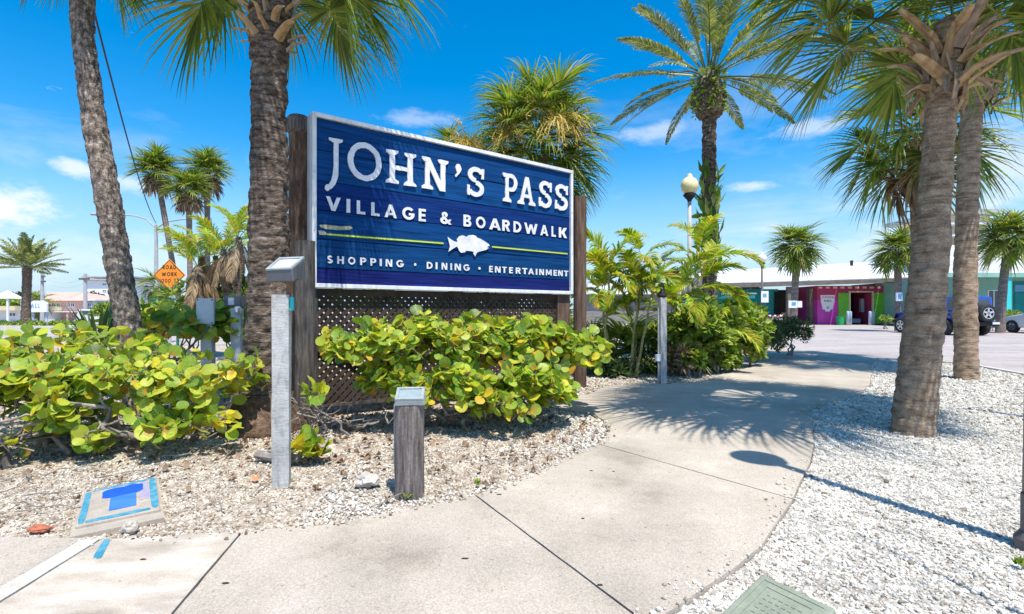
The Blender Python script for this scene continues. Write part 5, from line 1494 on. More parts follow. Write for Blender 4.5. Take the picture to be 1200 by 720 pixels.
pt = P(357, 283, 5.28); o_ = post([(pt.x + .0, pt.y, -0.03), pt], 0.108, 'timber_dark', label='shorter dark weathered pile in front of the tall one', rough=0.03)
pt = P(361, 283, 5.33)
pt = P(679.5, 231, 7.85); post([(pt.x, pt.y, -0.03), pt], 0.100, 'timber_brown', label='brown round pile at the right end of the board')
# lattice
def clipseg(x0, z0, x1, z1, X0, X1, Za, Zb):
    t0, t1 = 0.0, 1.0
    for p, q in ((-(x1 - x0), x0 - X0), (x1 - x0, X1 - x0), (-(z1 - z0), z0 - Za), (z1 - z0, Zb - z0)):
        if abs(p) < 1e-9:
            if q < 0: return None
            continue
        r = q / p
        if p < 0: t0 = max(t0, r)
        else: t1 = min(t1, r)
    if t0 >= t1: return None
    return x0 + (x1 - x0) * t0, z0 + (z1 - z0) * t0, x0 + (x1 - x0) * t1, z0 + (z1 - z0) * t1
LX0, LX1, LZ0, LZ1 = 0.03, U(657), 0.10, Z0 - 0.07
sp_ = 0.092; hh = LZ1 - LZ0
for sgn in (1, -1):
    x = LX0 - hh
    while x < LX1 + hh:
        s_ = clipseg(x, LZ0 if sgn > 0 else LZ1, x + hh, LZ1 if sgn > 0 else LZ0, LX0, LX1, LZ0, LZ1)
        x += sp_
        if not s_: continue
        xa, za, xb, zb = s_
        if math.hypot(xb - xa, zb - za) < 0.05: continue
        e = Vector((xb - xa, zb - za)).normalized(); nn = Vector((-e.y, e.x)) * 0.0228
        y = 0.10 if sgn > 0 else 0.112
        MB().hexa([(xa - nn.x, y, za - nn.y), (xb - nn.x, y, zb - nn.y), (xb - nn.x, y + .01, zb - nn.y), (xa - nn.x, y + .01, za - nn.y),
                   (xa + nn.x, y, za + nn.y), (xb + nn.x, y, zb + nn.y), (xb + nn.x, y + .01, zb + nn.y), (xa + nn.x, y + .01, za + nn.y)]).build('lattice_slat', MAT['lattice_wood'], sign, world=False)
MB().box(0.0, Ls, 0.085, 0.125, Z0 - 0.085, Z0 - 0.004).build('rail', MAT['lattice_wood'], sign, world=False)
MB().box(0.02, Ls, 0.085, 0.125, 0.03, 0.12).build('rail', MAT['timber_dark'], sign, world=False)
MB().box(LX1, U(671), 0.06, 0.12, 0.0, Z0 - 0.004).build('side_board', MAT['timber_brown'], sign, world=False)
MB().box(0.0, 0.07, 0.05, 0.12, 0.0, Z0 - 0.004).build('side_board', MAT['timber_dark'], sign, world=False)
# loose boards leaning on the lattice
for (xa, za, xb, zb) in ((0.9, 1.0, 1.7, 0.75), (0.05, 0.75, 1.0, 0.35)):
    e = Vector((xb - xa, zb - za)).normalized(); nn = Vector((-e.y, e.x)) * 0.03
    MB().hexa([(xa - nn.x, 0.06, za - nn.y), (xb - nn.x, 0.06, zb - nn.y), (xb - nn.x, .08, zb - nn.y), (xa - nn.x, .08, za - nn.y),
               (xa + nn.x, 0.06, za + nn.y), (xb + nn.x, 0.06, zb + nn.y), (xb + nn.x, .08, zb + nn.y), (xa + nn.x, .08, za + nn.y)]).build('loose_board', MAT['timber_brown'], sign, world=False)
# ground timber edge left
m = MB(); a, b = P(345, 448, 5.2), P(462, 440, 5.2)
m.tube([Vector((-1.95, 5.15, 0.13)), Vector((-1.2, 5.35, 0.16))], 0.045, 6); 
o = m.build('fallen_timber', MAT['timber_grey']); tag(o, 'weathered timber rail lying behind the twigs under the sign', 'timber')

# ------------------------------------------------------------------ posts with lights
def square_post(name, base, w, d, h, mat, label, cat='post', rz=0.3, taper=0.0):
    root = thing(name, base, label, cat, rz=rz)
    n = 10; V, Fc = [], []
    for i in range(n + 1):
        z = -0.04 + (h + 0.04) * i / n
        for (sx_, sy_) in ((-1, -1), (1, -1), (1, 1), (-1, 1)):
            j = 0.004
            V.append((sx_ * w / 2 + random.uniform(-j, j) * .5, sy_ * d / 2 + random.uniform(-j, j) * .5, z))
    for i in range(n):
        for k in range(4):
            k2 = (k + 1) % 4; Fc.append((i * 4 + k, i * 4 + k2, i * 4 + 4 + k2, i * 4 + 4 + k))
    Fc.append((3, 2, 1, 0)); Fc.append(tuple(n * 4 + k for k in range(4)))
    m = MB(); m.add(V, Fc); m.build('post_body', MAT[mat], root, world=False)
    return root
b = G(330, 565); sp1 = square_post('light_post', b, 0.105, 0.10, 1.255, 'post_grey', 'tall square grey post topped by a tilted floodlight, in front of the dark palm', rz=0.25)
# wedge floodlight: box in local coordinates
def floodlight(root, loc, s, rot, body, lens, ribs=True, d=0.17, h1=0.055, h2=0.13, w=0.2):
    T = Matrix.Translation(loc) @ Matrix.Rotation(rot, 4, 'Z')
    w, d, h1, h2 = w * s, d * s, h1 * s, h2 * s
    # front low, back high; lens on the sloping top
    pts = [(-w / 2, -d / 2, 0), (w / 2, -d / 2, 0), (w / 2, d / 2, 0.02), (-w / 2, d / 2, 0.02), (-w / 2 * .92, -d / 2 - .01, h1), (w / 2 * .92, -d / 2 - .01, h1), (w / 2 * .92, d / 2 * .8, h2), (-w / 2 * .92, d / 2 * .8, h2)]
    m = MB(); m.hexa([T @ Vector(p) for p in pts]); m.build('lamp_housing', MAT[body], root, world=False, bevel=0.006 * s)
    # lens plate following the slope
    e = (Vector(pts[7]) - Vector(pts[4])); nrm = Vector((0, -e.z, e.y)).normalized()
    def onp(u, v, o_): 
        a = Vector(pts[4]).lerp(Vector(pts[5]), u); c = Vector(pts[7]).lerp(Vector(pts[6]), u)
        return T @ (a.lerp(c, v) + nrm * o_)
    def rim(u0, u1, v0, v1, a0, a1): return [onp(u0, v0, a0), onp(u1, v0, a0), onp(u1, v1, a0), onp(u0, v1, a0), onp(u0, v0, a1), onp(u1, v0, a1), onp(u1, v1, a1), onp(u0, v1, a1)]
    MB().hexa(rim(0.0, 1, 0.0, 0.12, 0, .012 * s)).hexa(rim(0, 1, .88, 1.0, 0, .012 * s)).hexa(rim(0, .10, .121, .879, 0, .012 * s)).hexa(rim(.90, 1, .121, .879, 0, .012 * s)).build('lens_frame', MAT['lamp_pale'], root, world=False)
    MB().hexa(rim(.105, .895, .125, .875, 0.001, .005 * s)).build('lens', MAT[lens], root, world=False)
    if ribs:
        for i in range(7):
            t0 = 0.12 + 0.11 * i
            x = w / 2 + 0.001
            y0 = -d / 2 + d * t0
            MB().hexa([T @ Vector(p) for p in ((x * .97, y0, .015), (x + .006, y0, .015), (x + .006, y0 + .007, .015), (x * .97, y0 + .007, .015), (x * .95, y0, h1 + (h2 - h1) * t0 * .8), (x + .004, y0, h1 + (h2 - h1) * t0 * .8), (x + .004, y0 + .007, h1 + (h2 - h1) * t0 * .8), (x * .95, y0 + .007, h1 + (h2 - h1) * t0 * .8))]).build('rib', MAT['lamp_grey'], root, world=False)
lp = Matrix.Rotation(-0.25, 4, 'Z') @ (P(336, 331, b.y) - b)
floodlight(sp1, lp, 1.0, -0.25 - 0.30, 'lamp_grey', 'lamp_lens', d=0.13, h1=0.075, h2=0.165, w=0.22)
MB().box(0.03, 0.055, -0.01, 0.02, 1.16, lp.z + 0.02).build('bracket', MAT['timber_red'], sp1, world=False)
MB().box(0.052, 0.075, -0.03, 0.03, 1.15, 1.24).build('conduit_box', MAT['cyan_paint'], sp1, world=False, bevel=0.004)

b = G(480, 577); sb = thing('timber_bollard', b, 'short weathered round timber bollard with square light on top', 'bollard')
n = 44; V, Fc = [], []; hgt = P(0, 474, b.y).z
ringz = [(-0.04, .094), (0.0, .094), (0.02, .0925), (.15, .0915), (.3, .091), (.45, .092), (hgt - .008, .091), (hgt, .084)]
rg = spline([(Vector((0, 0, z)), r) for z, r in ringz], 40)
for (p, r) in rg:
    for k in range(n):
        a = 2 * PI * k / n
        crack = max(0, noise.noise(Vector((k * 0.85, p.z * 0.5, 2)))) ** 2 * 0.05 + 0.004 * noise.noise(Vector((k * 2.1, p.z * 5, 8)))
        V.append(((r - crack) * math.cos(a), (r - crack) * math.sin(a), p.z))
for i in range(40):
    for k in range(n):
        k2 = (k + 1) % n; Fc.append((i * n + k, i * n + k2, i * n + n + k2, i * n + n + k))
Fc.append(tuple(40 * n + k for k in range(n)))
m = MB(); m.add(V, Fc); m.build('log', MAT['timber_grey'], sb, world=False)
floodlight(sb, Vector((0.005, 0.0, hgt + .004)), 1.0, 0.12, 'lamp_pale', 'lens_green', ribs=False, d=0.16, h1=0.035, h2=0.085, w=0.19)
MB().tube([(-0.085, 0.02, 0.0), (-0.095, 0.0, 0.2), (-0.092, 0.0, hgt)], 0.008, 6).build('conduit', MAT['post_grey'], sb, world=False)

b = G(776, 447); sp2 = square_post('light_post', b, 0.105, 0.105, 1.36, 'post_grey', 'tall square grey post with black fitting on top beside the arecas', rz=0.2)
MB().lathe((0, 0, 1.36), [(0.06, 0), (0.075, 0.03), (0.05, 0.1), (0.03, 0.2), (0.02, 0.24)], 10).build('lamp_head', MAT['black'], sp2, world=False)
MB().box(-0.13, -0.055, -0.06, 0.0, 0.33, 0.44).build('socket_box', MAT['post_white'], sp2, world=False, bevel=0.005)
MB().tube([(-0.075, -0.03, -0.03), (-0.08, -0.03, 0.3), (-0.078, -0.02, 1.2)], 0.012, 6).build('conduit', MAT['post_grey'], sp2, world=False)

b = Vector((P(244, 0, 6.4).x, 6.4, 0)); wp = square_post('white_post', b, 0.13, 0.10, 1.26, 'post_white', 'white painted post with flat panel seen above the left shrub', rz=0.1)
MB().box(-0.105, 0.105, -0.085, -0.053, 0.98, 1.30).build('panel', MAT['post_white'], wp, world=False, bevel=0.01)
for x_ in (-0.085, 0.085):
    for z_ in (1.0, 1.28): MB().box(x_ - .007, x_ + .007, -0.089, -0.084, z_ - .007, z_ + .007).build('screw', MAT['black'], wp, world=False)
b = Vector((P(278, 0, 6.6).x, 6.6, 0)); gp = square_post('white_post', b, 0.12, 0.10, 1.18, 'post_white', 'white post carrying a dark grey floodlight left of the dark palm trunk', rz=0.1)
MB().box(-0.13, 0.08, -0.08, 0.08, 1.2, 1.34).build('lamp_housing', MAT['lamp_grey'], gp, world=False, bevel=0.012)
MB().box(-0.07, 0.0, -0.095, -0.08, 1.22, 1.31).build('lens', MAT['lamp_lens'], gp, world=False)
MB().lathe((0.05, -0.10, 1.1), [(0.03, 0), (0.045, 0.03), (0.045, 0.08), (0.03, 0.1)], 10).build('sensor', MAT['chrome'], gp, world=False)

# ------------------------------------------------------------------ globe lamps
def globe_lamp(label, base, h, gr, gm, pm_, lean=(0, 0), rp=0.05, plate=None):
    root = thing('globe_lamp', base, label, 'street lamp', 'globe lamps along the path')
    bx, by = base[0], base[1]
    top = Vector((bx + lean[0], by + lean[1], h - gr))
    MB().tube([(bx, by, -0.05), top - Vector((0, 0, .05))], [rp * 1.05, rp * .8], 14).build('pole', MAT[pm_], root, True)
    MB().lathe((bx, by, -0.05), [(rp * 1.6, 0), (rp * 1.6, .08), (rp * 1.1, .12), (rp * 1.08, .3)], 14).build('base', MAT[pm_], root)
    MB().lathe(top, [(rp * .8, -.16), (rp * 1.0, -.12), (gr * .75, -.02), (gr * .55, .03)], 16).build('collar', MAT['black'], root, True)
    pr = [(gr * .45, 0.0)] + [(gr * math.cos(a), gr + gr * 1.05 * math.sin(a)) for a in np.linspace(-1.05, 1.15, 12)] + [(gr * .30, gr * 2.08), (gr * .34, gr * 2.2), (gr * .22, gr * 2.36), (gr * .05, gr * 2.42)]
    MB().lathe(top, pr, 24).build('globe', MAT[gm], root, True)
    if plate: plate(root)
    return root
globe_lamp('cream globe street lamp rising out of the areca palms', (P(808, 0, 11.0).x, 11.0, -0.0), P(0, 218, 11).z, 0.185, 'globe_cream', 'pole_grey')
def plt(root):
    c = P(896, 348, 19.9)
    MB().box(c.x - .14, c.x + .14, c.y - .03, c.y, c.z - .22, c.z + .22).build('notice_plate', MAT['white_paint'], root)
    MB().box(c.x - .08, c.x + .06, c.y - .036, c.y - .031, c.z - .02, c.z + .12).build('notice_print', MAT['sign_blue_print'], root)
globe_lamp('white globe street lamp with notice plate before the teal stall', (P(893, 0, 20).x, 20.0, 0), P(0, 303, 20).z, 0.17, 'globe_white', 'pole_dark', plate=plt)
globe_lamp('globe street lamp whose dark pole just grazes the right picture edge', (2.56, 2.5, 0), 3.72, 0.19, 'globe_white', 'pole_dark', lean=(0.05, 0), rp=0.052)
m = MB().tube([(6.05, 4.7, -0.05), (6.05, 4.7, 3.4)], 0.045, 10); o = m.build('shadow_pole', MAT['pole_grey']); tag(o, 'unseen grey pole added off to the right to cast a shadow stripe', 'pole')  # unseen pole, added for the shadow stripe across the gravel
m = MB().tube([(2.15, 1.05, -0.05), (2.17, 1.5, 1.1), (2.18, 1.86, 2.0)], [0.014, 0.012, 0.005], 8); o = m.build('shadow_stake', MAT['branch']); tag(o, 'unseen leaning cane added off to the right to cast a thin shadow', 'stake')  # unseen cane, leaned so its thin shadow line falls on the gravel

# ------------------------------------------------------------------ utility boxes in the ground
c = [G(88, 621), G(188, 600), G(183, 562), G(100, 580)]
mbx = thing('meter_box', (sum(p.x for p in c) / 4, sum(p.y for p in c) / 4, 0), 'brown in-ground meter box sprayed with blue marking paint', 'meter box')
def quad_uv(cc, u, v, z):
    a = cc[0].lerp(cc[1], u); b_ = cc[3].lerp(cc[2], u); p = a.lerp(b_, v); return Vector((p.x, p.y, z))
def qbox(cc, u0, u1, v0, v1, z0, z1):
    return MB().hexa([quad_uv(cc, u0, v0, z0), quad_uv(cc, u1, v0, z0), quad_uv(cc, u1, v1, z0), quad_uv(cc, u0, v1, z0), quad_uv(cc, u0, v0, z1), quad_uv(cc, u1, v0, z1), quad_uv(cc, u1, v1, z1), quad_uv(cc, u0, v1, z1)])
qbox(c, -0.04, 1.04, -0.16, 1.02, -0.10, 0.000).build('rim', MAT['meter_box'], mbx)
qbox(c, 0.0, 1.0, 0.0, 1.0, -0.03, 0.018).build('lid', MAT['meter_box'], mbx, bevel=0.006)
def wob(cc, u0, u1, v0, v1, z, n=9, amp=0.018, seed=0):
    rs = random.Random(seed); pts = []
    for i in range(4 * n):
        a = 2 * PI * i / (4 * n); ca, sa = math.cos(a), math.sin(a)
        pts.append(((u0 + u1) / 2 + (u1 - u0) / 2 * math.copysign(abs(ca) ** .45, ca) + rs.uniform(-amp, amp) * .5, (v0 + v1) / 2 + (v1 - v0) / 2 * math.copysign(abs(sa) ** .45, sa) + rs.uniform(-amp, amp)))
    pp = [quad_uv(cc, u, v, 0) for u, v in pts]
    V, Fc = extrude_poly([(p.x, p.y) for p in pp], z - .003, z + .0015, 'z'); m = MB(); m.add(V, Fc); return m
wob(c, 0.24, 0.80, 0.60, 0.90, 0.0192, seed=1).build('paint_mark', MAT['paint_blue'], mbx)
qbox(c, 0.36, 0.70, 0.22, 0.58, 0.015, 0.026).build('hatch', MAT['paint_blue_light'], mbx, bevel=0.002)
wob(c, 0.012, 0.095, 0.02, 0.95, 0.0190, seed=2, amp=.01).build('paint_mark', MAT['paint_teal'], mbx)
wob(c, 0.885, 0.99, 0.06, 0.99, 0.0190, seed=3, amp=.01).build('paint_mark', MAT['paint_teal'], mbx)
wob(c, 0.10, 0.88, 0.02, 0.09, 0.0190, seed=4, amp=.008).build('paint_mark', MAT['paint_teal'], mbx)
wob(c, 0.10, 0.88, 0.93, 0.985, 0.0190, seed=8, amp=.008).build('paint_mark', MAT['paint_teal'], mbx)
wob(c, 0.74, 0.88, 0.35, 0.9, 0.0186, seed=9, amp=.03).build('paint_mark', MAT['paint_purple'], mbx)
# blue paint dash on the slab
c2 = [G(108, 654), G(119, 655), G(130, 632), G(122, 632)]
m = wob(c2, 0, 1, 0, 1, 0.0, seed=6, amp=0.03)
m.v = [(v[0], v[1], 0.002 if v[2] > -0.001 else -0.002) for v in m.v]
o = m.build('paint_mark', MAT['paint_teal'], path); o['label'] = 'pale blue sprayed dash'

c = [G(843, 716), G(982, 722), G(955, 704), G(893, 676)]
c = [G(838, 730), G(925, 782), G(980, 718), G(893, 676)]
vb = thing('valve_box', (sum(p.x for p in c) / 4, sum(p.y for p in c) / 4, 0), 'green plastic valve box lid sunk in the white gravel beside the path', 'valve box')
qbox(c, 0, 1, 0, 1, -0.05, 0.014).build('lid', MAT['box_green'], vb, bevel=0.008)
for (u0, u1, v0, v1) in ((.08, .92, .08, .095), (.08, .92, .905, .92), (.08, .095, .096, .904), (.905, .92, .096, .904), (.18, .82, .18, .195), (.18, .82, .805, .82), (.18, .195, .196, .804), (.805, .82, .196, .804)):
    qbox(c, u0, u1, v0, v1, 0.012, 0.0175).build('ridge', MAT['box_green'], vb)
for i in range(6):
    for j in range(6):
        u, v = .26 + .085 * i, .26 + .085 * j
        qbox(c, u, u + .05, v, v + .02, 0.012, 0.0170).build('tread_bump', MAT['box_green'], vb)

# ------------------------------------------------------------------ road work sign and green rail
b = P(198, 395, 19); rw = thing('road_work_sign', b, 'orange diamond warning sign reading road work 1000 ft', 'road sign')
c = P(198.5, 322.5, 19); hd = 18.7 / 600 * 19
V, Fc = extrude_poly([(c.x - hd, c.z), (c.x, c.z - hd), (c.x + hd, c.z), (c.x, c.z + hd)], c.y, c.y + 0.02, 'y'); m = MB(); m.add(V, Fc); m.build('sign_plate', MAT['sign_orange'], rw)
for k in range(4):
    cs = [(c.x - hd, c.z), (c.x, c.z - hd), (c.x + hd, c.z), (c.x, c.z + hd)]
    a, d = Vector(cs[k]), Vector(cs[(k + 1) % 4]); cc_ = Vector((c.x, c.z))
    q = [a.lerp(cc_, .05), d.lerp(cc_, .05), d.lerp(cc_, .09), a.lerp(cc_, .09)]
    V, Fc = extrude_poly([tuple(p) for p in q], c.y - .006, c.y - .001, 'y'); m = MB(); m.add(V, Fc); m.build('border', MAT['black'], rw)
MB().box(c.x - .03, c.x + .03, c.y + .021, c.y + .06, -.05, c.z + hd * .7).build('pole', MAT['pole_grey'], rw)
def text_line(s, cx, cz, y, h, wd, root, mat='black', t=0.2):
    ws = [glyph(ch, t)[0] if ch != ' ' else 0.5 for ch in s]; gap = 0.26; tot = sum(ws) + gap * (len(s) - 1); k = wd / tot
    x = cx - wd / 2; off = wl(root)
    for ch, w in zip(s, ws):
        if ch != ' ':
            w_, pr = glyph(ch, t)
            letter_obj(pr, w_, x - off.x, x - off.x + w * k, cz - h / 2 - off.z, cz + h / 2 - off.z, y - off.y, 0.004, MAT[mat], root)
        x += (w + gap) * k
text_line('ROAD', c.x, c.z + .29, c.y - .001, .15, .50, rw); text_line('WORK', c.x, c.z + .03, c.y - .001, .15, .56, rw); text_line('1000 FT', c.x, c.z - .21, c.y - .001, .15, .72, rw)
b = P(192, 395, 16); bn = thing('green_bench', (b.x, b.y, 0), 'dark green rail bench glimpsed under the road work sign', 'bench')
for z_ in (1.46, 1.36): MB().box(b.x - .42, b.x + .42, b.y, b.y + .05, z_, z_ + .07).build('slat', MAT['sign_green'], bn, bevel=.008)
for x_ in (-.38, .38): MB().box(b.x + x_ - .03, b.x + x_ + .03, b.y + .055, b.y + .11, -.05, 1.5).build('leg', MAT['sign_green'], bn)

# ------------------------------------------------------------------ street light and cable
Ys = 34
b = P(183, 0, Ys); sl = thing('street_light', (b.x, b.y, -.05), 'tall concrete street light with two long curved arms behind the road work sign', 'street light')
ht = P(0, 264, Ys).z
MB().tube([(b.x, b.y, -.05), (b.x, b.y, ht)], [.16, .09], 10).build('pole', MAT['pole_grey'], sl)
for (pts_) in ([(183, 268), (172, 257), (158, 253), (140, 252), (113, 251)], [(183, 268), (195, 260), (215, 257), (230, 256), (241, 257)]):
    MB().tube([P(x, y, Ys) for x, y in pts_], .055, 6).build('arm', MAT['pole_grey'], sl)
    e = P(pts_[-1][0], pts_[-1][1], Ys); MB().tube([e - Vector((.35, 0, 0)), e + Vector((.35, 0, -.03))], [.09, .13], 8).build('lamp_head', MAT['pole_grey'], sl)
pa, pb = P(183, 262, Ys), P(92, -60, 9)
pts_ = [pa.lerp(pb, i / 24) - Vector((0, 0, 1.2 * 4 * (i / 24) * (1 - i / 24) * .55)) for i in range(25)]
m = MB().tube(pts_, 0.022, 5); o = m.build('power_cable', MAT['black']); tag(o, 'black overhead cable running down to the street light', 'cable')

# ------------------------------------------------------------------ left background
def upole(px, py0, Y, label, arms):
    b = P(px, 0, Y); r = thing('utility_pole', (b.x, b.y, -.05), label, 'utility pole', 'utility poles along the left road')
    zt = P(0, py0, Y).z
    MB().tube([(b.x, b.y, -.05), (b.x, b.y, zt)], [.18, .12], 8).build('pole', MAT['pole_grey'], r)
    for (x0, x1, y_) in arms:
        a, c_ = P(x0, y_, Y - .2), P(x1, y_, Y - .2); MB().box(a.x, c_.x, a.y, a.y + .12, a.z - .08, a.z + .08).build('crossarm', MAT['pole_dark'], r)
    return r
upole(49.5, 318, 50, 'wooden utility pole right of the far left date palm', [(48, 52, 324), (47.5, 52.5, 330)])
upole(100, 321, 46, 'utility pole with crossarms before the white tower block', [(92, 104, 327)])
for k, (y0, y1, yy) in enumerate(((325, 326, 324), (330, 332, 331), (345, 341, 350))):
    a, c_ = P(49.5, y0, 50), P(100, y1, 46)
    m = MB().tube([a.lerp(c_, i / 10) - Vector((0, 0, .5 * 4 * i / 10 * (1 - i / 10))) for i in range(11)], .012, 4)
    o = m.build('power_line', MAT['pole_grey']); tag(o, ('highest', 'middle', 'lowest')[k] + ' wire strung between the two utility poles', 'cable')
m = MB().tube([P(101, 323, 46), P(160, 327, 46), P(260, 330, 46)], .012, 4); o = m.build('power_line', MAT['pole_grey']); tag(o, 'wire leading right from the utility pole past the tower block', 'cable')

def wall_box(px0, px1, pyt, Y, depth, root, mat, name='wall', zb=-.05):
    a, b_ = P(px0, pyt, Y), P(px1, pyt, Y)
    return MB().box(a.x, b_.x, Y, Y + depth, zb, a.z).build(name, MAT[mat], root)
def window(root, px0, px1, py0, py1, Y, fr='white_paint', pane='glass_dark', mull=1, proud=.06):
    a, b_ = P(px0, py0, Y), P(px1, py1, Y)
    t = .06
    x0, x1, z1, z0 = a.x, b_.x, a.z, b_.z
    f = MB(); f.box(x0, x1, Y - proud, Y - .002, z1 - t, z1).box(x0, x1, Y - proud, Y - .002, z0, z0 + t).box(x0, x0 + t, Y - proud, Y - .003, z0 + t, z1 - t).box(x1 - t, x1, Y - proud, Y - .003, z0 + t, z1 - t)
    for k in range(mull):
        xm = x0 + (x1 - x0) * (k + 1) / (mull + 1); f.box(xm - t / 2, xm + t / 2, Y - proud, Y - .004, z0 + t, z1 - t)
    w = f.build('window', MAT[fr], root)
    MB().box(x0 + t, x1 - t, Y - proud * .5, Y - .004, z0 + t, z1 - t).build('pane', MAT[pane], w)
    return w
Yk = 60
pb_ = thing('pink_house', P(78, 376, Yk), 'pink two storey house with pale red roof at the far left', 'house')
wall_box(56, 98, 352.5, Yk, 8, pb_, 'pink_wall')
a, b_ = P(52.5, 352.5, Yk - .6), P(99, 352.5, Yk - .6); r1, r2 = P(55, 342.5, Yk + 4), P(97, 342.5, Yk + 4)
MB().hexa([a, b_, Vector((b_.x, Yk + 9, a.z)), Vector((a.x, Yk + 9, a.z)), r1, r2, r2 + Vector((0, .1, 0)), r1 + Vector((0, .1, 0))]).build('roof', MAT['pink_roof'], pb_)
for (x0, x1) in ((61, 66), (66.3, 71), (79, 83), (83.3, 88)): window(pb_, x0, x1, 355, 360.2, Yk, mull=1)
for (x0, x1) in ((67, 73), (84, 90)): window(pb_, x0, x1, 369, 372, Yk, mull=1)
MB().box(P(57, 0, Yk).x, P(96, 0, Yk).x, Yk - 1.2, Yk - .01, P(0, 366, Yk).z, P(0, 365, Yk).z).build('canopy', MAT['white_paint'], pb_)
for x_ in (60, 78.5, 95): a = P(x_, 366, Yk - 1.1); MB().box(a.x - .06, a.x + .06, a.y, a.y + .12, -.05, a.z).build('porch_post', MAT['pink_wall'], pb_)
bb = thing('blue_annex', P(103, 376, Yk), 'narrow white and pale blue house right of the pink one', 'house')
wall_box(98.3, 109, 352.5, Yk + .5, 6, bb, 'soft_blue'); window(bb, 103, 107.5, 355, 360, Yk + .5); 
MB().box(P(98, 0, Yk).x, P(110, 0, Yk).x, Yk + .2, Yk + 6.5, P(0, 352.4, Yk).z, P(0, 351, Yk).z).build('roof', MAT['white_paint'], bb)
Yt = 150
wt = thing('white_tower_block', P(120, 371, Yt), 'white flat roofed tower block behind the leaning palm', 'building')
wall_box(101, 152, 329, Yt, 20, wt, 'white_paint')
MB().box(P(99, 0, Yt).x, P(156, 0, Yt).x, Yt - 1, Yt + 21, P(0, 328.8, Yt).z, P(0, 327, Yt).z).build('roof', MAT['pole_grey'], wt)
MB().box(P(97, 0, Yt).x, P(158, 0, Yt).x, Yt - .5, Yt + 20, P(0, 325.5, Yt).z, P(0, 324, Yt).z).build('roof_pergola', MAT['pole_grey'], wt)
for x_ in (99, 118, 137): MB().box(P(x_, 0, Yt).x - .2, P(x_, 0, Yt).x + .2, Yt, Yt + .4, P(0, 327, Yt).z, P(0, 325.5, Yt).z).build('roof_strut', MAT['pole_grey'], wt)
for y_ in (332.5, 340, 347.2, 354.5, 362): window(wt, 120.5, 125, y_, y_ + 2, Yt, proud=.15); window(wt, 141, 146, y_, y_ + 2, Yt, proud=.15)
for y_ in (334, 341): MB().box(P(97.5, 0, Yt).x, P(101, 0, Yt).x, Yt + 1, Yt + 5, P(0, y_ + 1.2, Yt).z, P(0, y_, Yt).z).build('balcony', MAT['white_paint'], wt)
lb = thing('low_white_building', P(10, 377, 55), 'low cream building behind the stocky date palm', 'building')
wall_box(-60, 24, 364, 55, 8, lb, 'white_paint')
MB().box(P(-62, 0, 55).x, P(26, 0, 55).x, 54.2, 64, P(0, 364, 55).z, P(0, 359, 55).z).build('roof', MAT['cream'], lb)
window(lb, 11, 19, 366.5, 371, 55)
nb = thing('notice_board', P(45, 377, 48), 'white arched notice board with dark lettering behind the utility pole', 'sign')
a = P(33.5, 366, 48); b_ = P(54.5, 352.5, 48)
ww, hz = b_.x - a.x, b_.z - a.z
V, Fc = extrude_poly([(a.x, a.z), (b_.x, a.z), (b_.x, a.z + hz * .75), (a.x + ww * .75, b_.z), (a.x + ww * .25, b_.z), (a.x, a.z + hz * .75)], 48, 48.2, 'y'); m = MB(); m.add(V, Fc); m.build('board', MAT['white_paint'], nb)
for x_ in (a.x + .2, b_.x - .2): MB().box(x_ - .06, x_ + .06, 48.21, 48.3, -.05, a.z + .2).build('leg', MAT['soft_blue'], nb)
text_line('ALL', a.x + ww * .38, a.z + hz * .55, 47.998, .42, ww * .5, nb, 'sign_blue_print')
gz = thing('white_gazebo', P(8, 378, 44), 'white pyramid roofed kiosk at the left picture edge', 'kiosk')
c = P(9, 350, 44); hw = 10.5 / 600 * 44
m = MB(); V = [(c.x - hw, 44 - hw, c.z), (c.x + hw, 44 - hw, c.z), (c.x + hw, 44 + hw, c.z), (c.x - hw, 44 + hw, c.z), (c.x, 44, P(0, 340.5, 44).z)]
m.add(V, [(0, 1, 4), (1, 2, 4), (2, 3, 4), (3, 0, 4), (3, 2, 1, 0)]); m.build('roof', MAT['white_paint'], gz)
for sx_ in (-.8, .8):
    for sy_ in (-.8, .8): MB().box(c.x + hw * sx_ - .06, c.x + hw * sx_ + .06, 44 + hw * sy_ - .06, 44 + hw * sy_ + .06, -.05, c.z).build('column', MAT['white_paint'], gz)
# island
m = MB(); c = P(28, 0, 36); V, Fc = extrude_poly([(c.x + math.cos(t) * 5.2, 35.6 + math.sin(t) * 2.0) for t in np.linspace(0, 2 * PI, 28)[:-1]], -.06, .12, 'z'); m.add(V, Fc)
o = m.build('traffic_island', MAT['asphalt_kerb']); tag(o, kind='structure')
leafy('ground_cover', (c.x, 35.6, .1), [((c.x + dx, 35.5, .15), (1.4, 1.4, .22), 1) for dx in (-3.4, -1.5, .4, 2.4, 3.6)], 3000, .22, 'leaf_shrub', 'yellow green ground cover planted round the stocky date palm', 'plants')
# van
def simple_vehicle(name, label, cx, Y, L, H_, prof, col, cat):
    r = thing(name, (cx, Y, -.05), label, cat)
    V, Fc = extrude_poly([(cx + p[0] * L, p[1] * H_) for p in prof], Y, Y + 1.7, 'y'); m = MB(); m.add(V, Fc); m.build('body', MAT[col], r, bevel=.05)
    return r
b_ = P(110, 0, 42)
va = simple_vehicle('white_van', 'white van parked beside the pale blue house', b_.x, 42, 2.9, 1.25, [(-.5, .18), (.5, .18), (.5, .55), (.42, .62), (.32, .97), (-.42, 1.0), (-.5, .6)], 'car_white', 'van')
MB().box(b_.x - 1.15, b_.x + .9, 41.97, 41.99, .82, 1.12).build('side_window', MAT['glass_dark'], va)
for x_ in (-.9, .9): MB().tube([(b_.x + x_, 41.96, .24), (b_.x + x_, 42.2, .24)], .28, 14).build('wheel', MAT['tyre'], va)

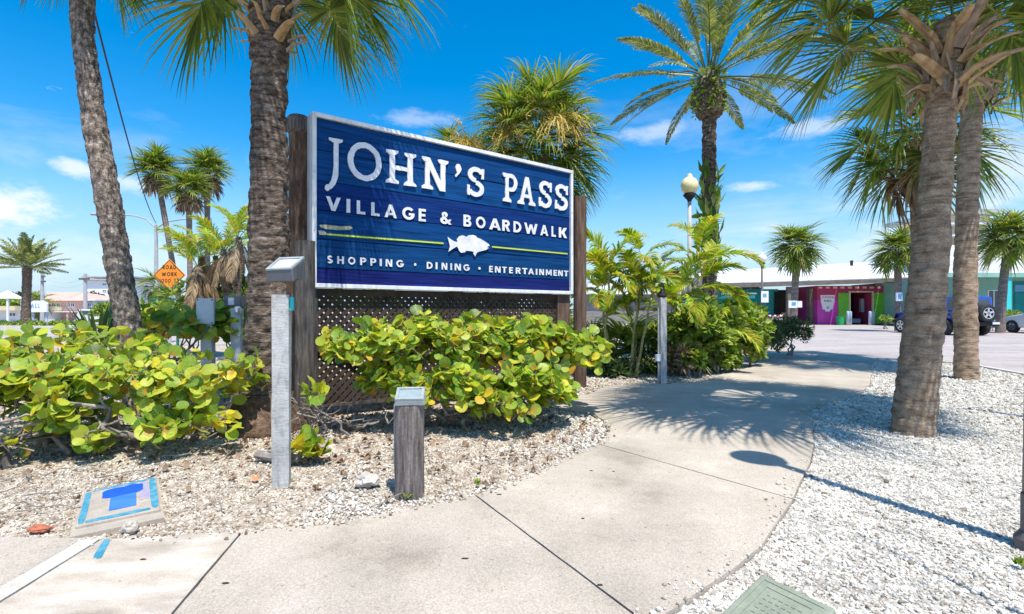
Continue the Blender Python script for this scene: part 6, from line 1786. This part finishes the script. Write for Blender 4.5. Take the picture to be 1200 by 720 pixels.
def tree(label, px, py, Y, rx, rz, mat, n=1500, sz=.35, cat='tree', base=379):
    c = P(px, py, Y)
    return leafy('tree', (c.x, Y, -.05), [(c + Vector((random.uniform(-.5, .5) * rx, random.uniform(-.3, .3), random.uniform(-.3, .3) * rz)), (rx * random.uniform(.5, .8), rx * .6, rz * random.uniform(.5, .8)), 1) for _ in range(5)], n, sz, mat, label, cat, W=.6, stems=3, trunk=.12, group='trees along the far road')
tree('dark spreading tree behind the kiosk at the far left', 8, 357, 62, 2.6, 1.3, 'leaf_shrub')
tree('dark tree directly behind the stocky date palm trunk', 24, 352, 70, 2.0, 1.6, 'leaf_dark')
tree('bushy bright green tree left of the leaning trunk', 121, 366, 30, 1.0, .75, 'leaf_shrub', 1800, .16)
tree('thin grey green tree in front of the tower block', 112, 350, 75, 1.6, 1.0, 'leaf_hedge', 900)
tree('bright shrubby tree right of the leaning trunk', 150, 372, 34, .9, .5, 'leaf_shrub', 1200, .16)
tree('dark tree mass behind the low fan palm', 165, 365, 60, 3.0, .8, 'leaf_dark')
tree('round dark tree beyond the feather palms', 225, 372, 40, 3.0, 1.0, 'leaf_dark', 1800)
fb = thing('distant_hotel', P(160, 371, 120), 'distant low white building right of the leaning trunk', 'building')
wall_box(150, 200, 361, 120, 10, fb, 'white_paint'); 
for x_ in (153, 160, 167, 174): window(fb, x_, x_ + 4, 364, 366.5, 120, proud=.1)

# ------------------------------------------------------------------ shop buildings
Yf = 43.0
sh = thing('magenta_shop', P(1000, 380, Yf), 'magenta and green shop with white metal roof across the road', 'shop')
def fbox(px0, px1, py0, py1, y0, y1, name, mat, root=sh, Y=Yf, **k):
    a, b_ = P(px0, py0, Y), P(px1, py1, Y); return MB().box(a.x, b_.x, y0, y1, b_.z, a.z).build(name, MAT[mat], root, **k)
GY = 380.3
fbox(958, 979.5, 352, GY, Yf, Yf + 5, 'wall', 'magenta')
fbox(958, 994.5, 335, 351.9, Yf + .003, Yf + 5, 'wall', 'maroon'); fbox(994.6, 1023.1, 335, 342.8, Yf + .003, Yf + 5, 'wall', 'maroon'); fbox(1023.2, 1044, 335, 351.9, Yf + .003, Yf + 5, 'wall', 'maroon')
fbox(979.6, 995, 352, GY, Yf + .003, Yf + 5, 'wall', 'magenta')
fbox(1023, 1044, 352, GY, Yf + .003, Yf + 5, 'wall', 'maroon')
fbox(1044.1, 1125, 331, GY, Yf + .4, Yf + 5, 'wall', 'fascia')
fbox(994.6, 1023.1, 343, GY, Yf + 2.4, Yf + 2.5, 'doorway_back', 'interior_shade')  # dark sheet, shade of the shop interior put into its colour
for (x0, x1) in ((982, 994), (1024, 1036)):
    s_ = fbox(x0, x1, 343.5, GY - 1, Yf - .08, Yf - .002, 'shutter', 'shutter_green')
    for k in range(9):
        yy = 345 + k * 3.7; a, b_ = P(x0 + 1, yy, Yf), P(x1 - 1, yy + .7, Yf); MB().box(a.x, b_.x, Yf - .12, Yf - .081, b_.z, a.z).build('louvre', MAT['shutter_green'], s_)
fbox(994.2, 996, 343, GY, Yf - .10, Yf, 'door_frame', 'cream'); fbox(1021.5, 1023.3, 343, GY, Yf - .10, Yf, 'door_frame', 'cream'); fbox(994.2, 1023.3, 341.5, 342.9, Yf - .10, Yf, 'door_frame', 'cream')
for k in range(10): fbox(959 + k * 8.6, 963.3 + k * 8.6, 336.0, 338.3, Yf - .06, Yf - .002, 'trim_block', 'cream')
fbox(1008, 1018, 374, 379, Yf + 1, Yf + 1.6, 'display_table', 'soft_blue')
fbox(998, 1003, 352, 372, Yf + 1.5, Yf + 1.8, 'clothes_rail', 'box_brown'); fbox(1017, 1020.5, 350, 366, Yf + .8, Yf + 1.1, 'hanging_goods', 'lamp_pale'); fbox(1005, 1009, 358, 372, Yf + 2, Yf + 2.3, 'hanging_goods', 'maroon')
# shield sign
shs = thing('shield_sign', P(969.5, 365, Yf), 'white shield shaped shop sign on the magenta wall', 'sign')
pts_ = [(961.3, 346), (977.7, 346), (977.2, 353), (975, 362.8), (972.5, 363), (972, 365.2), (967, 365.2), (966.5, 363), (964, 362.8), (961.8, 353)]
V, Fc = extrude_poly([(P(x, y, Yf).x, P(x, y, Yf).z) for x, y in pts_], Yf - .06, Yf - .002, 'y'); m = MB(); m.add(V, Fc); m.build('board', MAT['white_paint'], shs)
text_line('CRUZN', P(969.5, 0, Yf).x, P(0, 348.6, Yf).z, Yf - .061, .17, .95, shs, 'magenta'); text_line('KING', P(969.5, 0, Yf).x, P(0, 352.8, Yf).z, Yf - .061, .15, .62, shs, 'black')
MB().box(P(968.3, 0, Yf).x, P(970.7, 0, Yf).x, Yf - .064, Yf - .0605, P(0, 362, Yf).z, P(0, 359.7, Yf).z).build('emblem', MAT['sign_blue_print'], shs)
# bollards before the door
for i, x_ in enumerate((993.5, 996.5, 1019.5, 1023.5)):
    b_ = P(x_, 0, 41.5 + .4 * (i % 2)); m = MB().lathe((b_.x, b_.y, -.05), [(.11, 0), (.11, 1.05), (.08, 1.12), (.02, 1.14)], 12)
    o = m.build('bollard', MAT['soft_blue'], smooth=True); tag(o, ('pale blue bollard left of the shop door, outer one', 'pale blue bollard left of the shop door, inner one', 'pale blue bollard right of the shop door, inner one', 'pale blue bollard right of the shop door, outer one')[i], 'bollard', 'bollards at the shop door')
b_ = P(984.5, 0, 41.8); m = MB().lathe((b_.x, b_.y, -.05), [(.24, 0), (.29, .62), (.31, .64), (.31, .70), (.27, .70), (.25, .1)], 16); o = m.build('tub', MAT['bin_green']); tag(o, 'round green tub in front of the left shutter', 'tub')
# roof
def rquad(pts, th_, name, mat, root):
    v = [Vector(p) for p in pts]; n = (v[1] - v[0]).cross(v[3] - v[0]).normalized() * th_
    return MB().hexa([p - n for p in v] + v).build(name, MAT[mat], root)
E0, E1 = (846, 331.5), (1128, 323.0)
R0, R1 = (846, 320), (1128, 306)
def on(a, b_, t): return (a[0] + (b_[0] - a[0]) * t, a[1] + (b_[1] - a[1]) * t)
NP = 11
for k in range(NP):
    t0, t1 = k / NP, (k + 1) / NP
    e0, e1, r0, r1 = on(E0, E1, t0), on(E0, E1, t1), on(R0, R1, t0), on(R0, R1, t1)
    g_ = .03
    A0, A1 = P(*e0, 41.2), P(*e1, 41.2); 
    def rx(px, py): return Vector((P(px, 0, 41.2).x * 1.0, 49.5, P(px, py, 49.5).z))
    B0, B1 = rx(*r0), rx(*r1)
    rquad([A0 + Vector((g_, 0, 0)), A1 - Vector((g_, 0, 0)), B1 - Vector((g_, 0, 0)), B0 + Vector((g_, 0, 0))], .06, 'roof_panel', 'white_metal_roof', sh)
    
a, b_ = P(*E0, 41.15), P(*E1, 41.15)
MB().hexa([a - Vector((0, 0, .42)), b_ - Vector((0, 0, .42)), b_ + Vector((0, .15, -.42)), a + Vector((0, .15, -.42)), a - Vector((0, 0, .07)), b_ - Vector((0, 0, .07)), b_ + Vector((0, .15, -.07)), a + Vector((0, .15, -.07))]).build('fascia_board', MAT['fascia'], sh)
o = MB().tube([P(998, 312, 48), P(998, 305.5, 48)], .13, 8).build('vent_pipe', MAT['black'], sh)
for px_ in (925, 1110):
    a = P(px_, 0, 41.5); 
    MB().box(a.x - .18, a.x + .18, 41.4, 41.7, -.05, P(0, 336, 41.2).z).build('porch_post', MAT['fascia'], sh)
# walkway and passage left of shop
fbox(936, 957.5, 338, GY, Yf + 3.5, Yf + 3.6, 'passage_back', 'interior_shade')  # dark sheet coloured as the shade deep in the passage
fbox(926, 936, 346, GY, Yf + 3.0, Yf + 3.1, 'passage_wall', 'cream')
fbox(953, 957.5, 338, GY, Yf + .5, Yf + 1, 'passage_pillar', 'fascia')
for (x0, x1, mt) in ((927.5, 938, 'box_brown'), ):
    b0 = P(x0, 0, 41); b1 = P(x1, 0, 41); m = MB().box(b0.x, b1.x, 41.9, 42.5, -.05, .98); o = m.build('wooden_cabinet', MAT[mt], bevel=.02); tag(o, 'light wooden cabinet behind the fan palm trunk with the notice', 'cabinet')
# notices on palm trunks
for (px0, px1, py0, py1, Y, lb_, pr) in ((924.3, 934, 352.5, 361, 27.5, 'white notice plate with blue print fixed to the fan palm trunk', True), (934.2, 940, 353, 360.5, 27.5, 'small cream notice beside the white notice plate', False), (1050, 1057.5, 343, 353, 28.5, 'white notice fixed to the trunk of the fan palm by the shop', True)):
    a, b_ = P(px0, py0, Y), P(px1, py1, Y)
    r = thing('notice_plate', (a.x, Y, b_.z), lb_, 'notice'); MB().box(a.x, b_.x, Y, Y + .03, b_.z, a.z).build('plate', MAT['white_paint'], r)
    if pr: MB().box(a.x + (b_.x - a.x) * .35, a.x + (b_.x - a.x) * .85, Y - .006, Y - .001, b_.z + .12, a.z - .08).build('print', MAT['sign_blue_print'], r)
# teal stall
ts = thing('teal_stall', P(890, 379, 44), 'teal walled open market stall behind the white globe lamp', 'shop')
fbox(834, 912, 339, GY, 44, 49, 'wall', 'teal_wall', ts, 44)
fbox(907, 925, 342, GY, 43.9, 43.95, 'opening_shade', 'interior_shade', ts, 44)  # flat dark sheets on the stall wall, painted as shaded openings
fbox(868, 876, 362, GY, 43.93, 43.97, 'opening_shade', 'interior_shade', ts, 44); fbox(888, 897, 360, 374, 43.93, 43.97, 'opening_shade', 'interior_shade', ts, 44)
fbox(850, 882, 343.5, 345.2, 42.3, 43.9, 'awning', 'white_paint', ts, 43); fbox(850, 882, 346.5, 350, 42.6, 43.9, 'awning', 'cyan_paint', ts, 43)
# grey gable
gg = thing('grey_gabled_house', P(860, 379, 52), 'grey shingled gable roof left of the long white roof', 'house')
a, b_, c_ = P(680, 344, 50), P(895, 344, 50), P(848, 318.5, 54); d_ = P(720, 318.5, 54)
MB().hexa([P(832, 344, 47), P(898, 340, 47), Vector((P(898, 0, 47).x, 58, P(0, 340, 47).z)), Vector((P(832, 0, 47).x, 58, P(0, 344, 47).z)), P(848, 319.5, 47.1), P(849, 319.4, 47.1), Vector((P(849, 0, 47).x, 58, P(0, 319.4, 47).z)), Vector((P(848, 0, 47).x, 58, P(0, 319.4, 47).z))]).build('roof', MAT['shingle_grey'], gg)
MB().box(P(836, 0, 47.2).x, P(894, 0, 47.2).x, 47.3, 57, -.05, P(0, 345, 47).z).build('wall', MAT['teal_wall'], gg)
g2 = thing('pale_roofed_house', P(720, 379, 45), 'low house with pale grey roof seen between sign and arecas', 'house')
MB().hexa([P(684, 345, 45), P(800, 345, 45), Vector((P(800, 0, 45).x, 53, P(0, 345, 45).z)), Vector((P(684, 0, 45).x, 53, P(0, 345, 45).z)), P(690, 331, 49), P(792, 331, 49), P(792, 331, 49.1), P(690, 331, 49.1)]).build('roof', MAT['shingle_pale'], g2)
MB().box(P(688, 0, 45).x, P(796, 0, 45).x, 45.6, 52, -.05, P(0, 345, 45).z).build('wall', MAT['shingle_grey'], g2)
# goods table
tt = thing('goods_table', P(905, 380, 41), 'low table heaped with goods before the teal stall', 'table')
fbox(899, 919, 373.5, 375.2, 41, 41.8, 'tabletop', 'lamp_pale', tt, 41)
for x_ in (899.5, 917.5): fbox(x_, x_ + 1, 375.3, GY + .6, 41.1, 41.2, 'leg', 'lamp_pale', tt, 41)
for k in range(12):
    c_ = P(900.5 + k * 1.55, 372 - random.uniform(0, 2.2), 41.4); o = rock('folded_goods', c_, (.12, .12, .10), 'small ' + ('dark red', 'white', 'black', 'brown')[k % 4] + ' item ' + ('at the left end', 'left of the middle', 'right of the middle')[k // 4] + ' of the goods table', ('maroon', 'sign_white', 'black', 'box_brown')[k % 4], 'goods heaped on the table', seed=30 + k); o['category'] = 'goods'

# teal building right
Yg = 36
tb = thing('teal_building', P(1170, 382, Yg), 'two storey teal building with pale shingled roof at the right edge', 'building')
fbox(1120, 1290, 325, 383, Yg, Yg + 8, 'wall', 'teal_pale', tb, Yg)
fbox(1108, 1290, 320, 325, Yg - 1.8, Yg - 1.6, 'fascia_board', 'teal_pale', tb, Yg - 1.8)
rquad([P(1108, 320, Yg - 1.8), P(1295, 320, Yg - 1.8), Vector((P(1295, 0, Yg).x, Yg + 4, P(0, 287, Yg + 4).z)), Vector((P(1108, 0, Yg).x, Yg + 4, P(0, 287, Yg + 4).z))], .12, 'roof', 'shingle_pale', tb)
for x_ in (1179.5, 1250): fbox(x_, x_ + 6, 325, 383, Yg - 1.7, Yg - 1.5, 'column', 'cyan_paint', tb, Yg - 1.7)
fbox(1187, 1245, 330, 383, Yg - .06, Yg - .002, 'shopfront', 'teal_wall', tb, Yg)
fbox(1188, 1200, 334, 342, Yg - .1, Yg - .061, 'blue_panel', 'sign_blue_print', tb, Yg); fbox(1188, 1215, 343, 372, Yg - .1, Yg - .061, 'green_panel', 'teal_wall', tb, Yg)
window(tb, 1157, 1171, 340, 366, Yg, mull=1)
fbox(1108, 1160, 253, 287, Yg + 5, Yg + 10, 'upper_wall', 'beige_wall', tb, Yg + 5)
for (y0, y1) in ((262, 266), (276, 280)): fbox(1100, 1165, y0, y0 + 1.2, Yg + 3.6, Yg + 5, 'balcony_rail', 'white_paint', tb, Yg + 4)
fbox(1100, 1165, 248, 253, Yg + 4, Yg + 11, 'upper_roof', 'shingle_pale', tb, Yg + 5)
fbox(1175, 1215, 290, 318, Yg + 6, Yg + 9, 'upper_wall', 'white_paint', tb, Yg + 6)
leafy('hedge', P(1190, 383, 30), [(P(x, 372, 30), (.8, .5, .38), 1) for x in (1165, 1180, 1195, 1210, 1225)], 3000, .13, 'leaf_shrub', 'yellow green hedge in front of the teal building', 'hedge', W=.5)
leafy('shrub', P(1038, 381, 33), [(P(1037, 376, 33), (.5, .4, .32), 1)], 500, .14, 'leaf_shrub', 'small round yellow green bush left of the blue vehicle', 'shrub', W=.5)

# ------------------------------------------------------------------ vehicles
def wheel(root, c, r, w, axis, rim='chrome', name='wheel', spokes=5):
    """axis: unit vector pointing outward"""
    ax = Vector(axis).normalized(); c = Vector(c)
    q = ax.to_track_quat('Z', 'Y').to_matrix()
    wh = thing_part(name, root)
    n = 26; prof = [(r * .62, -w / 2), (r * .9, -w / 2), (r, -w * .36), (r, w * .36), (r * .93, w / 2), (r * .64, w / 2), (r * .60, w * .32)]
    V, Fc = [], []
    for (rr, z) in prof:
        for k in range(n):
            a = 2 * PI * k / n; V.append(c + q @ Vector((rr * math.cos(a), rr * math.sin(a), z)))
    for i in range(len(prof) - 1):
        for k in range(n):
            k2 = (k + 1) % n; Fc.append((i * n + k, i * n + k2, (i + 1) * n + k2, (i + 1) * n + k))
    m = MB(); m.add(V, Fc); tyre_o = m.build(name, MAT['tyre'], root, smooth=True)
    # rim
    V, Fc = [], []
    m = MB()
    V = [c + q @ Vector((r * .60 * math.cos(2 * PI * k / n), r * .60 * math.sin(2 * PI * k / n), z)) for z in (w * .1, w * .05) for k in range(n)]
    m.add(V, [tuple(range(n))])
    m.build('rim_back', MAT['black'], tyre_o)
    m = MB()
    for k in range(n):
        a0, a1 = 2 * PI * k / n, 2 * PI * (k + 1) / n
        pts8 = []
        for z in (w * .34, w * .46):
            for (rr, a) in ((r * .55, a0), (r * .64, a0), (r * .64, a1), (r * .55, a1)): pts8.append(c + q @ Vector((rr * math.cos(a), rr * math.sin(a), z)))
        m.hexa(pts8)
    for s_ in range(spokes):
        a = 2 * PI * s_ / spokes + .3
        e = Vector((math.cos(a), math.sin(a), 0)); f = Vector((-math.sin(a), math.cos(a), 0))
        pts8 = []
        for z in (w * .30, w * .44):
            for (u, v) in ((.05, -.10), (.57, -.075), (.57, .075), (.05, .10)): pts8.append(c + q @ (e * r * u + f * r * v * 1.2 + Vector((0, 0, z))))
        m.hexa(pts8)
    m.build('rim', MAT[rim], tyre_o)
    return tyre_o
def thing_part(name, root): return root

jx0, jx1, jy = 21.02, 22.84, 24.1     # left side, right side, rear face
jp = thing('blue_offroader', ((jx0 + jx1) / 2, jy + 2, -.05), 'blue boxy off-road vehicle with spare wheel, parked behind the two palm trunks', 'car')
def jprof(pts, x0, x1, name, mat, bevel=.03, root=jp):
    """profile in (distance forward from rear, z)"""
    V, Fc = extrude_poly([(p[0] + jy, p[1]) for p in pts], x0, x1, 'y')
    V = [Vector((v.y, v.x, v.z)) for v in V]
    Fc = [f[::-1] for f in Fc]
    m = MB(); m.add(V, Fc); return m.build(name, MAT[mat], root, bevel=bevel)
jprof([(0, .55), (0, 1.12), (2.35, 1.14), (3.0, 1.12), (4.05, 1.05), (4.1, .6), (3.6, .5), (1.4, .45), (1.2, .5)], jx0 + .12, jx1 - .12, 'body', 'car_blue', .05)
jprof([(0.02, 1.12), (.08, 1.80), (2.2, 1.84), (2.45, 1.76), (2.75, 1.15)], jx0 + .18, jx1 - .18, 'cabin', 'car_blue', .04)
for (a0, a1) in ((.15, .80), (.95, 1.55), (1.68, 2.30)):
    jprof([(a0, 1.20), (a0 + .04, 1.72), (a1 - .05, 1.72), (a1 + .03, 1.20)], jx0 + .165, jx0 + .179, 'side_window', 'glass_dark', 0)
MB().box(jx0 + .32, jx1 - .32, jy - .012 + .05, jy + .07, 1.25, 1.68).build('rear_window', MAT['glass_dark'], jp)
for (f0, f1) in ((.25, 1.35), (2.95, 4.1)):
    for (x0, x1) in ((jx0 - .02, jx0 + .14), (jx1 - .14, jx1 + .02)):
        jprof([(f0, .72), (f0 + .18, 1.0), (f1 - .18, 1.0), (f1, .72), (f1 - .05, .70), (f1 - .22, .93), (f0 + .22, .93), (f0 + .05, .70)], x0, x1, 'fender', 'black', .01)
MB().box(jx0 + .1, jx1 - .1, jy - .22, jy, .42, .62).build('rear_bumper', MAT['black'], jp, bevel=.03)
MB().box(jx0 + .1, jx1 - .1, jy + 4.12, jy + 4.35, .45, .65).build('front_bumper', MAT['black'], jp, bevel=.03)
for x_ in (jx0 + .13, jx1 - .29): MB().box(x_, x_ + .16, jy - .06, jy - .002, .82, 1.06).build('tail_light', MAT['red_light'], jp, bevel=.01)
for (x_, s_) in ((jx0 + .02, -1), (jx1 - .02, 1)):
    for f_ in (.80, 3.5): wheel(jp, (x_, jy + f_, .36), .41, .26, (s_, 0, 0))
wheel(jp, (22.15, jy - .20, 1.02), .41, .26, (0, -1, 0), name='spare_wheel')
MB().box(jx1 - .45, jx1 - .12, jy - .26, jy - .23, .50, .60).build('number_plate', MAT['white_paint'], jp)

wx0, wx1, wy = 26.9, 28.7, 24.0
wc = thing('white_car', ((wx0 + wx1) / 2, wy + 2, -.05), 'white low car cut off by the right picture edge', 'car')
V, Fc = extrude_poly([(wy + 0, .3), (wy, .8), (wy + .3, .98), (wy + .9, 1.02), (wy + 1.4, 1.32), (wy + 2.4, 1.34), (wy + 3.05, .98), (wy + 4.0, .80), (wy + 4.35, .62), (wy + 4.4, .3), (wy + 3.95, .24), (wy + .3, .24)], wx0, wx1, 'y')
m = MB(); m.add([Vector((v.y, v.x, v.z)) for v in V], [f[::-1] for f in Fc]); m.build('body', MAT['car_white'], wc, bevel=.08)
V, Fc = extrude_poly([(wy + 1.05, 1.02), (wy + 1.45, 1.27), (wy + 2.35, 1.28), (wy + 2.85, 1.02)], wx0 - .012, wx0 + .05, 'y')
m = MB(); m.add([Vector((v.y, v.x, v.z)) for v in V], [f[::-1] for f in Fc]); m.build('side_window', MAT['glass_dark'], wc)
for f_ in (.85, 3.55): wheel(wc, (wx0 + .06, wy + f_, .29), .34, .22, (-1, 0, 0), rim='lamp_grey')
for f_ in (.85, 3.55): wheel(wc, (wx1 - .06, wy + f_, .29), .34, .22, (1, 0, 0), rim='lamp_grey')

print('objects', len(bpy.data.objects), 'tris', sum(len(o.data.polygons) for o in bpy.data.objects if o.type == 'MESH'))
